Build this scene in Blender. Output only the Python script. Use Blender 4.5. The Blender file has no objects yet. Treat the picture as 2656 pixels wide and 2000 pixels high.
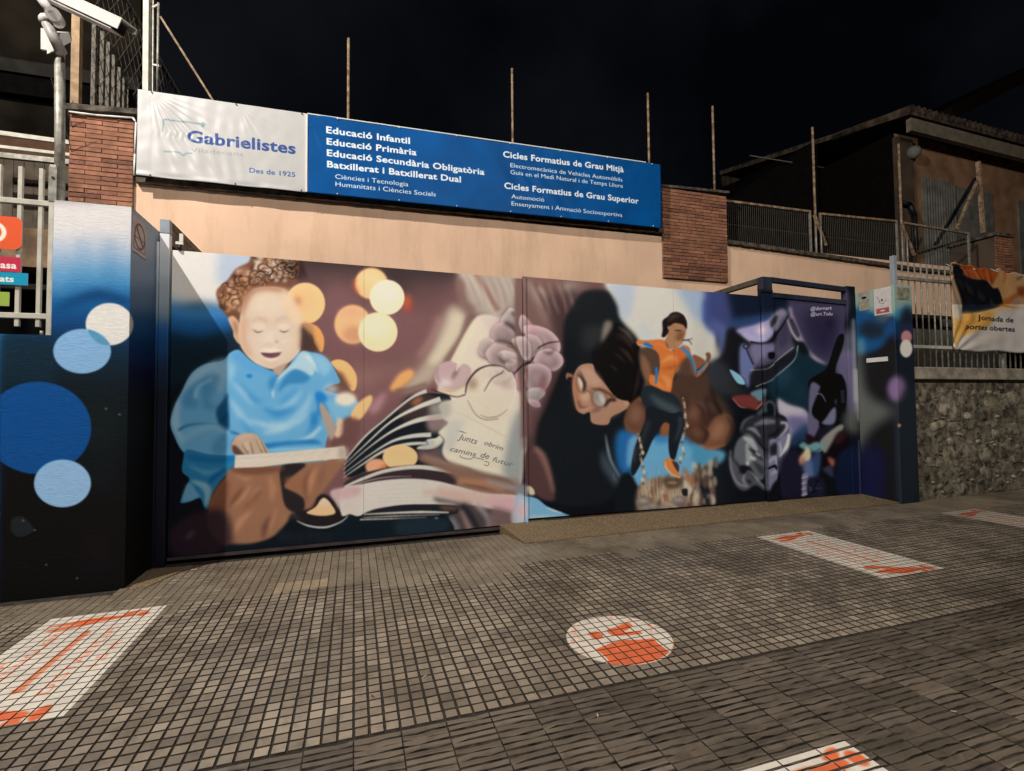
import bpy, math, random
import numpy as np
from mathutils import Vector, Matrix, noise
random.seed(7); rng = np.random.default_rng(7)
S = bpy.context.scene; COL = S.collection
R = math.radians

# ------------------------------------------------------------------ camera
PF = 1304.25                       # focal length in pixels of the 2656 px wide photograph
YAW, PIT, ROL, EYE = R(17.431), R(2.1008), R(-0.549), 1.45
_f = np.array([math.sin(YAW)*math.cos(PIT), math.cos(YAW)*math.cos(PIT), math.sin(PIT)])
_r0 = np.array([math.cos(YAW), -math.sin(YAW), 0.0]); _u0 = np.cross(_r0, _f)
_r = _r0*math.cos(ROL)+_u0*math.sin(ROL); _u = -_r0*math.sin(ROL)+_u0*math.cos(ROL)
EYEP = np.array([0.0, 0.0, EYE])
cam = bpy.data.objects.new('camera', bpy.data.cameras.new('camera')); COL.objects.link(cam)
cam.data.sensor_width = 36.0; cam.data.lens = 36.0*PF/2656.0
cam.data.clip_start = 0.05; cam.data.clip_end = 500
cam.matrix_world = Matrix(((_r[0], _u[0], -_f[0], 0), (_r[1], _u[1], -_f[1], 0), (_r[2], _u[2], -_f[2], EYE), (0, 0, 0, 1)))
S.camera = cam

def at(px, py, X=None, Y=None, Z=None):
    """point of the photograph on the plane X, Y or Z = value"""
    d = _f+_r*(px-1328)/PF-_u*(py-1000)/PF
    t = X/d[0] if X is not None else Y/d[1] if Y is not None else (Z-EYE)/d[2]
    return EYEP+d*t
SLOPE, GX = 0.0095, -1.2           # the pavement rises gently to the right
def gz(x): return SLOPE*(x-GX)
def atg(px, py):
    d = _f+_r*(px-1328)/PF-_u*(py-1000)/PF
    t = (-SLOPE*GX-EYE)/(d[2]-SLOPE*d[0])
    return EYEP+d*t
def to_px(X, Y, Z):
    d0, d1, d2 = X, Y, Z-EYE
    z = d0*_f[0]+d1*_f[1]+d2*_f[2]
    return 1328+PF*(d0*_r[0]+d1*_r[1]+d2*_r[2])/z, 1000-PF*(d0*_u[0]+d1*_u[1]+d2*_u[2])/z

# ------------------------------------------------------------------ night sky
w = bpy.data.worlds.new("World"); S.world = w; w.use_nodes = True
nt = w.node_tree; nt.nodes.clear()
out = nt.nodes.new('ShaderNodeOutputWorld'); bg = nt.nodes.new('ShaderNodeBackground')
tc = nt.nodes.new('ShaderNodeTexCoord'); nz = nt.nodes.new('ShaderNodeTexNoise')
nz.inputs['Scale'].default_value = 2.2; nz.inputs['Detail'].default_value = 5
cr = nt.nodes.new('ShaderNodeValToRGB')
cr.color_ramp.elements[0].position = 0.42; cr.color_ramp.elements[0].color = (0.0011, 0.0013, 0.0021, 1)
cr.color_ramp.elements[1].position = 0.75; cr.color_ramp.elements[1].color = (0.0062, 0.0068, 0.0085, 1)
nt.links.new(tc.outputs['Generated'], nz.inputs['Vector']); nt.links.new(nz.outputs['Fac'], cr.inputs['Fac'])
nt.links.new(cr.outputs['Color'], bg.inputs['Color']); bg.inputs['Strength'].default_value = 1.0
nt.links.new(bg.outputs[0], out.inputs[0])

# ------------------------------------------------------------------ street lamps (the only light), their posts are built below
LAMPS = [((-5.3, 1.5, 9.2), 4100.0, (1.0, 0.93, 0.84), 0.07),
         ((3.2, -4.6, 8.2), 2500.0, (1.0, 0.92, 0.82), 0.22)]
for k, (p, e, c, rad) in enumerate(LAMPS):
    l = bpy.data.lights.new('street_light', 'POINT'); l.energy = e; l.color = c; l.shadow_soft_size = rad
    o = bpy.data.objects.new('street_light', l); o.location = p; COL.objects.link(o)
vs = S.view_settings
vs.view_transform = 'Standard'; vs.look = 'None'; vs.exposure = 0.0; vs.gamma = 1.0; vs.use_curve_mapping = False
S.render.film_transparent = False
S.cycles.max_bounces = 6; S.cycles.diffuse_bounces = 3; S.cycles.glossy_bounces = 3
S.cycles.sample_clamp_indirect = 4.0

# ------------------------------------------------------------------ raster painter (fills outlines with paint, soft or sharp)
def catmull(pts, closed=True, n=6):
    P = np.asarray(pts, float); N = len(P); out = []
    idx = range(N) if closed else range(N-1)
    for i in idx:
        if closed: a, b, c, d = P[(i-1) % N], P[i], P[(i+1) % N], P[(i+2) % N]
        else: a, b, c, d = P[max(i-1, 0)], P[i], P[i+1], P[min(i+2, N-1)]
        t = np.linspace(0, 1, n, endpoint=False)[:, None]
        out.append(0.5*((2*b)+(-a+c)*t+(2*a-5*b+4*c-d)*t**2+(-a+3*b-3*c+d)*t**3))
    if not closed: out.append(P[-1:])
    return np.concatenate(out)
def box1(a, r, ax):
    if r < 1: return a
    k = 2*r+1; pad = [(0, 0), (0, 0)]; pad[ax] = (r+1, r)
    c = np.cumsum(np.pad(a, pad), axis=ax, dtype=np.float64)
    n = a.shape[ax]
    return ((c[k:k+n]-c[:n])/k if ax == 0 else (c[:, k:k+n]-c[:, :n])/k).astype(np.float32)
def blur(a, s):
    if s < 0.4: return a
    r = max(1, int(round(s*0.95)))
    for _ in range(3): a = box1(box1(a, r, 0), r, 1)
    return a
def mask(polys, x0, y0, W, H, ss=2):
    acc = np.zeros((H*ss, W*ss+1), np.uint8)
    for P in polys:
        P = (np.asarray(P, float)-(x0, y0))*ss; Q = np.roll(P, -1, 0)
        for (ax, ay), (bx, by) in zip(P, Q):
            if ay == by: continue
            if ay > by: ax, ay, bx, by = bx, by, ax, ay
            r0 = max(0, math.ceil(ay-.5)); r1 = min(H*ss, math.ceil(by-.5))
            if r1 <= r0: continue
            rr = np.arange(r0, r1)
            xx = ax+(rr+.5-ay)*(bx-ax)/(by-ay)
            xi = np.clip(np.ceil(xx-.5), 0, W*ss).astype(int)
            acc[rr, xi] ^= 1
    m = np.bitwise_xor.accumulate(acc, axis=1)[:, :W*ss].astype(np.float32)
    return m.reshape(H, ss, W, ss).mean((1, 3))
def rgb(c):
    return np.array(c, np.float32)/255.0
class Canvas:
    def __init__(s, W, H, col=(0, 0, 0), x0=0, y0=0):
        s.W, s.H, s.x0, s.y0 = W, H, x0, y0
        s.a = np.empty((H, W, 3), np.float32); s.a[:] = rgb(col); s.T = (0, 0, 1.0); s.sk = 1.0
    def tile(s, x, y, k): s.T = (x, y, k)
    def pt(s, P): return np.asarray(P, float)/s.T[2]+(s.T[0]-s.x0, s.T[1]-s.y0)
    def fill(s, polys, col, soft=0.0, al=1.0, ss=2):
        A = np.concatenate(polys); m = int(soft*3+3)
        x0 = max(0, int(A[:, 0].min())-m); y0 = max(0, int(A[:, 1].min())-m)
        x1 = min(s.W, int(A[:, 0].max())+m+1); y1 = min(s.H, int(A[:, 1].max())+m+1)
        if x1 <= x0 or y1 <= y0: return
        M = blur(mask(polys, x0, y0, x1-x0, y1-y0, ss), soft)[..., None]*al
        v = s.a[y0:y1, x0:x1]; v += (rgb(col)-v)*M
    def P(s, pts, col, soft=0, al=1, cur=True):          # closed outline
        p = s.pt(pts); s.fill([catmull(p) if cur else p], col, (soft*s.sk if soft >= 5 else soft)/s.T[2], al)
    def L(s, pts, w, col, soft=0, al=1, cur=True):       # brush stroke, w = width or (start, end) or list
        p = s.pt(pts)
        n0 = len(p); p = catmull(p, False, 6) if cur and n0 > 2 else p
        wv = np.interp(np.linspace(0, 1, len(p)), np.linspace(0, 1, len(w)) if hasattr(w, '__len__') else [0, 1], w if hasattr(w, '__len__') else [w, w])/s.T[2]/2
        t = np.gradient(p, axis=0); t /= np.linalg.norm(t, axis=1)[:, None]+1e-9
        n = np.stack([-t[:, 1], t[:, 0]], 1)*wv[:, None]
        s.fill([np.concatenate([p+n, (p-n)[::-1]])], col, soft/s.T[2], al)
    def E(s, cx, cy, rx, ry, col, soft=0, al=1, rot=0):
        t = np.linspace(0, 2*np.pi, 40, endpoint=False); x, y = rx*np.cos(t), ry*np.sin(t); c, q = math.cos(rot), math.sin(rot)
        s.fill([s.pt(np.stack([cx+x*c-y*q, cy+x*q+y*c], 1))], col, soft/s.T[2], al)
    def blobs(s, poly, n, r, cols, soft=1, al=.8, asp=1.6, seed=1, rot=None):
        g = np.random.default_rng(seed); p = np.asarray(poly, float); lo, hi = p.min(0), p.max(0); k = 0
        q = np.roll(p, -1, 0)
        while k < n:
            x, y = g.uniform(lo, hi)
            ins = ((p[:, 1] > y) != (q[:, 1] > y)) & (x < (q[:, 0]-p[:, 0])*(y-p[:, 1])/(q[:, 1]-p[:, 1]+1e-9)+p[:, 0])
            if ins.sum() % 2 == 0: continue
            k += 1; rr = g.uniform(*r)
            s.E(x, y, rr*asp, rr, cols[g.integers(len(cols))], soft, al, g.uniform(0, 3.14) if rot is None else rot+g.uniform(-.25, .25))
_glyph = {}

def outline(text, bold=0.0, shear=0.0):
    """outline polygons of a line of lettering, in units of the font size"""
    k = (text, bold, shear)
    if k in _glyph: return _glyph[k]
    c = bpy.data.curves.new('lettering', 'FONT'); c.body = text; c.size = 1; c.offset = bold; c.shear = shear
    c.resolution_u = 3; c.fill_mode = 'FRONT' if hasattr(c, 'fill_mode') else c.fill_mode
    if bold: c.space_character = 1.0+bold*1.6
    o = bpy.data.objects.new('lettering', c); COL.objects.link(o)
    bpy.context.view_layer.update()
    me = o.evaluated_get(bpy.context.evaluated_depsgraph_get()).to_mesh()
    cnt = {}
    for p in me.polygons:
        vv = list(p.vertices)
        for a, b in zip(vv, vv[1:]+vv[:1]):
            e = (min(a, b), max(a, b)); cnt[e] = cnt.get(e, 0)+1
    V = np.array([v.co[:2] for v in me.vertices]) if len(me.vertices) else np.zeros((0, 2))
    segs = [(V[a], V[b]) for (a, b), n in cnt.items() if n == 1]
    COL.objects.unlink(o); bpy.data.objects.remove(o); bpy.data.curves.remove(c)
    _glyph[k] = np.array(segs) if segs else np.zeros((0, 2, 2))
    return _glyph[k]
def mask_segs(sg, x0, y0, W, H, ss=3):
    acc = np.zeros((H*ss, W*ss+1), np.uint8)
    for (ax, ay), (bx, by) in (sg-(x0, y0))*ss:
        if ay == by: continue
        if ay > by: ax, ay, bx, by = bx, by, ax, ay
        r0 = max(0, math.ceil(ay-.5)); r1 = min(H*ss, math.ceil(by-.5))
        if r1 <= r0: continue
        rr = np.arange(r0, r1); xx = ax+(rr+.5-ay)*(bx-ax)/(by-ay)
        acc[rr, np.clip(np.ceil(xx-.5), 0, W*ss).astype(int)] ^= 1
    m = np.bitwise_xor.accumulate(acc, axis=1)[:, :W*ss].astype(np.float32)
    return m.reshape(H, ss, W, ss).mean((1, 3))
def letter(cv, text, p0, p1, cap, col, bold=0.0, shear=0.0, al=1.0, up=None, soft=0):
    """letter from p0 to p1 (canvas pixels) along the baseline, cap height cap"""
    sg = outline(text, bold, shear)
    if not len(sg): return
    lo = sg[:, :, 0].min(); wd = sg[:, :, 0].max()-lo
    p0 = np.array(p0, float); p1 = np.array(p1, float); d = (p1-p0)/wd
    if up is None:
        up = np.array([d[1], -d[0]]); up /= np.linalg.norm(up)
    up = np.array(up, float)*cap/0.70
    q = p0+(sg[:, :, :1]-lo)*d+sg[:, :, 1:]*up
    x0 = max(0, int(q[..., 0].min())-3); y0 = max(0, int(q[..., 1].min())-3)
    x1 = min(cv.W, int(q[..., 0].max())+4); y1 = min(cv.H, int(q[..., 1].max())+4)
    if x1 <= x0 or y1 <= y0: return
    M = blur(mask_segs(q, x0, y0, x1-x0, y1-y0), soft)[..., None]*al
    v = cv.a[y0:y1, x0:x1]; v += (rgb(col)-v)*M
def image(name, a):
    """numpy sRGB picture (row 0 on top) -> Blender image"""
    H, W = a.shape[:2]
    im = bpy.data.images.new(name, W, H, alpha=False)
    px = np.ones((H, W, 4), np.float32); px[..., :3] = np.clip(a[::-1], 0, 1)
    im.pixels.foreach_set(px.ravel()); im.update(); im.pack()
    return im
def bake(src, name, fn, u0, u1, v0, v1, ppm, gain=1.0):
    """resample the painting onto a face: fn(u, v) -> world point"""
    W, H = int((u1-u0)*ppm), int((v1-v0)*ppm)
    u = u0+(np.arange(W)+.5)/W*(u1-u0); v = v1-(np.arange(H)+.5)/H*(v1-v0)
    U, V = np.meshgrid(u, v); x, y = to_px(*fn(U, V))
    x = np.clip(x-src.x0-.5, 0, src.W-1.01); y = np.clip(y-src.y0-.5, 0, src.H-1.01)
    i, j = x.astype(int), y.astype(int); fx, fy = (x-i)[..., None], (y-j)[..., None]
    a = src.a
    o = (a[j, i]*(1-fx)+a[j, i+1]*fx)*(1-fy)+(a[j+1, i]*(1-fx)+a[j+1, i+1]*fx)*fy
    o = np.clip(o, 0, 1)**2.2*1.22*gain-.007; o = np.clip(o, .0012, .93)**(1/2.2)
    return image(name, o)
# ------------------------------------------------------------------ the mural, painted stroke by stroke
M = Canvas(2656, 1070, (20, 27, 34), 0, 500)
def g_(y0, y1): pass
# ---- background fields (photograph pixels)
M.tile(0, 0, 1)
M.P([(400, 600), (720, 600), (690, 700), (640, 780), (580, 800), (520, 790), (400, 790)], (216, 215, 213), 14)
M.P([(590, 600), (700, 600), (640, 720), (600, 740), (560, 720)], (168, 186, 214), 12, .8)
M.P([(400, 775), (470, 790), (560, 795), (650, 800), (640, 850), (560, 870), (400, 880)], (70, 140, 200), 14)
M.P([(400, 820), (500, 825), (640, 825), (640, 885), (400, 900)], (30, 86, 150), 14, .9)
M.P([(400, 868), (520, 872), (640, 850), (700, 900), (660, 1010), (560, 960), (440, 1010), (400, 1040)], (24, 40, 54), 12, .9)
M.P([(700, 560), (1340, 600), (1320, 900), (1200, 1040), (1060, 1100), (900, 1300), (720, 1290), (720, 800)], (120, 88, 90), 16)
M.P([(760, 600), (1180, 630), (1160, 760), (1000, 790), (900, 740), (790, 760)], (88, 68, 70), 18, .9)
M.P([(980, 620), (1160, 640), (1150, 750), (1060, 790), (1000, 750)], (58, 48, 50), 16, .9)
M.P([(740, 600), (1300, 640), (1290, 715), (1100, 722), (960, 705), (760, 690)], (56, 45, 48), 14, .75)
M.P([(1060, 740), (1180, 740), (1190, 800), (1110, 830), (1040, 800)], (112, 80, 84), 22, .8)
M.P([(860, 730), (920, 800), (1060, 810), (1120, 840), (1080, 900), (960, 930), (860, 900)], (124, 90, 94), 18)
M.P([(900, 960), (1040, 950), (1100, 900), (1140, 820), (1180, 800), (1170, 900), (1060, 1000), (960, 1040)], (142, 108, 106), 18)
M.P([(700, 880), (800, 880), (820, 960), (860, 1080), (900, 1120), (860, 1200), (740, 1180)], (62, 50, 52), 20, .8)
M.P([(800, 1120), (880, 1080), (960, 1000), (1040, 960), (1000, 1060), (920, 1150), (860, 1220), (800, 1240)], (128, 94, 98), 16)
# upper right of the left leaf: rays of light
M.tile(900, 660, 3.966)
M.P([(1200, 30), (1860, 60), (1860, 600), (1790, 640), (1700, 560), (1560, 640), (1400, 640), (1250, 560), (1180, 420)], (176, 164, 156), 34)
M.L([(1160, 60), (1260, 230), (1420, 420), (1560, 620)], 120, (200, 190, 180), 26, .8)
M.L([(1520, 60), (1600, 230), (1700, 400), (1790, 520)], 100, (186, 180, 174), 26, .9)
M.L([(1270, 100), (1350, 240), (1440, 380), (1560, 580)], (30, 60), (146, 104, 92), 14, .8)
M.L([(1160, 260), (1200, 480), (1300, 590)], 80, (132, 100, 96), 26, .9)
M.L([(1700, 250), (1780, 400)], 50, (160, 140, 128), 16, .7)
for k in range(16): M.L([(1180+k*40, 190+k*4), (1260+k*38, 330+(k*23) % 60), (1340+k*34, 500+(k*37) % 80)], (6, 22, 6), [(212, 200, 190), (140, 110, 102), (196, 182, 172), (158, 128, 116)][k % 4], 12, .5)
# bokeh discs
M.E(1960-900*0, 0, 1, 1, (0, 0, 0), 0, 0)
M.E(250, 300, 170, 160, (252, 200, 145), 10); M.E(250, 250, 110, 90, (252, 212, 165), 30, .7)
M.L([(80, 250), (70, 330), (120, 400)], 40, (190, 90, 60), 16, .6)
M.E(620, 500, 40, 90, (214, 96, 54), 24, .9); M.E(650, 560, 50, 60, (140, 70, 70), 24, .5)
M.E(60, 720, 190, 200, (244, 190, 142), 8); M.E(70, 820, 120, 90, (200, 148, 118), 30, .8); M.E(40, 600, 120, 50, (238, 170, 140), 24, .7)
M.E(412, 442, 180, 180, (248, 232, 202), 5); M.E(400, 400, 120, 110, (250, 238, 218), 30, .8)
M.E(318, 798, 202, 202, (250, 226, 184), 5); M.E(300, 740, 140, 120, (248, 230, 206), 30, .8)
# diffuse streaks towards the flower
M.P([(1080, 520), (1220, 600), (1230, 720), (1120, 960), (960, 1180), (860, 1320), (700, 1380), (560, 1390), (760, 1160), (880, 960), (980, 700)], (186, 172, 158), 34)
M.P([(1090, 600), (1200, 640), (1180, 800), (1080, 960), (930, 1120), (840, 1100), (960, 900), (1040, 720)], (220, 208, 188), 26, .9)
M.L([(960, 640), (880, 840), (740, 1060)], 60, (176, 140, 140), 26, .6)
M.P([(1230, 640), (1290, 680), (1060, 1090), (1000, 1080), (1150, 850)], (130, 104, 98), 18, .9)
M.P([(660, 1180), (680, 1260), (520, 1390), (440, 1380), (540, 1230)], (238, 176, 112), 18)
M.L([(500, 1400), (620, 1390), (820, 1330)], 30, (120, 90, 84), 14, .7)
M.P([(400, 1420), (360, 1560), (280, 1640), (220, 1600), (300, 1480)], (196, 150, 164), 26, .7)
# page behind flower
M.P([(1400, 620), (1560, 660), (1700, 800), (1700, 1250), (1790, 1300), (1790, 1700), (1100, 1700), (960, 1560), (940, 1330), (1060, 1100), (1280, 700)], (228, 218, 200), 7)
M.P([(1100, 1080), (1300, 720), (1330, 760), (1220, 1000), (1200, 1130)], (240, 226, 200), 14, .8)
M.P([(1370, 1180), (1700, 1160), (1700, 1400), (1500, 1300), (1300, 1240)], (206, 190, 186), 24, .8)
M.P([(1400, 640), (1620, 640), (1600, 760), (1500, 820), (1420, 740)], (216, 206, 200), 16, .8)
# ---- the child
M.tile(430, 640, 3.966)
BR = [(92, 60, 48), (140, 96, 72), (176, 132, 100), (66, 46, 42), (196, 168, 146), (120, 84, 66), (150, 110, 84)]
M.P([(930, 60), (1340, 80), (1370, 260), (1330, 340), (1260, 430), (1240, 520), (900, 430), (800, 700), (720, 780), (600, 680), (530, 540), (530, 440), (640, 340), (720, 230), (850, 160)], (112, 76, 60), 9)
M.blobs([(940, 90), (1340, 110), (1350, 280), (1300, 360), (1180, 400), (900, 380), (820, 480), (760, 690), (600, 660), (545, 500), (640, 350), (730, 240), (860, 170)], 110, (16, 44), BR, 9, .75, 1.5, 3)
M.blobs([(940, 100), (1330, 120), (1340, 270), (1150, 340), (960, 300), (850, 220)], 30, (12, 26), [(206, 190, 176), (214, 200, 190), (190, 160, 130)], 8, .7, 1.9, 5)
M.blobs([(560, 480), (720, 350), (900, 260), (1100, 300), (900, 400), (720, 640), (620, 640)], 26, (10, 22), [(196, 150, 110), (180, 128, 90), (220, 190, 160)], 7, .7, 2.2, 8)
gh = np.random.default_rng(4)
for k in range(64):
    t = gh.uniform(0, 1); cxh = 600+720*t+gh.uniform(-60, 60); cyh = 560-400*t**.7+gh.uniform(-110, 110)
    if cyh < 90 or (cxh > 880 and cyh > 400) or cxh > 1350: continue
    r_ = gh.uniform(22, 44); a0 = gh.uniform(0, 6.28); arc = [(cxh+r_*1.3*math.cos(a0+q), cyh+r_*math.sin(a0+q)) for q in np.linspace(0, 3.6, 6)]
    M.L(arc, (4, 18, 4), [(58, 38, 34), (74, 48, 38), (50, 34, 34)][k % 3], 6, .85)
    arc = [(cxh+r_*.8*math.cos(a0+q), cyh+r_*.6*math.sin(a0+q)) for q in np.linspace(.3, 3.2, 5)]
    M.L(arc, (4, 16, 4), [(206, 176, 150), (196, 150, 116), (214, 200, 188)][k % 3] if cyh < 330 else (184, 132, 96), 6, .8)
M.P([(760, 1000), (700, 930), (690, 860), (645, 760), (650, 725), (700, 715), (760, 790), (800, 900)], (206, 168, 140), 4)
M.P([(690, 770), (740, 800), (740, 900), (710, 880)], (150, 108, 86), 12, .6)
# head
M.P([(800, 560), (900, 440), (1050, 410), (1230, 440), (1370, 600), (1400, 760), (1400, 960), (1370, 1090), (1270, 1190), (1130, 1258), (1000, 1240), (880, 1170), (790, 1060), (755, 960), (755, 800)], (216, 196, 178), 6)
M.P([(800, 470), (900, 420), (1100, 400), (1260, 440), (1300, 520), (1100, 460), (920, 480), (830, 620), (790, 720), (770, 640)], (168, 122, 94), 22, .85)
M.P([(760, 800), (800, 700), (850, 780), (830, 950), (900, 1120), (860, 1130), (780, 1030)], (206, 164, 138), 22, .7)
M.E(1090, 600, 200, 110, (224, 208, 190), 40, .8)
M.E(1120, 1000, 240, 160, (222, 206, 192), 40, .7)
M.P([(1330, 640), (1400, 760), (1400, 980), (1370, 1080), (1320, 1000), (1360, 850)], (222, 196, 166), 26, .7)
M.L([(880, 770), (960, 735), (1040, 770)], (14, 34), (196, 168, 152), 14, .7); M.L([(1130, 765), (1210, 735), (1290, 740)], (30, 14), (200, 176, 160), 14, .7)
M.E(960, 820, 70, 28, (226, 212, 198), 12, .9); M.E(1220, 820, 70, 26, (228, 214, 200), 12, .9)
M.L([(905, 862), (945, 880), (1000, 868)], (5, 10, 3), (70, 60, 56), 3); M.L([(1170, 864), (1215, 878), (1262, 864)], (5, 10, 4), (66, 56, 54), 3)
M.L([(880, 850), (920, 856)], 8, (180, 150, 136), 6, .6); M.L([(1255, 858), (1280, 846)], 8, (180, 150, 136), 6, .6)
M.E(1080, 960, 70, 100, (228, 214, 200), 26, .8); M.E(1060, 1010, 60, 26, (214, 190, 176), 14, .7)
M.E(1140, 978, 18, 14, (176, 134, 124), 8, .7); M.L([(1125, 900), (1130, 960)], 16, (206, 184, 170), 12, .6)
M.L([(960, 1085), (1040, 1060), (1080, 1072), (1120, 1060), (1200, 1084)], (10, 34, 30, 34, 10), (238, 226, 212), 9, .9)
M.P([(985, 1095), (1080, 1104), (1180, 1094), (1150, 1130), (1085, 1146), (1020, 1132)], (112, 76, 88), 4)
M.L([(975, 1093), (1080, 1103), (1195, 1085)], (6, 14, 5), (74, 48, 56), 4)
M.L([(1010, 1150), (1085, 1166), (1160, 1146)], (10, 26, 10), (238, 222, 208), 9, .8)
M.E(1228, 968, 6, 6, (250, 250, 246), 2); M.E(1205, 980, 5, 5, (250, 240, 220), 2, .7)
M.P([(1100, 1262), (1230, 1200), (1250, 1210), (1160, 1330)], (186, 162, 146), 8)
# bokeh next to the head
M.E(1434, 584, 204, 214, (252, 200, 146), 5); M.E(1440, 560, 130, 140, (246, 190, 142), 34, .7)
M.E(1350, 560, 40, 50, (150, 110, 84), 28, .8); M.P([(1230, 440), (1330, 560), (1400, 740), (1400, 800), (1300, 760), (1180, 520)], (226, 204, 182), 26, .9)
M.P([(1480, 790), (1570, 830), (1628, 940), (1620, 1060), (1590, 1080), (1530, 1000), (1500, 900), (1400, 830)], (226, 164, 100), 6)
M.P([(1400, 810), (1480, 860), (1530, 980), (1560, 1080), (1400, 1070), (1390, 940)], (76, 58, 54), 20)
M.P([(1400, 780), (1500, 800), (1520, 900), (1470, 880)], (176, 136, 104), 18, .8)
M.P([(1780, 1160), (1880, 1200), (1960, 1320), (1960, 1440), (1920, 1485), (1840, 1400), (1760, 1270), (1700, 1190)], (240, 190, 130), 6)
M.P([(1700, 1300), (1800, 1290), (1860, 1380), (1900, 1470), (1800, 1450), (1700, 1420)], (110, 82, 70), 22)
# shirt
SB = (104, 172, 220)
M.P([(660, 1090), (740, 1060), (790, 1100), (880, 1180), (1010, 1245), (1120, 1300), (1150, 1340), (1260, 1240), (1310, 1160), (1400, 1075), (1520, 1090), (1620, 1120), (1700, 1200), (1770, 1330), (1790, 1400), (1720, 1420), (1650, 1480), (1940, 1560), (1960, 1700), (1700, 1900), (1640, 2100), (1700, 2240), (1680, 2300), (1100, 2340), (760, 2300), (640, 2320), (500, 2240), (200, 2130), (80, 1930), (50, 1800), (90, 1640), (160, 1500), (260, 1310), (400, 1210), (580, 1175)], SB, 4)
M.P([(90, 1650), (170, 1500), (270, 1310), (410, 1215), (520, 1190), (420, 1320), (260, 1440), (170, 1560), (140, 1760), (180, 2040), (90, 1900), (60, 1800)], (160, 200, 226), 16, .8)
M.P([(480, 1190), (660, 1160), (640, 1320), (560, 1500), (420, 1330)], (150, 196, 228), 26, .8)
M.P([(230, 1450), (330, 1380), (470, 1300), (560, 1340), (520, 1480), (440, 1560), (520, 1660), (400, 1660), (360, 1440), (300, 1500), (330, 1640), (200, 1660), (160, 1560)], (54, 124, 182), 26, .5)
M.L([(300, 1560), (340, 1440), (480, 1360)], (40, 20), (150, 200, 230), 12, .8)
M.P([(640, 1520), (640, 1880), (540, 1800), (520, 1680), (590, 1580)], (24, 78, 122), 12, .9)
M.P([(590, 1740), (640, 1700), (660, 1900), (760, 1930), (640, 1890), (540, 1820)], (20, 70, 112), 14, .8)
M.L([(130, 1890), (220, 1840), (400, 1820), (560, 1830)], (24, 8), (30, 100, 160), 9, .9)
M.L([(160, 2000), (300, 1900), (500, 1850), (640, 1930)], 70, (138, 190, 226), 22, .7)
M.P([(470, 2060), (620, 1900), (640, 2060), (560, 2150)], (70, 136, 186), 22, .6)
M.L([(660, 1900), (760, 1940), (700, 1990), (670, 2060)], (10, 24, 12), (30, 104, 180), 7, .9)
# collar and front
M.P([(760, 1070), (880, 1180), (1010, 1250), (1110, 1290), (1140, 1340), (1000, 1300), (860, 1270), (740, 1180), (700, 1110)], (96, 166, 222), 10)
M.P([(1160, 1330), (1310, 1190), (1400, 1080), (1500, 1120), (1540, 1250), (1480, 1330), (1330, 1262), (1210, 1330), (1130, 1440), (1110, 1560), (1090, 1480)], (184, 216, 236), 8, .9)
M.P([(1330, 1262), (1480, 1330), (1430, 1400), (1250, 1420), (1160, 1500), (1200, 1380)], (52, 130, 190), 14, .85)
M.P([(1500, 1110), (1620, 1130), (1700, 1230), (1640, 1330), (1560, 1260)], (150, 200, 234), 20, .8)
M.L([(1440, 1120), (1520, 1200), (1560, 1290)], (30, 10), (214, 230, 238), 10, .8)
M.E(860, 1330, 30, 20, (24, 120, 210), 9, .9)
M.P([(1080, 1340), (1150, 1350), (1110, 1480), (1060, 1440)], (42, 130, 200), 20, .8)
M.P([(1540, 1500), (1640, 1520), (1680, 1700), (1600, 1760), (1560, 1650)], (32, 126, 212), 14, .9)
for a, b, c, w_, al in [((680, 1400), (800, 1500), (900, 1640), 60, .7), ((660, 1560), (760, 1720), (900, 1850), 70, .7), ((1400, 1460), (1300, 1600), (1100, 1680), 60, .6), ((1500, 1500), (1430, 1660), (1260, 1800), 60, .7), ((700, 1200), (680, 1300), (660, 1400), 50, .7)]:
    M.L([a, b, c], (14, w_, 10), (176, 214, 240), 20, al)
for a, b, c, w_, al in [((760, 1400), (900, 1560), (1000, 1600), 50, .6), ((1000, 1660), (1150, 1720), (1350, 1650), 80, .7), ((1480, 1700), (1540, 1800), (1440, 1960), 70, .8), ((760, 1750), (900, 1950), (1000, 2000), 50, .5), ((1380, 1450), (1240, 1560), (1160, 1640), 40, .5)]:
    M.L([a, b, c], (14, w_, 10), (44, 130, 204), 22, al)
M.tile(430, 1040, 3.966)
M.L([(860, 200), (1100, 260), (1350, 210), (1480, 90)], (20, 70, 60, 14), (172, 212, 240), 20, .8)
M.L([(1000, 330), (1150, 300), (1300, 260)], (20, 60, 10), (190, 222, 242), 22, .7)
M.L([(1300, 430), (1470, 380), (1600, 260)], (20, 50, 20), (184, 220, 244), 14, .8)
M.L([(1010, 470), (1200, 440), (1500, 420), (1600, 440)], (60, 40, 50, 10), (32, 118, 190), 12, .9)
M.L([(1050, 505), (1250, 500), (1600, 480)], (12, 24, 10), (150, 204, 240), 8, .8)
M.L([(1570, 90), (1520, 200), (1500, 260)], (50, 60, 10), (40, 126, 206), 18, .7)
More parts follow.
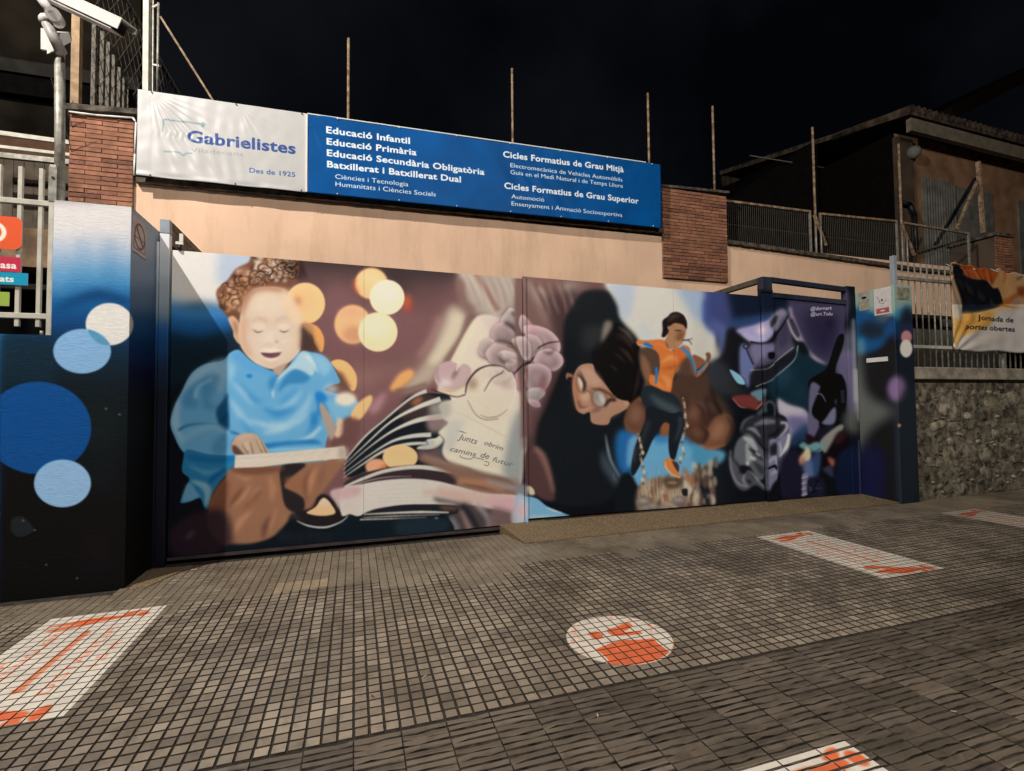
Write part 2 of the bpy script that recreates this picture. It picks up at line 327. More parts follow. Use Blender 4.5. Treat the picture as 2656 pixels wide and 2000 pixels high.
# gap and forearm at the right
M.P([(1580, 20), (1640, 60), (1740, 240), (1730, 380), (1690, 400), (1640, 260), (1600, 160)], (172, 158, 150), 9)
M.P([(1640, 1), (1960, 1), (1950, 80), (1830, 190), (1760, 220), (1700, 120)], (126, 186, 226), 16, .9)
M.E(1850, -20, 110, 70, (246, 230, 208), 18, .95); M.E(1700, -120, 70, 50, (200, 220, 232), 24, .7)
M.P([(1770, 180), (1830, 200), (1830, 330), (1770, 385), (1735, 350), (1750, 280)], (222, 194, 168), 8)
M.P([(1960, 40), (2100, -60), (2120, 10), (2020, 170), (1940, 210), (1900, 160)], (244, 196, 140), 8)
M.P([(1830, 190), (1930, 170), (2000, 230), (1960, 420), (1850, 480), (1700, 470), (1720, 390), (1800, 370)], (110, 78, 76), 18, .9)
# shirt hem at the left
M.P([(220, 500), (420, 545), (620, 560), (720, 570), (710, 680), (640, 740), (560, 830), (480, 960), (440, 1100), (400, 1100), (350, 1000), (240, 1035), (150, 1045), (200, 920), (240, 800), (170, 730), (180, 600)], (44, 126, 182), 5)
M.L([(260, 820), (420, 900), (420, 1080)], (20, 90, 30), (150, 190, 214), 14, .8)
M.P([(170, 1035), (230, 840), (330, 950), (340, 990)], (110, 168, 206), 8, .9)
M.L([(230, 570), (460, 610), (690, 600)], 50, (26, 100, 160), 16, .7); M.L([(440, 850), (520, 760), (640, 700)], (20, 60, 14), (20, 92, 158), 14, .8)
M.L([(230, 660), (420, 740), (560, 700)], (14, 50, 14), (110, 172, 212), 16, .7)
# hand
M.P([(680, 430), (740, 350), (880, 330), (960, 370), (1010, 440), (1065, 540), (980, 545), (820, 550), (710, 545), (670, 480)], (190, 166, 148), 4)
M.P([(680, 470), (720, 460), (800, 540), (830, 550), (710, 550)], (84, 60, 54), 9, .9)
for x, y, q, z in [(780, 450, 850, 545), (870, 420, 900, 545), (930, 400, 990, 530), (960, 380, 1040, 540)]:
    M.L([(x, y), (q, z)], (6, 14), (112, 86, 76), 5, .8)
M.L([(820, 420), (850, 500)], 26, (214, 192, 172), 9, .8); M.L([(950, 390), (990, 500)], 22, (206, 180, 160), 8, .7); M.L([(740, 400), (800, 370), (880, 360)], 26, (206, 186, 168), 12, .7)
# trousers
M.P([(700, 690), (1190, 660), (1560, 620), (1840, 600), (1700, 820), (1640, 900), (1560, 1000), (1450, 1130), (1300, 1150), (1240, 1260), (1100, 1400), (900, 1470), (700, 1500), (560, 1460), (440, 1300), (450, 1060), (520, 900), (600, 800)], (150, 110, 88), 12)
M.P([(1190, 670), (1440, 650), (1300, 780), (1220, 880), (1330, 940), (1420, 1010), (1420, 1120), (1330, 1150), (1230, 1080), (1190, 900)], (44, 40, 44), 10)
M.P([(1220, 800), (1400, 800), (1400, 930), (1300, 900)], (150, 104, 80), 22, .8)
M.P([(450, 1060), (530, 900), (640, 800), (640, 1000), (560, 1200), (460, 1300)], (120, 76, 60), 22, .8)
for P, w_, c, al in [(([710, 760], [820, 800], [900, 780]), 40, (190, 140, 110), .7), (([800, 880], [720, 1000], [640, 1100]), 70, (116, 76, 62), .8), (([880, 860], [800, 980], [690, 1090]), 36, (196, 146, 116), .8),
                     (([1000, 920], [900, 1000], [800, 1120]), 60, (128, 86, 68), .7), (([980, 880], [900, 950], [850, 1050]), 24, (190, 142, 114), .7), (([1060, 760], [1100, 900], [1080, 1040]), 90, (184, 134, 104), .7),
                     (([1080, 1180], [1020, 1300], [1000, 1420]), 70, (100, 70, 62), .8), (([1150, 1100], [1090, 1250], [1070, 1350]), 30, (196, 146, 114), .7), (([900, 1120], [760, 1250], [700, 1400]), 80, (190, 142, 112), .7),
                     (([1240, 1150], [1200, 1230], [1160, 1300]), 50, (160, 116, 94), .8), (([1560, 680], [1500, 800], [1480, 960]), 60, (196, 144, 112), .7), (([1480, 700], [1430, 850], [1450, 1050]), 40, (112, 76, 62), .7), (([1640, 650], [1600, 780], [1560, 900]), 40, (122, 86, 74), .6)]:
    M.L(P, (12, w_, 12), c, 16, al)
M.P([(700, 680), (1180, 670), (1180, 720), (900, 760), (700, 730)], (112, 74, 60), 16, .8)
M.P([(430, 1120), (640, 1180), (640, 1560), (100, 1600), (60, 1300)], (48, 36, 46), 34, .9); M.E(250, 1380, 60, 24, (96, 76, 100), 18, .6, -.8)
M.P([(640, 1480), (900, 1470), (1120, 1400), (1300, 1240), (1500, 1320), (1990, 1300), (1990, 1560), (640, 1600)], (26, 31, 37), 12)
for k in range(9): M.E(1200+k*95, 1390+10*(k % 3), 44, 70, (38, 46, 56), 22, .45)
# tray / open book edge on the lap
M.P([(715, 560), (1150, 530), (1840, 465), (1860, 590), (1500, 620), (1200, 650), (980, 680), (705, 690)], (216, 208, 196), 4, 1, False)
for k in range(14): M.L([(720+k*70, 590+(k*37) % 70-k*3), (860+k*70, 584+(k*37) % 70-k*9)], 10, [(196, 188, 178), (232, 224, 212)][k % 2], 4, .6)
M.P([(1780, 470), (1860, 480), (1880, 560), (1840, 600), (1780, 600)], (180, 168, 158), 18, .8)
# heart shaped hole and the big curl of the page
M.P([(1500, 1100), (1560, 990), (1640, 960), (1760, 1050), (1840, 1170), (1760, 1250), (1640, 1290), (1500, 1260), (1380, 1200), (1330, 1140)], (40, 36, 40), 10)
M.P([(1450, 1145), (1540, 1090), (1600, 1010), (1640, 1000), (1700, 1060), (1745, 1150), (1660, 1180), (1560, 1180), (1480, 1165)], (232, 196, 150), 3)
M.P([(1580, 1040), (1640, 1010), (1690, 1070), (1600, 1090)], (222, 206, 192), 10, .8)
# ---- the open book (tile 900,1040)
M.tile(900, 1040, 4.164)
M.P([(0, 640), (130, 470), (330, 250), (560, 70), (700, -60), (1100, -60), (1100, 200), (1150, 330), (1000, 420), (950, 560), (800, 560), (500, 560), (200, 760), (0, 820)], (30, 34, 42), 5)
M.P([(560, 60), (700, -60), (900, -80), (960, 20), (900, 160), (760, 200), (600, 200)], (74, 58, 58), 22, .8)
M.P([(690, 30), (760, -40), (820, -30), (760, 40)], (190, 120, 84), 16, .8)
for P, w_, c in [([(-20, 640), (180, 400), (420, 190), (690, -30), (860, -110)], (8, 20, 20, 26, 44), (206, 208, 204)),
                 ([(-30, 690), (200, 470), (480, 220), (760, 70), (1010, -20)], (6, 14, 22, 44, 60), (216, 216, 208)),
                 ([(-40, 740), (240, 500), (500, 320), (760, 210), (1000, 170), (1060, 170)], (6, 12, 26, 50, 60, 50), (212, 214, 206)),
                 ([(-40, 790), (220, 600), (480, 440), (700, 380), (910, 365)], (6, 12, 26, 44, 50), (204, 208, 206)),
                 ([(-40, 830), (160, 690), (400, 540), (640, 470), (860, 455)], (6, 16, 30, 36, 30), (206, 206, 198))]:
    M.L(P, w_, c, 3)
M.P([(880, 150), (1060, 160), (1100, 260), (1000, 330), (900, 330), (860, 250)], (186, 160, 160), 24, .7)
M.P([(860, 420), (960, 400), (1000, 375), (1040, 430), (980, 500), (880, 525), (760, 520), (780, 490), (880, 470)], (222, 220, 208), 6)
M.P([(870, 430), (960, 440), (900, 500), (800, 500)], (170, 184, 192), 14, .7)
M.P([(760, 530), (900, 530), (1000, 490), (1060, 600), (1000, 720), (800, 640)], (116, 96, 98), 22, .9)
M.P([(1000, 500), (1060, 440), (1090, 600), (1000, 590)], (70, 84, 98), 20, .7)
# page with the handwriting
M.P([(1060, 0), (1890, 0), (1890, 870), (1740, 840), (1500, 790), (1300, 720), (1120, 680), (1030, 560), (1050, 430), (1010, 380), (990, 330), (1090, 240), (1040, 180)], (224, 219, 204), 10)
M.P([(900, 40), (1100, 0), (1100, 170), (960, 160), (900, 130)], (176, 176, 172), 26, .8)
M.P([(1090, 230), (1300, 220), (1200, 420), (1100, 560), (1060, 480)], (196, 200, 200), 26, .7); M.P([(1300, 200), (1700, 200), (1780, 420), (1500, 460), (1250, 400)], (232, 226, 210), 30, .7)
M.P([(1780, 260), (1890, 120), (1890, 860), (1700, 800), (1700, 640)], (140, 152, 160), 30, .8)
M.P([(1100, 560), (1250, 640), (1500, 690), (1640, 760), (1500, 790), (1240, 700), (1120, 660)], (232, 226, 206), 18, .8)
for k in range(12): M.L([(1150+k*45, 120+k*20), (1320+k*42, 150+k*26)], 6, (200, 196, 184), 5, .5)
# lower pages
M.E(575, 610, 190, 135, (250, 202, 148), 4); M.E(560, 560, 120, 60, (240, 196, 150), 24, .7)
M.P([(200, 690), (270, 630), (390, 640), (420, 740), (300, 790), (220, 760)], (226, 170, 136), 10)
M.P([(380, 690), (440, 720), (440, 760), (340, 780)], (222, 122, 76), 12, .8)
M.P([(-20, 880), (120, 800), (380, 730), (600, 700), (800, 690), (1000, 720), (1150, 800), (1250, 900), (1050, 900), (800, 850), (500, 860), (200, 900), (-20, 960)], (58, 48, 54), 6)
M.L([(-30, 930), (150, 850), (400, 760), (700, 715), (950, 730), (1200, 780)], (20, 34, 40, 44, 50, 30), (206, 206, 200), 4)
M.L([(-30, 960), (200, 870), (450, 822), (700, 815)], (10, 12, 10, 4), (196, 176, 176), 3, .9)
M.P([(760, 620), (900, 600), (1200, 690), (1500, 790), (1800, 870), (1890, 930), (1890, 1240), (1700, 1180), (1300, 1120), (1000, 1000), (1180, 900), (1120, 800), (900, 690)], (138, 108, 96), 16)
M.L([(820, 590), (1100, 680), (1400, 760), (1860, 870)], (30, 40, 30, 60), (150, 132, 126), 14, .7)
M.L([(1200, 860), (1500, 900), (1700, 960)], (60, 90, 30), (180, 134, 106), 18, .8); M.L([(1250, 900), (1500, 960), (1800, 1090)], (10, 50, 20), (122, 84, 70), 14, .8)
M.L([(1500, 860), (1750, 930), (1960, 960)], (30, 60, 40), (164, 160, 166), 16, .8)
M.P([(-60, 960), (150, 900), (450, 850), (750, 840), (1000, 870), (1230, 930), (1500, 1000), (1900, 1040), (2000, 1260), (1750, 1210), (1400, 1130), (1180, 1130), (900, 1120), (560, 1130), (300, 1190), (150, 1240), (60, 1240), (20, 1220), (-60, 1230)], (214, 211, 206), 5)
M.P([(-60, 1000), (60, 940), (140, 980), (60, 1100), (-60, 1130)], (210, 176, 182), 30, .8)
M.P([(1000, 920), (1300, 960), (1900, 1060), (1930, 1230), (1700, 1190), (1300, 1110), (1000, 1010)], (212, 184, 180), 24, .8)
M.P([(1600, 1050), (1900, 1060), (1940, 1250), (1720, 1190), (1500, 1120)], (218, 176, 190), 22, .8)
M.L([(820, 990), (1100, 1010), (1350, 1100)], (40, 60, 50), (206, 176, 160), 18, .7)
for k in range(10): M.L([(150+k*20, 950+k*17), (620+k*60, 890+k*24)], (4, 10, 4), [(196, 194, 192), (228, 224, 218)][k % 2], 5, .5)
M.P([(940, 1040), (1200, 1090), (1340, 1120), (1480, 1300), (1500, 1420), (1040, 1450), (1080, 1250), (1180, 1130), (980, 1090)], (84, 74, 78), 16, .9)
M.L([(1240, 1130), (1340, 1250), (1430, 1420)], (60, 60, 50), (42, 42, 50), 12, .9); M.L([(1400, 1120), (1520, 1260), (1560, 1420)], 80, (176, 166, 170), 20, .8)
M.L([(1120, 1260), (1200, 1400)], 60, (156, 160, 176), 20, .7); M.L([(1230, 1180), (1330, 1400)], (30, 60), (166, 140, 138), 18, .8)
M.P([(1560, 1160), (1800, 1200), (1900, 1260), (1900, 1400), (1560, 1420)], (130, 106, 108), 20, .9); M.P([(1780, 1200), (1910, 1250), (1910, 1380), (1800, 1370)], (196, 196, 202), 14, .8)
M.P([(150, 1240), (300, 1170), (560, 1130), (800, 1120), (1150, 1130), (1200, 1190), (1100, 1230), (500, 1240), (200, 1270)], (38, 40, 48), 4)
M.P([(1000, 1130), (1180, 1140), (1180, 1180), (1050, 1180)], (120, 88, 80), 12, .7)
M.L([(180, 1225), (500, 1210), (800, 1200), (1100, 1205)], (10, 20, 26, 14), (216, 214, 206), 3); M.L([(170, 1262), (500, 1245), (1000, 1228)], (6, 14, 6), (196, 196, 192), 3)
M.P([(-60, 1290), (0, 1235), (50, 1225), (120, 1260), (160, 1290), (500, 1275), (1000, 1250), (1100, 1270), (1060, 1460), (-60, 1540)], (26, 35, 43), 5)
M.L([(140, 1282), (480, 1272), (860, 1258)], (14, 12, 6), (206, 208, 202), 3); M.E(965, 1266, 22, 8, (214, 214, 206), 2)
M.P([(540, 1290), (1060, 1270), (1040, 1440), (600, 1470)], (38, 52, 64), 26, .8)
M.L([(1000, 1460), (1890, 1400)], 50, (130, 98, 92), 22, .5)
M.tile(430, 1040, 3.966)
M.L([(1345, 1232), (1470, 1285), (1640, 1300), (1790, 1250), (1870, 1190)], (6, 18, 20, 14, 8), (196, 202, 202), 2)
M.P([(1840, 1180), (1900, 1160), (1985, 1170), (1985, 1000), (1900, 900), (1700, 930), (1740, 1040)], (214, 206, 204), 10, .8)
M.P([(1700, 930), (1800, 900), (1985, 880), (1985, 960), (1780, 1010)], (206, 170, 178), 18, .8)
# twig arms of the glasses, round flower and lens
M.tile(900, 660, 3.966)
PK = (206, 178, 182)
M.P([(900, 1240), (940, 1150), (1040, 1100), (1130, 1120), (1150, 1170), (1190, 1125), (1260, 1150), (1280, 1230), (1240, 1330), (1100, 1385), (980, 1370), (910, 1310)], (202, 176, 180), 4)
M.L([(1150, 1170), (1110, 1230), (1080, 1290)], (14, 40, 10), (120, 96, 100), 12, .8); M.E(1000, 1320, 80, 40, (232, 222, 222), 22, .8); M.E(1040, 1160, 70, 40, (196, 166, 174), 20, .7); M.L([(1140, 1130), (1130, 1200)], 14, (240, 226, 224), 5, .9)
M.L([(940, 1160), (920, 1240), (960, 1320)], 22, (150, 124, 134), 14, .7); M.L([(930, 1380), (1080, 1400), (1230, 1340)], (10, 40, 10), (196, 170, 150), 10, .7)
M.E(1750, 900, 250, 330, (176, 148, 156), 40, .7)
def petal(pts, c=(206, 180, 184), hl=.7):
    c = tuple(v*.93 for v in c)
    q = np.array(pts, float); m_ = q.mean(0); q = m_+(q-m_)*1.20; pts = [tuple(v) for v in q]; M.P(m_+(q-m_)*1.03+np.array([4, 14]), (104, 78, 84), 16, .75); M.P(pts, tuple(min(255, v+14) for v in c), 3.5)
    M.P(m_+(q-m_)*.72+np.array([10, 20]), tuple(v*.72 for v in c), 26, .8); M.P(m_+(q-m_)*.42+np.array([-10, -12]), tuple(min(255, v*1.02) for v in c), 20, .6)
    n_ = len(pts); lo = min(range(n_), key=lambda i_: q[i_][1]); M.L([tuple(q[(lo-1) % n_]*.95+m_*.05), tuple(q[lo]*.95+m_*.05), tuple(q[(lo+1) % n_]*.95+m_*.05)], (3, 13, 3), (230, 210, 212), 8, .7)
petal([(1600, 690), (1660, 590), (1700, 570), (1790, 620), (1830, 720), (1780, 790), (1690, 740)], (196, 186, 184)); M.L([(1620, 720), (1700, 770), (1740, 850)], (20, 60, 20), (96, 82, 82), 16, .85); M.L([(1690, 600), (1730, 640)], 22, (120, 116, 110), 10, .8)
petal([(1500, 830), (1520, 760), (1600, 720), (1700, 790), (1740, 860), (1640, 900), (1540, 900)], (198, 172, 178))
petal([(1370, 960), (1400, 900), (1470, 880), (1510, 930), (1480, 1010), (1420, 1040), (1370, 1010)], (208, 190, 190))
petal([(1830, 700), (1920, 750), (1990, 800), (2040, 900), (2010, 1000), (1930, 1020), (1880, 940), (1780, 830)], (208, 176, 184))
petal([(1900, 820), (1985, 860), (1985, 960), (1920, 1060), (1860, 1000), (1850, 900)], (204, 178, 184))
petal([(1450, 1020), (1500, 950), (1580, 920), (1680, 950), (1740, 1020), (1700, 1090), (1640, 1150), (1540, 1130), (1480, 1080)], (210, 184, 188))
petal([(1710, 900), (1760, 870), (1820, 880), (1870, 960), (1860, 1050), (1800, 1060), (1750, 980)], (212, 192, 196))
petal([(1580, 1030), (1640, 1000), (1740, 1030), (1820, 1080), (1850, 1130), (1760, 1120), (1640, 1100)], (222, 204, 206))
petal([(1640, 1130), (1700, 1090), (1790, 1120), (1760, 1180), (1700, 1190)], (208, 186, 190))
petal([(1900, 1060), (1960, 1010), (2060, 1050), (2080, 1130), (1990, 1190), (1920, 1150)], (204, 172, 182))
petal([(1850, 1150), (1930, 1140), (2010, 1200), (2020, 1300), (1960, 1400), (1880, 1380), (1840, 1280)], (196, 166, 176))
petal([(1740, 1240), (1790, 1190), (1820, 1250), (1810, 1360), (1750, 1350)], (212, 158, 172))
petal([(1500, 1200), (1580, 1170), (1650, 1180), (1660, 1250), (1600, 1310), (1520, 1290)], (204, 188, 190), .5)
petal([(1850, 1400), (1910, 1370), (1980, 1400), (1980, 1480), (1900, 1550), (1860, 1500)], (206, 198, 202))
for P, w_ in [([(1620, 700), (1720, 760), (1750, 830)], (40, 50, 10)), ([(1540, 890), (1680, 920), (1760, 1000)], (30, 46, 10)), ([(1740, 850), (1800, 810), (1880, 860), (1900, 1000), (1870, 1090)], (10, 40, 34, 40, 30)), ([(1570, 1010), (1600, 1090), (1700, 1100)], (14, 30, 10)), ([(1480, 1080), (1560, 1160), (1700, 1170)], (6, 14, 6)), ([(1520, 1200), (1600, 1230), (1640, 1180)], (10, 30, 8)), ([(1520, 1300), (1620, 1320), (1700, 1260)], (10, 30, 8)), ([(1800, 1110), (1860, 1130), (1960, 1130)], (10, 30, 10)), ([(1800, 1390), (1840, 1360), (1860, 1420)], 30), ([(1700, 600), (1740, 620)], 24)]:
    M.L(P, w_, (92, 70, 72), 11, .8)
M.L([(1640, 940), (1720, 960), (1760, 1010)], (10, 34, 14), (130, 92, 60), 9, .8)
M.L([(1640, 1180), (1800, 1220), (1850, 1160)], (8, 20, 6), (196, 70, 84), 9, .35); M.P([(1740, 1220), (1800, 1200), (1800, 1360), (1740, 1350)], (214, 150, 166), 18, .7); M.L([(1840, 690), (1920, 760)], 30, (220, 150, 164), 14, .7)
M.P([(1250, 1360), (1330, 1210), (1460, 1150), (1620, 1160), (1720, 1280), (1730, 1440), (1650, 1620), (1520, 1700), (1380, 1640), (1260, 1500)], (226, 218, 200), 10, .75)
M.E(1290, 1330, 50, 60, (150, 122, 96), 26, .7); M.E(1640, 1340, 60, 40, (196, 170, 166), 20, .7)
M.L([(1220, 1430), (1240, 1320), (1330, 1200), (1450, 1145), (1590, 1150), (1680, 1210)], (10, 16, 18, 12, 8, 8), (62, 44, 44), 3)
M.L([(1680, 1210), (1725, 1300), (1730, 1440), (1660, 1600), (1540, 1670)], (10, 12, 10, 8, 5), (240, 234, 226), 3, .9); M.L([(1240, 1500), (1320, 1640), (1420, 1700), (1560, 1690)], (8, 10, 12, 10), (150, 136, 124), 4, .9)
M.L([(860, 1385), (950, 1420), (1050, 1450), (1140, 1465), (1220, 1440)], (6, 14, 10, 8, 10), (60, 40, 36), 3); M.L([(1410, 1410), (1490, 1280), (1590, 1220), (1610, 1190)], (6, 10, 10, 6), (80, 62, 60), 3)
M.L([(1720, 1230), (1790, 1160), (1880, 1100), (1940, 1020), (2000, 900)], (8, 14, 16, 10, 8), (70, 44, 44), 3); M.L([(1930, 1000), (1975, 930)], 8, (236, 226, 220), 3, .9)
M.tile(900, 1040, 4.164)
M.L([(1440, 150), (1520, 180), (1640, 160), (1740, 90)], (4, 8, 8, 4), (120, 104, 92), 3, .9)
# handwriting
Q = lambda x, y: (900+x/4.164, 540+y/4.164)
letter(M, 'Junts', Q(1195, 410), Q(1400, 470), 15, (92, 96, 98), 0, .25); letter(M, 'obrim', Q(1480, 470), Q(1680, 540), 12, (92, 96, 98), 0, .25)
letter(M, 'camins', Q(1112, 540), Q(1390, 605), 13, (92, 96, 98), 0, .25); letter(M, 'de', Q(1440, 608), Q(1530, 630), 15, (92, 96, 98), 0, .25); letter(M, 'futur', Q(1570, 650), Q(1790, 715), 13, (96, 104, 110), 0, .25)
M.L([(1260, 335), (1200, 322), (1290, 350)], 5, (92, 96, 98), 1); M.L([(1220, 585), (1240, 612), (1330, 628), (1370, 612), (1480, 635)], 6, (92, 96, 98), 1); M.L([(1480, 650), (1530, 665), (1520, 700), (1480, 690)], 6, (92, 96, 98), 1)
# ================= right leaf =================
M.tile(1340, 700, 4.384)
M.P([(40, -120), (1060, -60), (1000, 300), (600, 500), (560, 800), (560, 1000), (480, 1200), (360, 1500), (300, 1800), (60, 1900), (60, 1700)], (128, 98, 96), 16)
M.P([(60, 1500), (130, 1500), (250, 1700), (300, 2000), (150, 2050), (60, 2000)], (112, 84, 88), 26, .8)
M.L([(110, 130), (240, 350), (360, 560)], (50, 70, 30), (160, 144, 140), 26, .8); M.L([(240, 200), (340, 300), (430, 420)], (30, 70, 20), (184, 168, 162), 20, .8); M.E(620, 230, 110, 80, (188, 176, 172), 36, .9)
M.L([(220, 440), (340, 580), (440, 760)], (20, 70, 20), (160, 128, 112), 26, .6); M.E(620, 400, 70, 50, (150, 92, 92), 30, .7); M.E(900, 180, 90, 40, (110, 74, 80), 24, .7)
M.P([(1060, -40), (2200, 40), (2200, 1100), (1900, 1200), (1400, 900), (1200, 640), (1100, 400)], (216, 216, 210), 18)
M.P([(1060, 0), (1340, 0), (1300, 500), (1180, 560), (1100, 340)], (186, 200, 222), 28, .9); M.P([(1780, 60), (2200, 60), (2200, 800), (2080, 640), (1900, 360)], (156, 180, 214), 40, .9); M.P([(2120, 380), (2200, 340), (2200, 700), (2130, 600)], (50, 84, 160), 26, .8)
M.P([(1380, 600), (1500, 640), (1560, 800), (1400, 800)], (206, 212, 222), 26, .8)
M.P([(300, 300), (480, 260), (640, 200), (760, 260), (600, 600), (560, 1000), (480, 1500), (340, 2000), (150, 2100), (200, 1700), (300, 1300), (400, 1000), (400, 600)], (74, 55, 58), 50, .9)
for k in range(9): M.L([(150+k*52, 130+(k*31) % 60), (230+k*50, 300+(k*17) % 80), (300+k*46, 430+(k*41) % 90)], (6, 26, 6), [(186, 168, 160), (96, 68, 66)][k % 2], 14, .55)
# black hood / background of the reader
M.P([(740, 260), (900, 220), (1040, 250), (1140, 400), (1180, 560), (1360, 760), (1410, 920), (1400, 1200), (1330, 1480), (1330, 1700), (1100, 2600), (300, 2600), (220, 1900), (360, 1500), (480, 1200), (520, 900), (540, 600), (640, 400)], (30, 34, 39), 18)
# flower petals on the right leaf
M.tile(900, 660, 3.966)   # the same flower goes on over the joint
petal([(1800, 640), (1860, 680), (1900, 760), (1820, 800), (1780, 720)], (200, 170, 176))
petal([(1850, 760), (1980, 760), (2090, 810), (2160, 900), (2150, 990), (2040, 1010), (1930, 960), (1870, 860)], (212, 178, 188))
petal([(1850, 850), (1950, 860), (2000, 950), (1960, 1060), (1890, 1080), (1850, 960)], (206, 180, 186))
petal([(1960, 1030), (2060, 990), (2170, 1030), (2200, 1110), (2120, 1180), (2000, 1150), (1940, 1090)], (208, 176, 188))
petal([(1870, 1160), (1980, 1150), (2070, 1200), (2070, 1300), (1990, 1410), (1900, 1400), (1850, 1290)], (194, 164, 176))
petal([(1860, 1420), (1910, 1390), (2000, 1390), (2020, 1440), (1960, 1500), (1940, 1540), (1880, 1510)], (190, 186, 192))
petal([(1870, 1500), (1960, 1510), (1980, 1560), (1920, 1560)], (196, 164, 180), .4)
petal([(1750, 880), (1830, 870), (1880, 940), (1880, 1040), (1820, 1060)], (210, 190, 194))
M.tile(1340, 700, 4.384)
M.L([(110, 580), (230, 700), (180, 760)], 30, (226, 140, 160), 20, .5); M.L([(300, 930), (380, 950), (440, 900)], (10, 34, 10), (70, 50, 60), 12, .7); M.E(300, 1300, 40, 100, (150, 92, 100), 24, .7); M.L([(70, 1190), (110, 1120), (100, 1300)], 22, (120, 66, 54), 10, .7)
M.L([(0, 1150), (80, 1080), (160, 1045), (210, 960), (260, 880), (370, 830), (490, 815)], (14, 16, 18, 16, 14, 14, 8), (52, 34, 40), 4); M.L([(190, 990), (245, 900)], 9, (236, 226, 224), 4, .9)
# hair of the reader
M.P([(1040, 600), (1100, 600), (1200, 640), (1320, 760), (1400, 900), (1410, 1100), (1380, 1400), (1290, 1520), (1100, 1430), (960, 1240), (880, 1080), (860, 900), (960, 740)], (22, 21, 23), 8)
M.P([(760, 660), (1000, 640), (1000, 760), (900, 900), (760, 880)], (54, 56, 60), 40, .7); M.P([(1000, 600), (1080, 590), (1080, 660), (1000, 780), (960, 820)], (160, 150, 140), 18, .8)
for P, w_, c in [([(1150, 650), (1260, 720), (1340, 840)], (10, 50, 14), (150, 138, 128)), ([(1120, 720), (1220, 760), (1310, 860)], (8, 26, 8), (120, 96, 82)), ([(1100, 760), (1250, 820), (1350, 960)], (8, 20, 6), (104, 78, 64)), ([(1160, 880), (1260, 960), (1330, 1080)], (10, 50, 10), (96, 72, 60)), ([(1080, 920), (1180, 1000), (1260, 1080)], (6, 24, 6), (96, 76, 66)), ([(1060, 1080), (1110, 1120), (1150, 1170)], (4, 14, 4), (140, 136, 132)), ([(1390, 1100), (1370, 1300), (1320, 1460)], (8, 26, 8), (110, 84, 68)), ([(860, 1120), (940, 1250), (1060, 1400)], (8, 40, 8), (84, 60, 52)), ([(1300, 1180), (1310, 1320), (1260, 1440)], (8, 30, 8), (50, 44, 44))]:
    M.L(P, w_, c, 12, .5)
# face
M.P([(720, 1090), (860, 1070), (900, 1180), (1000, 1290), (1130, 1450), (1270, 1500), (1280, 1560), (1180, 1620), (1080, 1670), (1030, 1760), (860, 1740), (830, 1620), (760, 1640), (690, 1600), (660, 1500), (635, 1350), (650, 1200)], (178, 138, 118), 6)
M.P([(740, 1100), (880, 1150), (980, 1290), (900, 1330), (800, 1300), (740, 1180)], (200, 162, 142), 24, .8); M.P([(640, 1220), (680, 1200), (720, 1340), (760, 1400), (740, 1560), (690, 1590), (650, 1450)], (176, 120, 94), 20, .8)
M.P([(830, 1330), (900, 1360), (960, 1360), (1040, 1480), (1010, 1560), (900, 1600), (850, 1500)], (150, 112, 98), 18, .7)
M.P([(880, 1370), (960, 1390), (1010, 1470), (1000, 1550), (930, 1560), (880, 1480)], (172, 166, 164), 16, .9); M.E(920, 1440, 40, 40, (120, 112, 112), 24, .6); M.P([(930, 1400), (990, 1450), (1000, 1530), (960, 1500)], (214, 214, 214), 12, .8)
RG = lambda cx, cy, rx, ry, ro, n_=22: [(cx+rx*math.cos(t)*math.cos(ro)-ry*math.sin(t)*math.sin(ro), cy+rx*math.cos(t)*math.sin(ro)+ry*math.sin(t)*math.cos(ro)) for t in np.linspace(0, 2*math.pi, n_)]
M.L(RG(940, 1465, 84, 98, -.3), 7, (84, 62, 56), 3, .85); M.L(RG(722, 1300, 44, 96, -.2), 6, (84, 62, 56), 3, .75); M.L([(765, 1350), (800, 1370), (855, 1400)], 7, (84, 62, 56), 3, .85)
M.P([(700, 1220), (735, 1250), (755, 1310), (745, 1370), (715, 1310)], (222, 218, 212), 7); M.L([(680, 1180), (740, 1230), (775, 1300), (760, 1400), (800, 1370)], (10, 20, 34, 30, 10), (44, 38, 38), 8, .9)
M.L([(700, 1150), (740, 1200), (780, 1290)], (8, 20, 6), (60, 44, 38), 7, .8); M.L([(860, 1360), (960, 1360), (1080, 1430), (1130, 1480)], (14, 24, 30, 10), (84, 54, 42), 9, .9); M.L([(1000, 1560), (1060, 1480), (1130, 1490)], (14, 40, 20), (40, 30, 28), 10, .9)
M.E(780, 1440, 60, 60, (214, 176, 152), 22, .8); M.L([(700, 1480), (730, 1560), (800, 1560)], (12, 22, 10), (96, 62, 54), 9, .8); M.L([(720, 1600), (790, 1590), (850, 1560)], (10, 34, 20), (196, 150, 132), 9, .8); M.L([(820, 1380), (850, 1420), (850, 1500)], (8, 16, 8), (120, 82, 68), 8, .7); M.L([(840, 1620), (900, 1600), (960, 1570)], (10, 26, 10), (92, 66, 58), 12, .7)
M.P([(560, 1200), (580, 1170), (630, 1190), (640, 1220), (590, 1220), (570, 1250)], (170, 112, 92), 6, .9); M.E(1250, 1520, 26, 30, (196, 160, 136), 7, .8)
M.P([(870, 1660), (1060, 1620), (1180, 1560), (1180, 1620), (1060, 1690), (1020, 1740), (880, 1730)], (176, 134, 112), 20, .6)
M.tile(1340, 1040, 4.384)
M.P([(120, 560), (200, 510), (260, 540), (340, 700), (400, 880), (430, 1040), (420, 1130), (300, 1120), (200, 1060), (90, 960), (80, 640)], (86, 64, 66), 14)
M.L([(200, 530), (290, 620), (360, 800), (420, 1040)], (40, 80, 60, 30), (150, 112, 106), 20, .8)
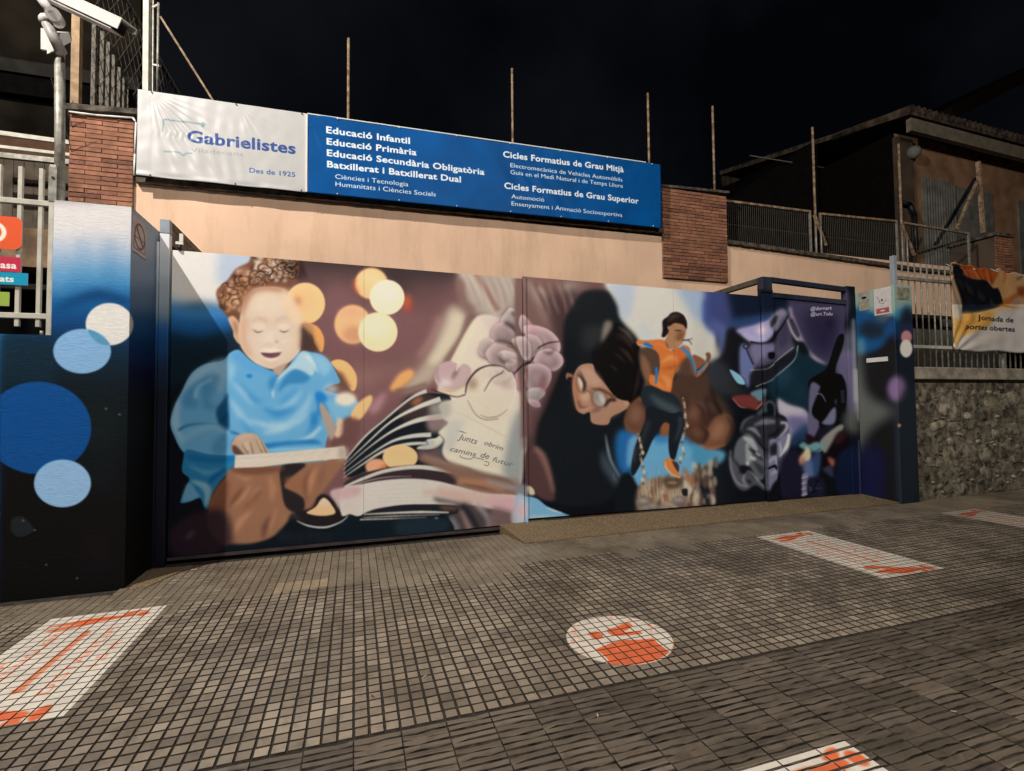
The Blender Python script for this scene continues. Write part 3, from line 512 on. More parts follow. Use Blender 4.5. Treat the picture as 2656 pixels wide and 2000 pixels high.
M.P([(0, 950), (100, 950), (200, 1070), (150, 1080), (0, 1060)], (140, 140, 150), 16, .9); M.P([(115, 990), (140, 965), (190, 1000), (205, 1060), (150, 1060)], (214, 208, 180), 5)
M.P([(0, 1080), (110, 1085), (230, 1110), (350, 1200), (520, 1270), (680, 1345), (520, 1370), (200, 1400), (0, 1440)], (126, 184, 226), 6); M.P([(0, 1090), (110, 1100), (130, 1250), (80, 1400), (0, 1440)], (206, 206, 218), 22, .9); M.P([(0, 1200), (90, 1200), (90, 1300), (0, 1310)], (222, 190, 204), 20, .8); M.L([(120, 1330), (300, 1330), (560, 1340)], (30, 50, 10), (206, 224, 236), 20, .7); M.L([(330, 1210), (430, 1250), (520, 1275)], (4, 14, 4), (226, 234, 238), 6)
# blue around the runner
M.P([(1180, 330), (1400, 350), (1400, 420), (1300, 800), (1200, 830), (1140, 700), (1120, 480)], (42, 110, 180), 26); M.P([(1280, 440), (1390, 400), (1330, 640), (1290, 760), (1250, 700)], (120, 178, 226), 18, .9)
M.P([(1400, 560), (1560, 420), (1740, 380), (1900, 380), (2080, 470), (2200, 560), (2200, 760), (1900, 900), (1700, 960), (1420, 980), (1300, 860)], (112, 180, 226), 12); M.P([(1580, 380), (1900, 380), (2080, 480), (2200, 600), (2100, 600), (1900, 470), (1600, 480)], (50, 128, 200), 26, .8)
M.L([(1010, 380), (1040, 560), (1080, 700), (1170, 860)], (6, 30, 30, 20), (140, 164, 182), 10, .9); M.P([(980, 560), (1060, 700), (1180, 880), (1120, 960), (1040, 860), (960, 720)], (74, 92, 108), 26, .8)
M.P([(1200, 850), (1310, 850), (1380, 1020), (1380, 1200), (1360, 1300), (1200, 1320), (1100, 1200)], (28, 32, 37), 12); M.L([(1100, 820), (1115, 900)], 10, (120, 140, 156), 8, .7)
# rocks at right of the runner, brown
M.P([(1940, -200), (2192, -240), (2500, -100), (2500, 560), (2200, 560), (2060, 500), (1900, 380), (1900, 100)], (92, 68, 58), 22)
M.P([(1640, -150), (1800, -260), (1960, -200), (2192, -240), (2300, 100), (2100, 340), (1920, 300), (1800, 200), (1700, 0)], (84, 62, 54), 22); M.L([(1960, -120), (2050, 0), (2000, 140)], (20, 70, 30), (128, 88, 68), 22, .8); M.L([(2080, -60), (2180, 120)], (30, 80), (60, 46, 42), 20, .8)
M.P([(1240, 190), (1400, -50), (1500, 100), (1460, 300), (1400, 370), (1260, 340)], (140, 98, 74), 14); M.P([(1380, 60), (1500, 130), (1480, 240), (1380, 220)], (196, 150, 124), 14, .8); M.L([(1300, 40), (1330, 120), (1260, 200)], 30, (70, 50, 46), 14, .7)
M.P([(1640, 250), (1700, 230), (1750, 260), (1740, 380), (1640, 390)], (150, 96, 66), 12)
M.E(2040, 310, 60, 46, (176, 112, 90), 22, .9); M.P([(2090, 500), (2200, 420), (2400, 340), (2400, 520), (2200, 560)], (170, 110, 78), 14)
# grasses and stones
M.P([(1380, 1000), (1500, 900), (1700, 860), (1900, 880), (2100, 760), (2300, 740), (2300, 1230), (1700, 1260), (1390, 1270)], (150, 132, 116), 18)
M.blobs([(1400, 1020), (1600, 900), (1900, 900), (2200, 800), (2200, 1220), (1400, 1260)], 150, (14, 40), [(186, 170, 152), (120, 92, 74), (206, 196, 178), (96, 76, 66), (150, 116, 92), (196, 180, 160)], 9, .6, 2.2, 11, 1.5)
for k in range(70):
    x = 1400+k*11.5+(k*53) % 17; y = 1000-(k*37) % 160; M.L([(x, y+150), (x+(k*29) % 40-20, y-60-(k*13) % 60)], (10, 4), [(206, 196, 176), (160, 120, 92), (226, 218, 200), (120, 92, 74)][k % 4], 5, .5)
for x, y, a, b in [(1450, 1150, 90, 60), (1560, 1210, 80, 40), (1700, 1230, 90, 36), (1850, 1140, 90, 60), (1480, 1230, 60, 26)]:
    M.E(x, y, a, b, (128, 120, 118), 9, .9); M.E(x-10, y-16, a*.6, b*.4, (186, 176, 168), 12, .8); M.L([(x-a*.7, y+b*.7), (x+a*.7, y+b*.6)], (4, 22, 4), (60, 62, 70), 8, .8)
M.P([(1670, 880), (1880, 880), (1880, 960), (1760, 1000), (1690, 960)], (84, 70, 58), 14, .8); M.E(1770, 930, 60, 14, (206, 176, 140), 9, .7); M.P([(1900, 900), (1980, 960), (2000, 1040), (1940, 1060)], (206, 200, 190), 9, .9); M.P([(1880, 1010), (1940, 1000), (1940, 1080), (1890, 1070)], (40, 42, 50), 6); M.L([(2060, 960), (2000, 1080), (1980, 1180)], (20, 50, 10), (90, 62, 50), 10, .8)
M.L([(1680, 1060), (1700, 1150)], (60, 20), (150, 92, 66), 9, .8); M.L([(1900, 760), (1960, 880), (2000, 960)], (30, 70, 30), (170, 112, 80), 14, .7)
# ---- mechanics in blue and violet: tiles G and H
M.sk = 1.25
M.tile(1800, 700, 4.384)
M.P([(0, 1100), (240, 1000), (420, 820), (700, 60), (2300, 150), (2300, 2900), (240, 2900), (120, 2000), (60, 1700)], (36, 42, 52), 14)
M.P([(150, 80), (480, 90), (740, 120), (1080, 140), (1040, 560), (800, 640), (480, 700), (420, 820), (370, 930), (300, 960), (260, 780), (130, 620), (130, 460)], (66, 78, 140), 26)
M.P([(430, 120), (1080, 140), (1060, 430), (880, 500), (500, 600), (430, 500)], (30, 42, 70), 26, .9); M.P([(420, 560), (700, 520), (900, 500), (880, 560), (600, 640), (440, 640)], (40, 84, 158), 26, .8)
M.P([(180, 560), (360, 640), (400, 800), (340, 920), (280, 820)], (92, 110, 170), 26, .7)
M.P([(0, 600), (110, 640), (240, 820), (300, 960), (240, 1040), (0, 1000)], (206, 206, 200), 24, .9)
M.P([(400, 660), (640, 790), (660, 1000), (400, 1100), (230, 1060), (330, 960)], (40, 42, 50), 16)
M.P([(480, 680), (700, 620), (880, 560), (900, 700), (800, 820), (660, 830), (560, 760)], (142, 138, 196), 12); M.E(760, 690, 60, 50, (206, 190, 196), 26, .8); M.L([(560, 720), (680, 790), (800, 800)], 60, (160, 158, 206), 18, .8)
M.P([(840, 560), (900, 500), (1000, 440), (1060, 520), (960, 680), (860, 690)], (124, 124, 156), 12); M.P([(850, 590), (900, 540), (950, 520), (930, 600), (860, 660)], (60, 60, 76), 9, .9)
M.P([(640, 850), (890, 830), (960, 700), (1070, 500), (1120, 820), (1160, 880), (980, 1000), (700, 1120), (640, 1060)], (92, 88, 126), 14); M.P([(980, 600), (1060, 560), (1080, 800), (960, 900)], (66, 62, 96), 24, .7)
M.L([(640, 820), (780, 840), (880, 790), (1000, 640), (1080, 500)], (20, 24, 20, 18, 10), (34, 34, 46), 5)
M.P([(520, 880), (600, 850), (660, 1040), (690, 1090), (620, 1340), (560, 1240), (520, 1180)], (96, 112, 180), 10); M.L([(580, 860), (640, 1000), (680, 1080)], 14, (40, 40, 60), 5)
M.P([(640, 860), (900, 850), (890, 930), (760, 1010), (700, 1070)], (120, 118, 170), 14, .8)
M.E(590, 870, 36, 30, (60, 60, 84), 6); M.E(590, 870, 16, 14, (130, 130, 160), 5); M.P([(820, 950), (910, 940), (910, 1000), (840, 1020)], (36, 36, 48), 4)
M.P([(1100, 180), (1700, 200), (1700, 700), (1640, 900), (1560, 1100), (1500, 1100), (1350, 1000), (1250, 860), (1180, 700), (1100, 480)], (78, 72, 116), 12)
M.P([(1250, 480), (1600, 500), (1640, 700), (1560, 930), (1440, 960), (1330, 840)], (54, 46, 92), 50, .9); M.E(1550, 600, 40, 60, (44, 36, 76), 24, .8)
M.L([(1085, 420), (1120, 560), (1200, 760), (1300, 950), (1500, 1090)], (34, 40, 50, 60, 40), (156, 146, 176), 16, .9)
M.L([(1060, 560), (1110, 700), (1180, 800), (1240, 820)], (14, 26, 30, 10), (166, 160, 186), 8); M.L([(1100, 560), (1150, 660), (1190, 760)], 30, (60, 56, 80), 9)
M.P([(1700, 700), (1800, 700), (1800, 980), (1640, 960)], (110, 110, 140), 30, .8); M.P([(1640, 960), (1800, 960), (1840, 1600), (1740, 1600), (1700, 1300), (1600, 1150)], (112, 104, 152), 20, .9); M.L([(1790, 560), (1800, 900), (1820, 1500)], 40, (160, 176, 196), 16, .6)
M.P([(1200, 830), (1280, 900), (1360, 1040), (1560, 1100), (1560, 1200), (1300, 1300), (1300, 1560), (1200, 1600), (900, 1500), (820, 1240), (1100, 1050)], (30, 66, 92), 16); M.E(1000, 1200, 120, 120, (40, 86, 120), 50, .8); M.E(1200, 1400, 100, 100, (34, 74, 100), 40, .8); M.P([(1160, 830), (1250, 830), (1300, 960), (1200, 940)], (38, 44, 52), 12)
M.P([(1600, 840), (1650, 740), (1700, 740), (1690, 860), (1600, 1150), (1680, 1200), (1730, 1350), (1720, 1600), (1700, 1750), (1300, 1750), (1340, 1500), (1300, 1280), (1420, 1180), (1510, 1110)], (26, 27, 36), 5)
M.P([(1320, 1300), (1430, 1320), (1410, 1400), (1350, 1560), (1340, 1750), (1300, 1700)], (104, 104, 146), 8); M.L([(1390, 1410), (1450, 1420), (1500, 1510)], (8, 14, 6), (140, 150, 180), 5); M.E(1610, 1500, 14, 40, (84, 92, 116), 8, .8)
M.L([(640, 1140), (800, 1130), (880, 1080), (1000, 980), (1130, 880)], (10, 12, 12, 10, 8), (168, 176, 182), 3); M.L([(700, 1330), (880, 1240), (1060, 1100), (1150, 1000), (1180, 860)], (12, 12, 12, 12, 14), (160, 172, 178), 3); M.P([(660, 1160), (880, 1110), (1120, 940), (1150, 980), (880, 1230), (700, 1310), (640, 1300)], (48, 50, 62), 10, .9)
M.P([(120, 1120), (300, 1040), (420, 1160), (520, 1330), (640, 1380), (500, 1440), (300, 1400), (160, 1300)], (62, 68, 76), 26, .8)
M.P([(405, 1135), (500, 1180), (560, 1240), (580, 1300), (520, 1300), (470, 1260)], (112, 176, 206), 5); M.P([(640, 1400), (790, 1350), (790, 1440), (760, 1500), (700, 1480)], (92, 136, 160), 8); M.P([(430, 1450), (560, 1420), (680, 1440), (740, 1520), (720, 1590), (600, 1570), (520, 1540)], (150, 62, 60), 8); M.L([(440, 1460), (520, 1550), (600, 1570)], (6, 16, 6), (196, 110, 110), 5); M.L([(700, 1590), (760, 1530), (790, 1470)], (8, 24, 8), (206, 100, 80), 6)
M.P([(100, 1400), (300, 1440), (420, 1700), (60, 1700)], (96, 70, 58), 30, .8)
M.tile(1800, 980, 4.384)
M.P([(60, 300), (300, 350), (400, 480), (420, 600), (330, 560), (280, 700), (240, 800), (100, 790), (90, 720)], (120, 82, 62), 16, .95); M.P([(90, 740), (200, 640), (330, 560), (300, 760), (200, 810), (110, 800)], (186, 124, 92), 10); M.P([(0, 560), (90, 520), (80, 640), (0, 660)], (170, 112, 84), 16, .9)
M.P([(0, 700), (80, 720), (240, 800), (360, 860), (280, 980), (0, 980)], (84, 160, 204), 16); M.blobs([(0, 1000), (270, 950), (240, 1420), (0, 1460)], 60, (10, 30), [(176, 166, 150), (110, 84, 70), (206, 196, 180), (92, 74, 64)], 9, .65, 2.2, 12, 1.5)
M.P([(950, 230), (1050, 300), (1280, 380), (1300, 560), (1200, 640), (1080, 700), (1060, 500), (960, 400)], (150, 144, 186), 12); M.P([(960, 260), (1100, 320), (1250, 370), (1200, 440), (1000, 400)], (176, 172, 186), 20, .9); M.P([(1060, 440), (1290, 460), (1280, 560), (1120, 620)], (100, 96, 160), 24, .8)
M.P([(1160, 600), (1290, 520), (1300, 700), (1200, 740), (1120, 800), (1080, 680)], (40, 78, 140), 18, .9)
M.L([(800, 380), (790, 300), (850, 270), (900, 330), (900, 440)], (20, 30, 26, 30, 26), (86, 100, 112), 8); M.L([(720, 430), (790, 360)], 50, (80, 96, 106), 10)
M.P([(520, 600), (560, 480), (680, 420), (800, 440), (900, 430), (1000, 430), (1050, 480), (1060, 560), (1000, 660), (880, 720), (820, 800), (700, 700), (560, 640)], (62, 66, 80), 8)
for P, w_, c in [([(530, 600), (570, 500), (680, 430)], (10, 26, 10), (110, 118, 130)), ([(600, 580), (680, 590), (760, 680)], (10, 60, 10), (130, 140, 156)), ([(680, 540), (800, 500), (900, 500)], (20, 70, 40), (120, 118, 150)), ([(980, 510), (1050, 520), (1040, 600), (940, 700), (830, 720)], (30, 34, 34, 30, 14), (166, 170, 200)), ([(910, 440), (980, 440), (1040, 480)], 30, (44, 44, 50)), ([(820, 660), (900, 640), (1000, 560)], (20, 50, 20), (44, 44, 56))]:
    M.L(P, w_, c, 8, .9)
M.P([(480, 740), (560, 650), (640, 640), (740, 760), (800, 860), (800, 1120), (720, 1160), (640, 1020), (540, 1000), (500, 1010), (450, 900)], (104, 112, 128), 8)
M.P([(400, 850), (430, 820), (440, 920), (500, 1000), (560, 1100), (620, 1040), (680, 1140), (800, 1240), (800, 1280), (700, 1220), (600, 1280), (520, 1270), (450, 1180), (400, 1000)], (92, 98, 116), 7)
for P, w_, c in [([(560, 680), (640, 720), (720, 830)], (20, 80, 20), (166, 176, 186)), ([(600, 740), (620, 840), (620, 960)], (30, 70, 60), (150, 158, 172)), ([(620, 800), (700, 860), (780, 940)], (10, 34, 10), (40, 44, 56)), ([(640, 900), (700, 930)], 30, (200, 206, 216)), ([(600, 960), (620, 990)], 30, (206, 212, 220)), ([(700, 850), (750, 890)], 20, (206, 210, 222)), ([(680, 960), (760, 1040), (780, 1100)], (20, 80, 30), (70, 76, 90)), ([(520, 1080), (560, 1000)], 30, (44, 48, 60)), ([(470, 930), (520, 1010), (600, 1040)], (8, 20, 10), (46, 50, 62)), ([(410, 900), (430, 1060), (500, 1200), (620, 1240)], (10, 20, 26, 20), (140, 148, 166)), ([(580, 1090), (560, 1160), (600, 1230)], (10, 26, 10), (150, 156, 176)), ([(640, 1060), (720, 1160), (800, 1240)], (14, 26, 14), (160, 166, 186)), ([(610, 1160), (650, 1200)], 30, (50, 52, 60))]:
    M.L(P, w_, c, 8, .85)
M.P([(830, 740), (940, 700), (1060, 620), (1110, 640), (1090, 780), (1040, 920), (960, 1100), (880, 1200), (820, 1260)], (122, 126, 166), 8); M.L([(1080, 640), (1050, 780), (970, 900)], (24, 40, 20), (196, 200, 216), 6); M.L([(960, 720), (980, 820), (960, 900)], (20, 30, 14), (170, 176, 206), 7); M.P([(840, 780), (920, 740), (920, 860), (850, 880)], (56, 56, 66), 10)
M.L([(830, 960), (900, 900), (930, 1000)], (20, 40, 20), (150, 156, 190), 8); M.L([(820, 1030), (900, 1000), (920, 1060)], (16, 30, 10), (30, 30, 40), 5); M.L([(860, 1100), (900, 1060), (970, 1080)], (20, 40, 20), (150, 150, 196), 8); M.L([(1040, 900), (1000, 1020), (960, 1090)], (8, 20, 8), (170, 80, 110), 6)
M.P([(1000, 900), (1180, 820), (1220, 1000), (1230, 1340), (980, 1340), (960, 1120)], (48, 48, 84), 18)
M.P([(1300, 420), (1400, 440), (1420, 560), (1360, 680), (1300, 740), (1290, 600)], (104, 100, 146), 8); M.P([(1400, 360), (1460, 300), (1440, 200), (1420, 240), (1350, 350), (1360, 440), (1440, 480)], (16, 16, 20), 6); M.P([(1560, 360), (1610, 340), (1610, 480), (1560, 540), (1450, 520), (1500, 450)], (110, 118, 156), 7); M.P([(1420, 600), (1600, 540), (1540, 660), (1420, 700)], (48, 44, 70), 10)
M.P([(1430, 720), (1640, 540), (1700, 560), (1620, 700), (1500, 860)], (140, 142, 140), 8); M.P([(1500, 860), (1620, 660), (1680, 610), (1760, 700), (1720, 860), (1640, 900), (1600, 1140), (1520, 1060), (1440, 1020)], (44, 34, 44), 10); M.P([(1620, 640), (1700, 620), (1700, 700), (1600, 760)], (84, 44, 52), 14, .9); M.P([(1520, 900), (1600, 940), (1580, 1020), (1540, 980)], (206, 110, 76), 12, .9); M.P([(1460, 1040), (1560, 1000), (1590, 1130), (1540, 1110)], (74, 76, 124), 12, .9)
M.P([(1270, 640), (1340, 660), (1380, 720), (1320, 780), (1280, 720)], (64, 34, 52), 8); M.P([(1190, 770), (1240, 730), (1300, 760), (1370, 730), (1440, 740), (1480, 800), (1400, 850), (1300, 830), (1220, 800)], (96, 160, 172), 7); M.L([(1300, 790), (1360, 840), (1440, 800)], 14, (50, 100, 116), 6, .8)
M.P([(1240, 850), (1290, 790), (1330, 870), (1310, 960), (1230, 970), (1200, 920)], (232, 206, 160), 12); M.P([(1190, 930), (1240, 880), (1260, 960), (1210, 1000)], (226, 130, 84), 12, .9); M.P([(1230, 960), (1330, 930), (1420, 840), (1420, 1000), (1370, 1150), (1260, 1120)], (92, 116, 180), 14); M.P([(1340, 900), (1420, 850), (1420, 1020), (1370, 1140)], (36, 80, 160), 14, .8)
for k in range(8): M.E(1262-(k % 2)*6, 1100+k*32, 42, 20, [(128, 126, 170), (150, 150, 190)][k % 2], 5, 1, -.3)
M.P([(1300, 1150), (1460, 1140), (1480, 1340), (1310, 1350)], (44, 48, 84), 12); M.blobs([(1310, 1160), (1440, 1160), (1440, 1300), (1310, 1300)], 14, (6, 14), [(90, 92, 130), (26, 28, 44)], 4, .7, 2, 5)
M.P([(1640, 900), (1740, 800), (1860, 800), (1880, 1340), (1660, 1330), (1600, 1140)], (34, 48, 100), 20, .9); M.L([(1850, 700), (1860, 1000), (1870, 1330)], 14, (92, 100, 170), 6, .7)
M.L([(1820, -100), (1830, 200), (1850, 500)], (60, 70, 30), (156, 156, 156), 16, .8); M.P([(1700, 400), (1840, 380), (1850, 620), (1760, 620), (1690, 520)], (112, 116, 116), 30, .8)
M.sk = 1.0
# brown rocks between the runner and the machinery
M.tile(1340, 700, 4.384)
RK = [([(1500, 1180), (1560, 1120), (1640, 1300), (1560, 1420), (1440, 1400)], (104, 74, 60)), ([(1900, 1250), (2080, 1220), (2250, 1400), (2300, 1640), (2200, 1800), (2000, 1720), (1880, 1500)], (74, 54, 47)),
      ([(1960, 1560), (2040, 1500), (2130, 1600), (2100, 1760), (1990, 1800), (1930, 1700)], (98, 68, 56)), ([(2100, 1420), (2200, 1440), (2330, 1600), (2340, 1760), (2220, 1700)], (62, 46, 42)), ([(2230, 1700), (2400, 1640), (2470, 1780), (2380, 1990), (2220, 2040), (2120, 1990)], (132, 90, 68)),
      ([(1950, 1790), (2080, 1760), (2180, 1860), (2120, 1990), (2000, 1950)], (88, 60, 50)), ([(1270, 1560), (1380, 1470), (1480, 1560), (1500, 1680), (1440, 1820), (1320, 1840), (1230, 1740)], (112, 78, 62))]
for P, c in RK:
    M.P(P, c, 14); q = np.array(P, float); m_ = q.mean(0); M.P(m_+(q-m_)*.5+np.array([-14, -22]), tuple(min(255, v+34) for v in c), 26, .7); M.L([tuple(q[1]*.9+m_*.1), tuple(q[2]*.9+m_*.1), tuple(q[3]*.9+m_*.1)], (8, 34, 8), (42, 34, 34), 14, .7)
M.L([(2050, 1980), (2200, 2030), (2380, 1990)], (8, 30, 8), (170, 118, 88), 10, .7)
# ---- runner
M.tile(1340, 700, 4.384)
M.P([(1400, 900), (1640, 880), (1640, 1100), (1600, 1300), (1500, 1300), (1420, 1150)], (88, 70, 60), 12); M.P([(1420, 960), (1500, 1050), (1530, 1200), (1480, 1270), (1420, 1120)], (150, 108, 84), 12, .8)
M.P([(1370, 805), (1500, 800), (1680, 800), (1750, 920), (1820, 880), (1900, 900), (1960, 960), (1900, 1080), (1840, 1120), (1780, 1240), (1740, 1400), (1600, 1340), (1510, 1290), (1520, 1190), (1600, 1200), (1630, 1060), (1600, 940), (1500, 880), (1380, 860)], (214, 124, 66), 4)
for P, w_, c in [([(1640, 1060), (1740, 1000), (1820, 1020)], (10, 60, 20), (238, 166, 104)), ([(1640, 1200), (1720, 1260), (1720, 1360)], (10, 70, 30), (236, 160, 96)), ([(1780, 920), (1860, 940), (1860, 1060)], (20, 60, 30), (216, 104, 56)), ([(1640, 1130), (1760, 1110), (1850, 1080)], (6, 30, 10), (160, 88, 50)), ([(1560, 1210), (1600, 1290), (1690, 1350)], (10, 34, 10), (240, 160, 100)), ([(1520, 830), (1640, 850), (1740, 920)], (20, 50, 10), (226, 134, 74))]:
    M.L(P, w_, c, 12, .8)
M.L([(1380, 848), (1460, 860), (1550, 880)], (8, 20, 10), (150, 190, 220), 4); M.P([(1440, 850), (1480, 825), (1550, 870), (1540, 888)], (40, 120, 200), 4); M.L([(1590, 1110), (1590, 1190), (1585, 1300)], (34, 34, 16), (50, 126, 190), 4)
M.P([(1880, 860), (1960, 880), (1990, 970), (2060, 1060), (2040, 1180), (2100, 1130), (2170, 1050), (2180, 1080), (2090, 1200), (2030, 1220), (1960, 1100), (1900, 960)], (186, 122, 92), 4)
M.L([(1860, 880), (1930, 930), (1990, 1030), (2030, 1170)], (30, 36, 40, 20), (64, 140, 200), 4); M.L([(2050, 1170), (2110, 1120), (2160, 1060)], (26, 20, 8), (70, 150, 206), 4)
M.P([(1880, 1040), (1960, 1000), (2020, 1180), (2080, 1220), (2140, 1150), (2200, 1300), (2100, 1500), (1900, 1420), (1800, 1240)], (82, 62, 54), 18, .95); M.P([(2000, 980), (2040, 970), (2140, 1040), (2060, 1130), (2030, 1060)], (140, 92, 70), 6)
M.P([(2150, 950), (2190, 940), (2210, 980), (2190, 1040), (2150, 1050), (2160, 1000)], (120, 88, 66), 5)
M.P([(1715, 740), (1735, 600), (1800, 560), (1900, 570), (1928, 680), (1905, 760), (1880, 840), (1800, 900), (1720, 880), (1690, 800)], (176, 132, 100), 4); M.P([(1710, 880), (1790, 910), (1780, 925), (1750, 900), (1690, 800)], (130, 92, 70), 6, .8)
M.P([(1840, 700), (1910, 700), (1895, 780), (1830, 830), (1810, 760)], (122, 86, 62), 12, .8); M.L([(1800, 690), (1870, 690)], 12, (60, 42, 34), 5); M.E(1840, 830, 40, 22, (196, 150, 120), 9, .7)
M.P([(1660, 580), (1720, 530), (1760, 490), (1830, 480), (1900, 520), (1935, 600), (1930, 680), (1900, 620), (1800, 590), (1720, 640), (1730, 700), (1690, 760), (1650, 760), (1660, 680)], (36, 30, 30), 4); M.P([(1720, 640), (1740, 560), (1800, 500), (1880, 510), (1930, 590), (1925, 660), (1890, 625), (1800, 605), (1740, 640)], (40, 32, 31), 4); M.L([(1720, 590), (1780, 530), (1860, 520)], (10, 40, 10), (88, 74, 68), 12, .8)
M.L([(1890, 800), (1950, 796), (2005, 780)], (14, 10, 3), (40, 32, 32), 2); M.L([(1940, 796), (1985, 830), (1985, 860)], (8, 8, 3), (40, 32, 32), 2)
M.P([(1450, 1330), (1540, 1320), (1640, 1370), (1750, 1400), (1860, 1500), (1900, 1700), (1910, 1780), (1600, 1700), (1460, 1560), (1410, 1440)], (40, 48, 56), 6)
M.L([(1520, 1420), (1640, 1520), (1800, 1600), (1860, 1700)], (30, 90, 90, 40), (84, 102, 112), 26, .8)
M.tile(1340, 1040, 4.384)
M.P([(1500, 60), (1750, 140), (1870, 120), (1900, 200), (1900, 300), (1850, 480), (1800, 660), (1760, 670), (1730, 560), (1730, 380), (1740, 260), (1690, 230), (1560, 420), (1480, 600), (1400, 740), (1330, 850), (1300, 800), (1320, 640), (1360, 480), (1420, 330), (1460, 220)], (34, 40, 47), 4)
M.L([(1500, 230), (1440, 420), (1370, 600)], (60, 40, 20), (60, 64, 68), 20, .7); M.L([(1860, 180), (1860, 300), (1800, 460)], (50, 40, 20), (62, 74, 86), 16, .8); M.L([(1350, 520), (1340, 700)], 20, (90, 84, 82), 9, .6)
M.P([(1670, 700), (1720, 650), (1790, 680), (1800, 760), (1860, 830), (1860, 875), (1800, 860), (1720, 790), (1680, 750)], (222, 140, 80), 4); M.L([(1690, 690), (1700, 760), (1760, 830), (1850, 868)], (10, 14, 12, 10), (240, 214, 180), 4, .9); M.P([(1770, 680), (1840, 720), (1840, 810), (1790, 740)], (84, 56, 48), 6)
for pts in ([(1400, 380), (1410, 500), (1420, 620), (1440, 800), (1450, 940)], [(1910, -30), (1920, 80), (1910, 200), (1930, 330), (1880, 460), (1890, 600), (1870, 700)]):
    for k in range(26):
        t = k/25*(len(pts)-1); i = min(int(t), len(pts)-2); u = t-i; x = pts[i][0]*(1-u)+pts[i+1][0]*u+((k*71) % 34-17); y = pts[i][1]*(1-u)+pts[i+1][1]*u
        M.E(x, y, 10+(k % 3)*5, 12+(k % 4)*4, [(206, 186, 166), (120, 92, 76), (170, 140, 116), (226, 214, 200)][k % 4], 4, .8)
M.sk = 1.0
# signatures
M.tile(1800, 700, 4.384); Q = lambda x, y: (1800+x/4.384, 200+y/4.384)
letter(M, '@dornart', Q(1325, 462), Q(1565, 452), 9, (206, 206, 220), .01, .2, .9); letter(M, '@uri.Tolu', Q(1325, 522), Q(1575, 518), 9, (206, 206, 220), .01, .2, .9)
# the machinery on the far right is made darker and greyer as a whole
wgt = np.clip((np.arange(2656)-1830)/90.0, 0, 1)[None, :, None]*.9
lum = M.a.mean(2, keepdims=True); M.a = M.a*(1-wgt)+wgt*((M.a*.72+lum*.28)*np.clip(.48+lum*1.15, 0, 1.18))
wg = np.exp(-(((np.arange(2656)-1350)/120.0)**2))[None, :, None]*np.exp(-(((np.arange(1070)+500-920)/130.0)**2))[:, None, None]
lum = M.a.mean(2, keepdims=True); M.a = M.a*(1-.5*wg)+.5*wg*(lum*np.array([1.0, .93, .94])); M.a = M.a*(1-wg*.4)+wg*.4*np.clip((M.a-.5)*1.25+.46, 0, 1)
# paint grain of the sprayed mural
gn = blur(rng.standard_normal((1070, 2656)).astype(np.float32), 2.2)*.05+blur(rng.standard_normal((1070, 2656)).astype(np.float32), 9)*.16
M.a *= 1+gn[..., None]*.6
# ---- painted pillar and low wall at the left (front plane), its own picture so that the faces do not mix
ML = Canvas(520, 1110, (18, 22, 27), 0, 500)
ML.tile(0, 0, 1)
for y, c in [(500, (206, 204, 206)), (600, (196, 198, 208)), (640, (160, 178, 200)), (672, (120, 160, 196)), (705, (76, 140, 190)), (745, (40, 104, 160)), (785, (18, 78, 136)), (830, (16, 60, 108)), (870, (24, 52, 80)), (900, (24, 42, 60)), (950, (22, 34, 44)), (1010, (22, 28, 32)), (1150, (19, 22, 25)), (1300, (16, 18, 21)), (1450, (18, 20, 25))]:
    ML.P([(-60, y), (560, y), (560, 1700), (-60, 1700)], c, 22, 1, False)
ML.P([(-40, 866), (140, 872), (140, 1000), (-40, 1000)], (28, 44, 58), 14, .8, False)
for k in range(60): ML.E(140+(k*67) % 200, 620+(k*41) % 150, 26, 5, [(150, 180, 214), (60, 120, 176), (30, 96, 156)][k % 3], 7, .12)
ML.L([(150, 800), (250, 765), (345, 790)], (10, 30, 14), (10, 44, 90), 9, .7)
ML.E(250, 1150, 90, 160, (34, 38, 40), 40, .5); ML.E(250, 1420, 70, 90, (40, 34, 34), 36, .6)
ML.E(284, 841, 62, 55, (214, 213, 212), 1); ML.E(213, 911, 75, 58, (126, 170, 214), 1)
ML.P([(228, 856), (250, 862), (272, 878), (285, 895), (262, 893), (240, 878)], (84, 144, 184), 1)
ML.E(98, 1110, 139, 120, (0, 74, 138), 1.4); ML.E(162, 1254, 74, 62, (136, 176, 218), 1.4)
ML.P([(30, 1345), (60, 1340), (82, 1360), (86, 1380), (54, 1394), (30, 1380)], (36, 40, 44), 2)
for x, y in [(310, 1075), (90, 1375), (120, 1465), (60, 1350), (354, 1255), (200, 1500), (275, 1060)]: ML.E(x, y, 3, 2.4, (120, 120, 118), .6, .8)
ML.a *= 1+(blur(rng.standard_normal((1110, 520)).astype(np.float32), 5)*.12+blur(rng.standard_normal((1110, 520)).astype(np.float32), 1.2)*.03)[..., None]
# side face of that pillar, its shade put into darker tones than the front
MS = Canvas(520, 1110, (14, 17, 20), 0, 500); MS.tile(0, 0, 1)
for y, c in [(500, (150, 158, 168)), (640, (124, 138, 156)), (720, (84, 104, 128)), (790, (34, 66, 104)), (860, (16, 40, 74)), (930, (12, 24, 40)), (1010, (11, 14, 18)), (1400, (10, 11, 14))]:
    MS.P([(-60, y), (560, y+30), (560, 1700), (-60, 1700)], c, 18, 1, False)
MS.E(284, 841, 62, 55, (176, 172, 166), 1)
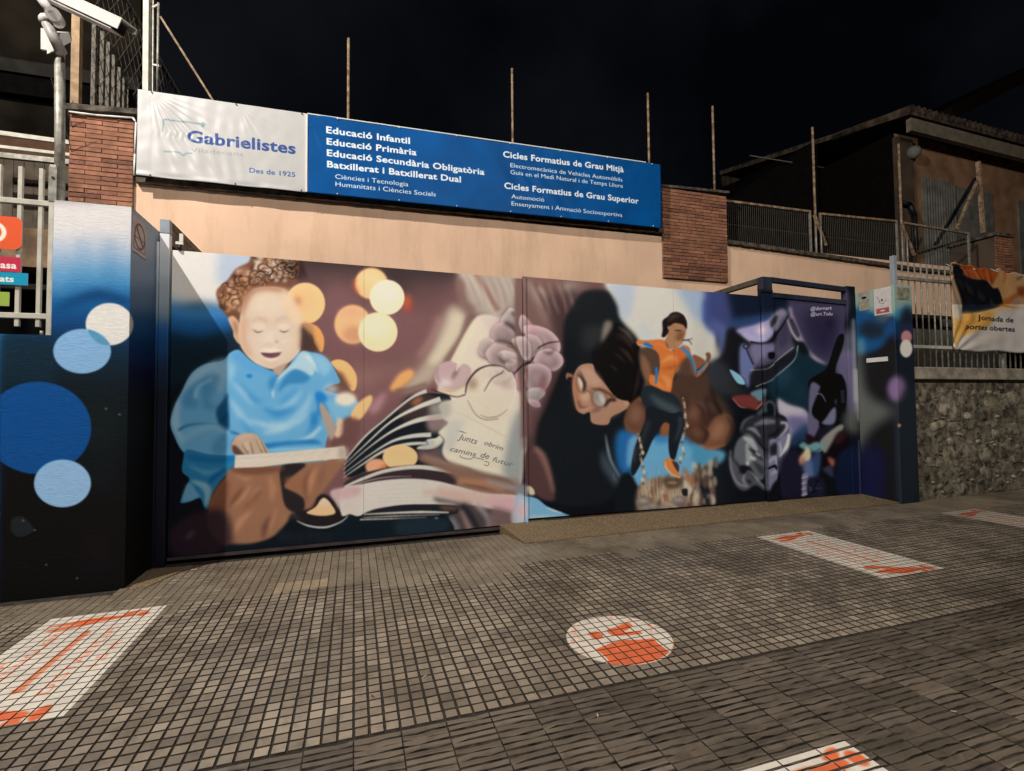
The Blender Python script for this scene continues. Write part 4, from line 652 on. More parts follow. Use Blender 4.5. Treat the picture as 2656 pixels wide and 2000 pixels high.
# left gate post and the dark navy steel
MP = Canvas(520, 1110, (14, 18, 24), 0, 500); MP.tile(0, 0, 1)
for y, c in [(500, (206, 208, 214)), (660, (176, 184, 192)), (720, (140, 154, 166)), (790, (120, 136, 150)), (830, (34, 84, 138)), (870, (18, 62, 110)), (930, (18, 40, 64)), (1000, (20, 30, 42)), (1300, (20, 26, 34))]:
    MP.P([(-60, y), (560, y), (560, 1700), (-60, 1700)], c, 16, 1, False)
# ---- right pillar: inner face + front face
MR = Canvas(460, 700, (18, 20, 26), 2150, 700); MR.tile(2220, 720, 6.944)
MR.P([(-200, -40), (1100, -40), (1100, 640), (700, 700), (400, 680), (-200, 560)], (132, 156, 148), 30)
MR.P([(-200, 560), (60, 560), (300, 620), (420, 800), (600, 860), (740, 640), (1100, 640), (1100, 900), (740, 1000), (600, 1200), (400, 1330), (-200, 1360)], (16, 76, 128), 50)
MR.P([(740, 560), (980, 500), (1040, 720), (900, 800), (720, 760)], (76, 148, 186), 36, .9); MR.L([(800, 540), (850, 490)], 20, (170, 190, 190), 12, .7)
MR.P([(100, 820), (300, 780), (500, 900), (480, 1060), (240, 1100), (60, 1000)], (22, 34, 44), 50, .9); MR.P([(360, 680), (620, 700), (560, 820), (380, 780)], (84, 104, 128), 36, .7)
MR.E(90, 1240, 70, 160, (76, 140, 168), 46, .9); MR.P([(560, 780), (740, 800), (740, 1100), (600, 1080)], (8, 66, 124), 40, .8)
MR.P([(-200, 1500), (100, 1440), (400, 1330), (740, 1180), (740, 3800), (-200, 3800)], (14, 15, 20), 50)
MR.P([(740, 900), (1100, 860), (1100, 3900), (720, 3900)], (34, 40, 50), 50); MR.P([(760, 860), (1040, 860), (1040, 1100), (760, 1100)], (44, 54, 86), 50, .8)
MR.E(910, 1070, 96, 116, (188, 130, 138), 10); MR.E(905, 1278, 112, 160, (214, 212, 205), 3)
MR.tile(1992, 1000, 3.331)
MR.E(1110, 30, 82, 112, (136, 110, 156), 22, .95)
MR.P([(700, -300), (800, -300), (860, 60), (1100, 220), (900, 380), (800, 560), (700, 560)], (108, 112, 110), 46, .85)
MR.P([(800, 560), (1000, 560), (1000, 1000), (800, 1000)], (24, 32, 74), 46, .8); MR.L([(775, 500), (780, 950)], 10, (84, 92, 150), 6, .6)
MR.P([(1140, 120), (1350, 120), (1400, 1050), (1140, 1050)], (40, 48, 56), 20, .7); MR.E(1135, 345, 16, 16, (196, 140, 110), 5, .9)
# ---- printed banner on the right hand fence
MB = Canvas(240, 330, (222, 214, 200), 2440, 640); MB.tile(2420, 640, 5.208)
MB.P([(230, 220), (1300, 300), (1300, 860), (900, 830), (380, 900), (250, 600)], (232, 208, 168), 14)
MB.P([(840, 330), (1300, 340), (1300, 480), (1100, 620), (960, 740), (880, 620), (800, 520)], (240, 214, 160), 14); MB.P([(1040, 340), (1300, 350), (1300, 480), (1120, 400)], (236, 230, 216), 16, .9)
MB.L([(960, 340), (975, 400), (950, 500)], 20, (196, 110, 60), 12, .8); MB.E(1150, 430, 30, 26, (120, 120, 130), 10, .8); MB.E(1185, 412, 14, 10, (40, 44, 60), 5)
MB.P([(900, 740), (1000, 690), (1120, 620), (1300, 540), (1300, 640), (1200, 640), (1080, 740), (960, 800)], (216, 150, 84), 10); MB.P([(1130, 560), (1220, 540), (1240, 640), (1180, 680)], (150, 80, 50), 14, .8)
MB.P([(1040, 770), (1130, 680), (1180, 720), (1160, 790), (1300, 740), (1300, 820), (1080, 800)], (222, 210, 200), 9)
MB.P([(340, 250), (840, 290), (830, 460), (760, 500), (640, 440), (500, 420), (400, 360)], (206, 120, 66), 10)
for k in range(10): MB.L([(360+k*46, 260+k*4), (420+k*40, 330+k*16), (470+k*36, 420+k*12)], (10, 26, 8), [(240, 190, 120), (140, 60, 44), (222, 140, 70), (200, 84, 60)][k % 4], 9, .8)
MB.P([(250, 240), (350, 260), (420, 380), (560, 440), (700, 460), (800, 560), (870, 570), (930, 750), (880, 820), (600, 890), (390, 905), (380, 800), (340, 640), (270, 400)], (34, 40, 54), 7)
for k in range(9): MB.L([(300+k*60, 380+k*40), (380+k*50, 520+k*30), (420+k*54, 600+k*24)], (6, 22, 6), [(66, 74, 90), (18, 22, 32), (110, 116, 128)][k % 3], 9, .7)
MB.P([(380, 905), (600, 885), (860, 835), (930, 780), (1300, 830), (1300, 860), (1160, 900), (1000, 1060), (760, 1120), (500, 1180), (300, 1260), (260, 1000)], (228, 172, 88), 20)
MB.L([(900, 790), (1100, 830), (1300, 846)], (16, 24, 14), (170, 84, 56), 5)
MB.P([(860, 860), (1300, 850), (1300, 1400), (300, 1400), (290, 1300), (500, 1180), (740, 1080), (840, 940)], (212, 206, 202), 26)
MB.P([(240, 460), (380, 760), (380, 960), (340, 1000), (250, 880)], (204, 196, 180), 8); MB.P([(250, 960), (330, 1010), (360, 1200), (330, 1330), (290, 1330)], (222, 176, 100), 12, .9)
MB.P([(540, 1180), (760, 1140), (1000, 1180), (1000, 1280), (760, 1300), (560, 1280)], (206, 196, 188), 12, .7)
QB = lambda x, y: (x/5.208-20, y/5.208)
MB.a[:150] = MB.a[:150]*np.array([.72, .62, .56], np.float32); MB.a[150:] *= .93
letter(MB, 'Jornada de', QB(595, 990), QB(1090, 1025), 13, (38, 36, 44), .02); letter(MB, 'portes obertes', QB(430, 1112), QB(1105, 1150), 13, (38, 36, 44), .02)
# ------------------------------------------------------------------ materials
def mat(name, col, rough=.7, metal=0.0, spec=.4, nscale=8, namp=.15, bump=.0, bscale=60, col2=None, stain=None, detail=5, rand=0.0):
    m = bpy.data.materials.new(name); m.use_nodes = True; n = m.node_tree.nodes; l = m.node_tree.links
    b = n['Principled BSDF']; b.inputs['Roughness'].default_value = rough; b.inputs['Metallic'].default_value = metal
    b.inputs['Specular IOR Level'].default_value = spec
    g = n.new('ShaderNodeNewGeometry'); no = n.new('ShaderNodeTexNoise'); no.inputs['Scale'].default_value = nscale; no.inputs['Detail'].default_value = detail
    l.new(g.outputs['Position'], no.inputs['Vector'])
    mx = n.new('ShaderNodeMix'); mx.data_type = 'RGBA'
    c2 = col2 if col2 else tuple(max(0, c*(1-namp*2)) for c in col); c1 = col if col2 else tuple(min(1, c*(1+namp*.6)) for c in col)
    rp = n.new('ShaderNodeMapRange'); rp.inputs['From Min'].default_value = .35; rp.inputs['From Max'].default_value = .65
    l.new(no.outputs['Fac'], rp.inputs['Value']); l.new(rp.outputs[0], mx.inputs['Factor'])
    mx.inputs['A'].default_value = (*c1, 1); mx.inputs['B'].default_value = (*c2, 1); outc = mx.outputs['Result']
    if rand:
        oi = n.new('ShaderNodeObjectInfo'); hs = n.new('ShaderNodeHueSaturation'); mr = n.new('ShaderNodeMapRange')
        mr.inputs['To Min'].default_value = 1-rand; mr.inputs['To Max'].default_value = 1+rand
        l.new(oi.outputs['Random'], mr.inputs['Value']); l.new(mr.outputs[0], hs.inputs['Value']); l.new(outc, hs.inputs['Color']); outc = hs.outputs['Color']
    if stain:
        sn = n.new('ShaderNodeTexNoise'); sn.inputs['Scale'].default_value = stain[1]; sn.inputs['Detail'].default_value = 8; sn.inputs['Roughness'].default_value = .7
        mp = n.new('ShaderNodeMapping'); mp.inputs['Scale'].default_value = stain[3] if len(stain) > 3 else (1, 1, 1)
        l.new(g.outputs['Position'], mp.inputs['Vector']); l.new(mp.outputs[0], sn.inputs['Vector'])
        sr = n.new('ShaderNodeMapRange'); sr.inputs['From Min'].default_value = .5; sr.inputs['From Max'].default_value = .72; sr.inputs['To Max'].default_value = stain[2]
        l.new(sn.outputs['Fac'], sr.inputs['Value'])
        m2 = n.new('ShaderNodeMix'); m2.data_type = 'RGBA'; m2.inputs['B'].default_value = (*stain[0], 1); l.new(outc, m2.inputs['A']); l.new(sr.outputs[0], m2.inputs['Factor']); outc = m2.outputs['Result']
    l.new(outc, b.inputs['Base Color'])
    if bump:
        bn = n.new('ShaderNodeTexNoise'); bn.inputs['Scale'].default_value = bscale; bn.inputs['Detail'].default_value = 6
        l.new(g.outputs['Position'], bn.inputs['Vector']); bp = n.new('ShaderNodeBump'); bp.inputs['Strength'].default_value = .6; bp.inputs['Distance'].default_value = bump
        l.new(bn.outputs['Fac'], bp.inputs['Height']); l.new(bp.outputs[0], b.inputs['Normal'])
    return m
def picmat(name, img, rough=.5, bump=.0, bscale=(40, 40, 40), spec=.4, wave=0.0, coat=0.0):
    m = bpy.data.materials.new(name); m.use_nodes = True; n = m.node_tree.nodes; l = m.node_tree.links; b = n['Principled BSDF']
    b.inputs['Roughness'].default_value = rough; b.inputs['Specular IOR Level'].default_value = spec
    if coat: b.inputs['Coat Weight'].default_value = coat; b.inputs['Coat Roughness'].default_value = .12
    t = n.new('ShaderNodeTexImage'); t.image = img; t.interpolation = 'Cubic'; t.extension = 'EXTEND'; l.new(t.outputs['Color'], b.inputs['Base Color'])
    if bump:
        g = n.new('ShaderNodeNewGeometry'); mp = n.new('ShaderNodeMapping'); mp.inputs['Scale'].default_value = bscale
        bn = n.new('ShaderNodeTexNoise'); bn.inputs['Scale'].default_value = 1; bn.inputs['Detail'].default_value = 5; bn.inputs['Distortion'].default_value = wave
        l.new(g.outputs['Position'], mp.inputs['Vector']); l.new(mp.outputs[0], bn.inputs['Vector'])
        bp = n.new('ShaderNodeBump'); bp.inputs['Strength'].default_value = .7; bp.inputs['Distance'].default_value = bump
        l.new(bn.outputs['Fac'], bp.inputs['Height']); l.new(bp.outputs[0], b.inputs['Normal'])
    return m
# ------------------------------------------------------------------ mesh building
def tag(o, label=None, cat=None, group=None, kind=None):
    if label: o['label'] = label
    if cat: o['category'] = cat
    if group: o['group'] = group
    if kind: o['kind'] = kind
    return o
def empty(name, loc, label, cat, group=None):
    o = bpy.data.objects.new(name, None); o.location = loc; o.empty_display_size = .1; COL.objects.link(o)
    return tag(o, label, cat, group)
def wloc(o):
    v = Vector((0, 0, 0))
    while o: v += o.location; o = o.parent
    return v
class B:
    """collects shapes in world coordinates, out() links them as one mesh object"""
    def __init__(s): s.v, s.f, s.m, s.sm = [], [], [], []
    def face(s, idx, m=0, sm=False): s.f.append(idx); s.m.append(m); s.sm.append(sm)
    def box(s, x0, x1, y0, y1, z0, z1, m=0, front=None, bev=0.0):
        k = len(s.v)
        s.v += [(x, y, z) for z in (z0, z1) for y in (y0, y1) for x in (x0, x1)]
        for i, q in enumerate([(0, 1, 5, 4), (1, 3, 7, 5), (3, 2, 6, 7), (2, 0, 4, 6), (4, 5, 7, 6), (0, 2, 3, 1)]):
            s.face([k+a for a in q], (front if front is not None and i == 0 else m))
        return s
    def hexa(s, P, m=0, front=None):    # 8 points: bottom ring of 4 (front-left, front-right, back-right, back-left), top ring of 4
        k = len(s.v); s.v += [tuple(p) for p in P]
        for i, q in enumerate([(0, 1, 5, 4), (1, 2, 6, 5), (2, 3, 7, 6), (3, 0, 4, 7), (4, 5, 6, 7), (3, 2, 1, 0)]):
            s.face([k+a for a in q], (front if front is not None and i == 0 else m))
        return s
    def tube(s, p, q, r, n=8, m=0, r2=None, caps=True, smooth=True):
        p, q = Vector(p), Vector(q); d = (q-p).normalized(); a = d.orthogonal().normalized(); b = d.cross(a); r2 = r if r2 is None else r2; k = len(s.v)
        for c, rr in ((p, r), (q, r2)):
            for i in range(n):
                t = 2*math.pi*i/n; s.v.append(tuple(c+a*rr*math.cos(t)+b*rr*math.sin(t)))
        for i in range(n): s.face([k+i, k+(i+1) % n, k+n+(i+1) % n, k+n+i], m, smooth)
        if caps: s.face([k+n-1-i for i in range(n)], m); s.face([k+n+i for i in range(n)], m)
        return s
    def path(s, pts, r, n=6, m=0):
        for a, b in zip(pts, pts[1:]): s.tube(a, b, r, n, m)
        return s
    def bar(s, p, q, w, h, m=0, up=(0, 0, 1)):      # rectangular bar from p to q
        p, q = Vector(p), Vector(q); d = (q-p).normalized(); u = Vector(up)
        sd = d.cross(u)
        if sd.length < .01: sd = d.cross(Vector((0, 1, 0)))
        sd.normalize(); u = sd.cross(d).normalized()
        o = [(-w/2, -h/2), (w/2, -h/2), (w/2, h/2), (-w/2, h/2)]; k = len(s.v)
        for c in (p, q):
            for a, b in o: s.v.append(tuple(c+sd*a+u*b))
        for i in range(4): s.face([k+i, k+(i+1) % 4, k+4+(i+1) % 4, k+4+i], m)
        s.face([k+3, k+2, k+1, k], m); s.face([k+4, k+5, k+6, k+7], m)
        return s
    def prism(s, pts, y0, y1, m=0, front=None):    # outline in (x, z), extruded along y
        k = len(s.v); n = len(pts); s.v += [(x, y0, z) for x, z in pts]+[(x, y1, z) for x, z in pts]
        s.face([k+i for i in range(n)], front if front is not None else m); s.face([k+2*n-1-i for i in range(n)], m)
        for i in range(n): s.face([k+(i+1) % n, k+i, k+n+i, k+n+(i+1) % n], m)
        return s
    def sph(s, c, r, n=10, m=0, sc=(1, 1, 1)):
        k = len(s.v); R_ = n//2
        for i in range(R_+1):
            t = math.pi*i/R_
            for j in range(n): a = 2*math.pi*j/n; s.v.append((c[0]+r*sc[0]*math.sin(t)*math.cos(a), c[1]+r*sc[1]*math.sin(t)*math.sin(a), c[2]+r*sc[2]*math.cos(t)))
        for i in range(R_):
            for j in range(n): s.face([k+i*n+j, k+(i+1)*n+j, k+(i+1)*n+(j+1) % n, k+i*n+(j+1) % n], m, True)
        return s
    def mesh(s, name, mats, uv=None, off=(0, 0, 0), bev=0.0):
        me = bpy.data.meshes.new(name); o = off
        me.from_pydata([(x-o[0], y-o[1], z-o[2]) for x, y, z in s.v], [], s.f)
        for m in mats: me.materials.append(m)
        me.polygons.foreach_set('material_index', s.m); me.polygons.foreach_set('use_smooth', s.sm)
        if uv:
            ul = me.uv_layers.new(name='UVMap'); V = s.v
            for p in me.polygons:
                for li, vi in zip(p.loop_indices, p.vertices): ul.data[li].uv = uv(*V[vi])
        me.validate(); me.update()
        return me
    def out(s, name, mats, parent=None, uv=None, bev=0.0, **kw):
        if not isinstance(mats, (list, tuple)): mats = [mats]
        off = wloc(parent) if parent else Vector((0, 0, 0))
        o = bpy.data.objects.new(name, s.mesh(name, mats, uv, off)); COL.objects.link(o)
        if parent: o.parent = parent
        if bev:
            md = o.modifiers.new('bevel', 'BEVEL'); md.width = bev; md.segments = 2; md.limit_method = 'ANGLE'; md.angle_limit = R(50)
        return tag(o, **kw)
def uvp(a, b, ia, ib):      # planar UV from world coordinates ia / ib in the ranges a and b
    return lambda *p: ((p[ia]-a[0])/(a[1]-a[0]), (p[ib]-b[0])/(b[1]-b[0]))

# colours
m_peach = mat('peach_plaster', (.80, .545, .385), .85, nscale=1.6, namp=.05, bump=.004, bscale=22, stain=((.42, .29, .19), 3.2, .45, (1, 1, .16)))
m_conc = mat('dirty_concrete', (.10, .082, .062), .9, nscale=9, namp=.4, bump=.006, bscale=50)
m_conc2 = mat('pale_concrete_cap', (.34, .30, .24), .85, nscale=6, namp=.2, bump=.004, bscale=40, stain=((.10, .085, .06), 3, .7))
m_brick = mat('red_brick', (.30, .132, .078), .85, nscale=14, namp=.14, bump=.003, bscale=120, rand=.2)
m_brickd = mat('dark_brick', (.21, .092, .06), .88, nscale=30, namp=.2, bump=.003, bscale=120, rand=.3)
m_mortar = mat('mortar', (.30, .22, .16), .95, nscale=30, namp=.2, bump=.003, bscale=90)
m_navy = mat('navy_steel_paint', (.022, .03, .055), .42, nscale=6, namp=.2, bump=.0006, bscale=30)
m_dark = mat('black_steel', (.012, .013, .018), .5, nscale=8, namp=.2)
m_cream = mat('cream_painted_steel', (.52, .50, .43), .5, nscale=10, namp=.08, stain=((.2, .15, .1), 5, .35))
m_gal = mat('galvanised_steel', (.33, .32, .28), .5, metal=.3, nscale=20, namp=.2, stain=((.12, .08, .05), 6, .6))
m_rust = mat('rusty_steel', (.30, .21, .13), .75, nscale=14, namp=.3, stain=((.14, .06, .03), 7, .8))
m_cctv = mat('white_housing_plastic', (.62, .60, .58), .45, nscale=12, namp=.03)
m_cctvd = mat('dark_glass', (.02, .02, .022), .1)
m_grey = mat('grey_paint', (.30, .34, .40), .5, nscale=8, namp=.08)
m_int = mat('shade_black_interior', (.012, .010, .009), .9, nscale=2, namp=.3)  # near-black base colour stands in for the shade of unlit rooms
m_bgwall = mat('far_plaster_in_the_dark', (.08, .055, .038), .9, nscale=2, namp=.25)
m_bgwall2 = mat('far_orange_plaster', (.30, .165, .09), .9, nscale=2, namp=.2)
m_bggrey = mat('far_grey_metal', (.17, .165, .15), .7, nscale=3, namp=.2)
m_roof = mat('far_roof_tiles', (.085, .060, .040), .9, nscale=5, namp=.4)
m_white = mat('white_plastic', (.72, .71, .68), .5, nscale=10, namp=.03)
m_lampm = mat('lamp_post_steel', (.2, .2, .2), .5)

# ------------------------------------------------------------------ the pavement
m_ground = mat('joint_sand', (.035, .028, .022), .95, nscale=14, namp=.3, bump=.004, bscale=60)
def tilemat(name, c1, c2, dark, pitch, rough=.44, sub=True):
    m = bpy.data.materials.new(name); m.use_nodes = True; n = m.node_tree.nodes; l = m.node_tree.links; b = n['Principled BSDF']
    g = n.new('ShaderNodeNewGeometry')
    def cell(px, py, sc=1):
        mp = n.new('ShaderNodeVectorMath'); mp.operation = 'SNAP'; mp.inputs[1].default_value = (px, py, 10)
        ad = n.new('ShaderNodeVectorMath'); ad.operation = 'ADD'; ad.inputs[1].default_value = (20.0, 20.0-TY0+0.0, 5); l.new(g.outputs['Position'], ad.inputs[0]); l.new(ad.outputs[0], mp.inputs[0])
        wn = n.new('ShaderNodeTexWhiteNoise'); wn.noise_dimensions = '3D'; l.new(mp.outputs[0], wn.inputs['Vector']); return wn.outputs['Value']
    def noise_(s, d=5, r=.55):
        no = n.new('ShaderNodeTexNoise'); no.inputs['Scale'].default_value = s; no.inputs['Detail'].default_value = d; no.inputs['Roughness'].default_value = r
        l.new(g.outputs['Position'], no.inputs['Vector']); return no.outputs['Fac']
    def mr(v, a, b_, c=0, d=1):
        q = n.new('ShaderNodeMapRange'); q.inputs['From Min'].default_value = a; q.inputs['From Max'].default_value = b_; q.inputs['To Min'].default_value = c; q.inputs['To Max'].default_value = d; l.new(v, q.inputs['Value']); return q.outputs[0]
    def mix(A, Bc, f, ty='MIX'):
        x = n.new('ShaderNodeMix'); x.data_type = 'RGBA'; x.blend_type = ty
        for k, v in (('A', A), ('B', Bc), ('Factor', f)):
            if isinstance(v, (tuple, float, int)): x.inputs[k].default_value = (*v, 1) if isinstance(v, tuple) else v
            else: l.new(v, x.inputs[k])
        return x.outputs['Result']
    col = mix(c1, c2, cell(.2, .2))
    if sub:
        hv = n.new('ShaderNodeHueSaturation'); l.new(col, hv.inputs['Color']); l.new(mr(cell(pitch[0], pitch[1]), 0, 1, .72, 1.28), hv.inputs['Value']); col = hv.outputs['Color']
    col = mix(col, dark, mr(noise_(1.1, 6, .6), .50, .68, 0, .75))
    col = mix(col, dark, mr(noise_(9, 8, .7), .52, .7, 0, .65))
    col = mix(col, (.24, .2, .155), mr(noise_(3.1, 7, .7), .60, .76, 0, .35))
    l.new(col, b.inputs['Base Color'])
    l.new(mr(noise_(5, 6), .35, .7, rough-.14, rough+.16), b.inputs['Roughness'])
    bp = n.new('ShaderNodeBump'); bp.inputs['Strength'].default_value = .6; bp.inputs['Distance'].default_value = .0022; l.new(noise_(70, 7, .65), bp.inputs['Height']); l.new(bp.outputs[0], b.inputs['Normal'])
    return m
TY0 = 2.34                                   # joint between the two kinds of paving
T_ = .2; Q_ = T_/3
m_tile = tilemat('grooved_cement_tile', (.180, .146, .110), (.262, .214, .164), (.056, .043, .031), (Q_, Q_))
m_worn = tilemat('worn_cement_tile', (.165, .133, .095), (.215, .174, .125), (.075, .058, .042), (Q_, Q_), sub=False)
m_yel = tilemat('yellowish_cement_tile', (.29, .23, .145), (.31, .25, .16), (.16, .125, .085), (Q_, Q_), sub=False)
m_strip = tilemat('ribbed_cement_tile', (.088, .070, .052), (.132, .106, .080), (.030, .024, .018), (.2, .04), .42)
m_groove = mat('groove_dirt', (.040, .031, .022), .95, nscale=40, namp=.3)
m_groove2 = mat('packed_dirt', (.052, .041, .031), .95, nscale=16, namp=.5, bump=.003, bscale=60)
pave = B().box(-16+0, 26, -9, 11.5, -.32, -.0095)
pavement = pave.out('pavement', m_ground, kind='structure')
pavement.data.transform(Matrix.Translation((-GX, 0, 0))); pavement.location = (GX, 0, 0); pavement.rotation_euler = (0, -math.atan(SLOPE), 0)
def tile_mesh(kind, seed):
    rg = random.Random(seed); b = B()
    if kind == 'square':
        nx, ny, gx, gy, h = 3, 3, .0086, .0080, .009
    elif kind == 'worn':
        nx, ny, gx, gy, h = 3, 3, .0064, .0066, .006
    else:
        nx, ny, gx, gy, h = 1, 5, .006, .0105, .009
    b.box(.0005, .1995, .0005, .1995, -.02, -h, 1)
    for i in range(nx):
        for j in range(ny):
            x0, x1, y0, y1 = i*T_/nx+gx/2, (i+1)*T_/nx-gx/2, j*T_/ny+gy/2, (j+1)*T_/ny-gy/2
            c = .0022
            if kind == 'rib':            # ribs are broken and worn unevenly
                e = [rg.uniform(-.0035, .0035) for _ in range(6)]; c = .002
                xs = [x0, x0+(x1-x0)*.33, x0+(x1-x0)*.66, x1]; k = len(b.v); hz = [-rg.uniform(0, .0022) for _ in range(4)]
                for q, x in enumerate(xs):
                    ya, yb = y0+abs(e[q % 6])*.8, y1-abs(e[(q+2) % 6])*.8
                    if rg.random() < .30: ya = y0-.008
                    if rg.random() < .10: hz[q] = -.006
                    b.v += [(x, ya-c, -h), (x, ya, hz[q]), (x, yb, hz[q]), (x, yb+c, -h)]
                for q in range(3):
                    for r_ in range(3): b.face([k+q*4+r_, k+(q+1)*4+r_, k+(q+1)*4+r_+1, k+q*4+r_+1], 0 if r_ == 1 else 1)
                b.face([k, k+1, k+2, k+3], 1); b.face([k+15, k+14, k+13, k+12], 1); continue
            k = len(b.v); z = [rg.uniform(-.0009, 0) for _ in range(4)]; j_ = lambda: rg.uniform(-.0012, .0012)
            b.v += [(x0-c*.4, y0-c*.4, -h), (x1+c*.4, y0-c*.4, -h), (x1+c*.4, y1+c*.4, -h), (x0-c*.4, y1+c*.4, -h)]
            b.v += [(x0+c+j_(), y0+c+j_(), z[0]), (x1-c+j_(), y0+c+j_(), z[1]), (x1-c+j_(), y1-c+j_(), z[2]), (x0+c+j_(), y1-c+j_(), z[3])]
            for q in range(4): b.face([k+q, k+(q+1) % 4, k+4+(q+1) % 4, k+4+q], 1 if kind == 'square' else 0)
            b.face([k+4, k+5, k+6, k+7])
    return b
def lay(kind, material, name, xs, ys, y_org, limit, label_key, pick=None, zoff=0.0):
    bs = [tile_mesh(kind, s) for s in range(12)]
    gm = m_groove2 if kind == 'rib' else m_groove
    mes = [b.mesh(name, [material, gm]) for b in bs]
    cells = []
    for i in xs:
        for j in ys:
            x, y = i*T_-GX*0, y_org+j*T_
            if pick and not pick(i, j, x, y): continue
            px, py = to_px(x+.1, y+.1, gz(x)); cells.append((math.hypot(x+.1, y+.1) if (-150 < px < 2800 and py < 2150) else 1e3+math.hypot(x, y), i, j, x, y))
    cells.sort(); rg = random.Random(5)
    for c in cells[:limit]:
        o = bpy.data.objects.new(name, mes[rg.randrange(12)]); o.parent = pavement
        o.location = (c[3]-GX, c[4], zoff+rg.uniform(-.0009, .0006)); COL.objects.link(o)
    if cells[limit:]:
        V, F, Mi = [], [], []
        for c in cells[limit:]:
            b = bs[rg.randrange(12)]; k = len(V); dz = zoff+rg.uniform(-.0009, .0006)
            V += [(x+c[3]-GX, y+c[4], z+dz) for x, y, z in b.v]; F += [[q+k for q in f] for f in b.f]; Mi += b.m
        me = bpy.data.meshes.new(name); me.from_pydata(V, [], F); me.materials.append(material); me.materials.append(gm); me.polygons.foreach_set('material_index', Mi); me.update()
        o = bpy.data.objects.new('far_'+name, me); o.parent = pavement; COL.objects.link(o); o['kind'] = 'stuff'
def in_ped(x, y):      # under the walls, pillars and the ramp
    return (y > 4.68 and x < -1.95) or (y > 4.86 and x > 1.62 and x < 7.0) or (y > 4.84 and x > 6.9) or (y > 5.32)
wornset = lambda i, j, x, y: (y > 4.30) or (y > 4.05 and ((i*7+j*3) % 11) < 2) or (y > 3.9 and .2 < x < 1.4 and ((i*5+j*3) % 4) < 2)
yelset = lambda i, j: j == 10 and i in (-3, -2)
lay('square', m_tile, 'grooved_tile', range(-22, 62), range(0, 15), TY0, 290, '', lambda i, j, x, y: not in_ped(x, y) and not wornset(i, j, x, y) and not yelset(i, j))
lay('worn', m_worn, 'worn_tile', range(-22, 62), range(0, 15), TY0, 290, '', lambda i, j, x, y: not in_ped(x, y) and wornset(i, j, x, y) and not yelset(i, j))
lay('worn', m_yel, 'yellowish_tile', range(-4, 0), range(10, 11), TY0, 9, '', lambda i, j, x, y: yelset(i, j))
lay('rib', m_strip, 'ribbed_tile', range(-22, 62), range(-13, 0), TY0-.012, 290, '')
m_pale = mat('cigarette_paper', (.42, .38, .32), .8)
# litter
LIT = [('whitish cigarette end on the ribbed tiles near the joint', 1.06, 2.12), ('small whitish cigarette end on the ribbed tiles at the lower right', 2.6, 1.62), ('cigarette end just left of the round floor sign', .35, 2.72), ('cigarette end near the pebbled threshold', 2.3, 4.3)]
for k in range(4):
    x, y = LIT[k][1:]; a = rng.uniform(0, 3.14); z = gz(x)+.004
    b = B(); L_ = rng.uniform(.008, .02)
    b.tube((x, y, z), (x+math.cos(a)*.022, y+math.sin(a)*.022, z), .0034, 8); tag(b.out('cigarette_end', m_pale), LIT[k][0], 'litter', 'cigarette ends on the pavement')
LEF = [('dry leaf right of the left floor sign', -.55, 3.5), ('dry curled leaf left of the round floor sign', .9, 3.0), ('dry dark leaf below the round floor sign', 1.45, 2.2), ('dry leaf above the joint in the middle of the pavement', .1, 2.62)]
for k in range(4):
        x, y = LEF[k][1:]; a = rng.uniform(0, 3.14); z = gz(x)+.004; b = B(); L_ = .014
        b.v += [(x, y, z), (x+math.cos(a)*L_*1.6, y+math.sin(a)*L_*1.6, z+.002), (x+math.cos(a)*L_*2.6, y+math.sin(a)*L_*2.6+.004, z), (x+math.cos(a+.7)*L_, y+math.sin(a+.7)*L_, z+.004)]; b.face([0, 1, 3]); b.face([1, 2, 3]); b.face([0, 3, 2, 1])
        tag(b.out('dry_leaf', m_dark), LEF[k][0], 'leaf', 'dry leaves on the pavement')

# ------------------------------------------------------------------ painted markings on the tile tops
def clip(poly, a, b, c):   # keep a*x+b*y<=c
    out = []
    for p, q in zip(poly, poly[1:]+poly[:1]):
        dp, dq = a*p[0]+b*p[1]-c, a*q[0]+b*q[1]-c
        if dp <= 0: out.append(p)
        if dp*dq < 0: t = dp/(dp-dq); out.append((p[0]+(q[0]-p[0])*t, p[1]+(q[1]-p[1])*t))
    return out
ORA = (206, 100, 60); WHT = (204, 196, 184)
def marking(outl, canvas, x0, x1, y0, y1, label, ribs=False, ppm=500, name='floor_sign'):
    """outl: convex outline in plan; paint lies on the raised tops and thinly in the grooves"""
    b = B(); n = len(outl)
    gx, gy = (.0085, .0080) if not ribs else (.007, .013)
    px_, py_ = (Q_, Q_) if not ribs else (T_, T_/5); oy = TY0 if not ribs else TY0-.012
    for i in range(int(x0/px_)-2, int(x1/px_)+2):
        for j in range(int((y0-oy)/py_)-2, int((y1-oy)/py_)+2):
            a0, a1, c0, c1 = i*px_+gx/2, (i+1)*px_-gx/2, oy+j*py_+gy/2, oy+(j+1)*py_-gy/2
            P = [(a0, c0), (a1, c0), (a1, c1), (a0, c1)]
            for p, q in zip(outl, outl[1:]+outl[:1]):
                nx, ny = (q[1]-p[1]), -(q[0]-p[0]); P = clip(P, nx, ny, nx*p[0]+ny*p[1])
                if len(P) < 3: break
            if len(P) < 3: continue
            k = len(b.v); b.v += [(x, y, gz(x)+.0016) for x, y in P]; b.face(list(range(k, k+len(P))))
    k = len(b.v); b.v += [(x, y, gz(x)-.0058) for x, y in outl]; b.face(list(range(k, k+n)), 1)
    im = image(name, canvas.a); m = picmat('floor_paint', im, .6, .0015, (60, 60, 60))
    return b.out(name, [m, m_paintgr], uv=lambda x, y, z: ((x-x0)/(x1-x0), (y-y0)/(y1-y0)), label=label, cat='floor sign', group='distance signs painted on the pavement')
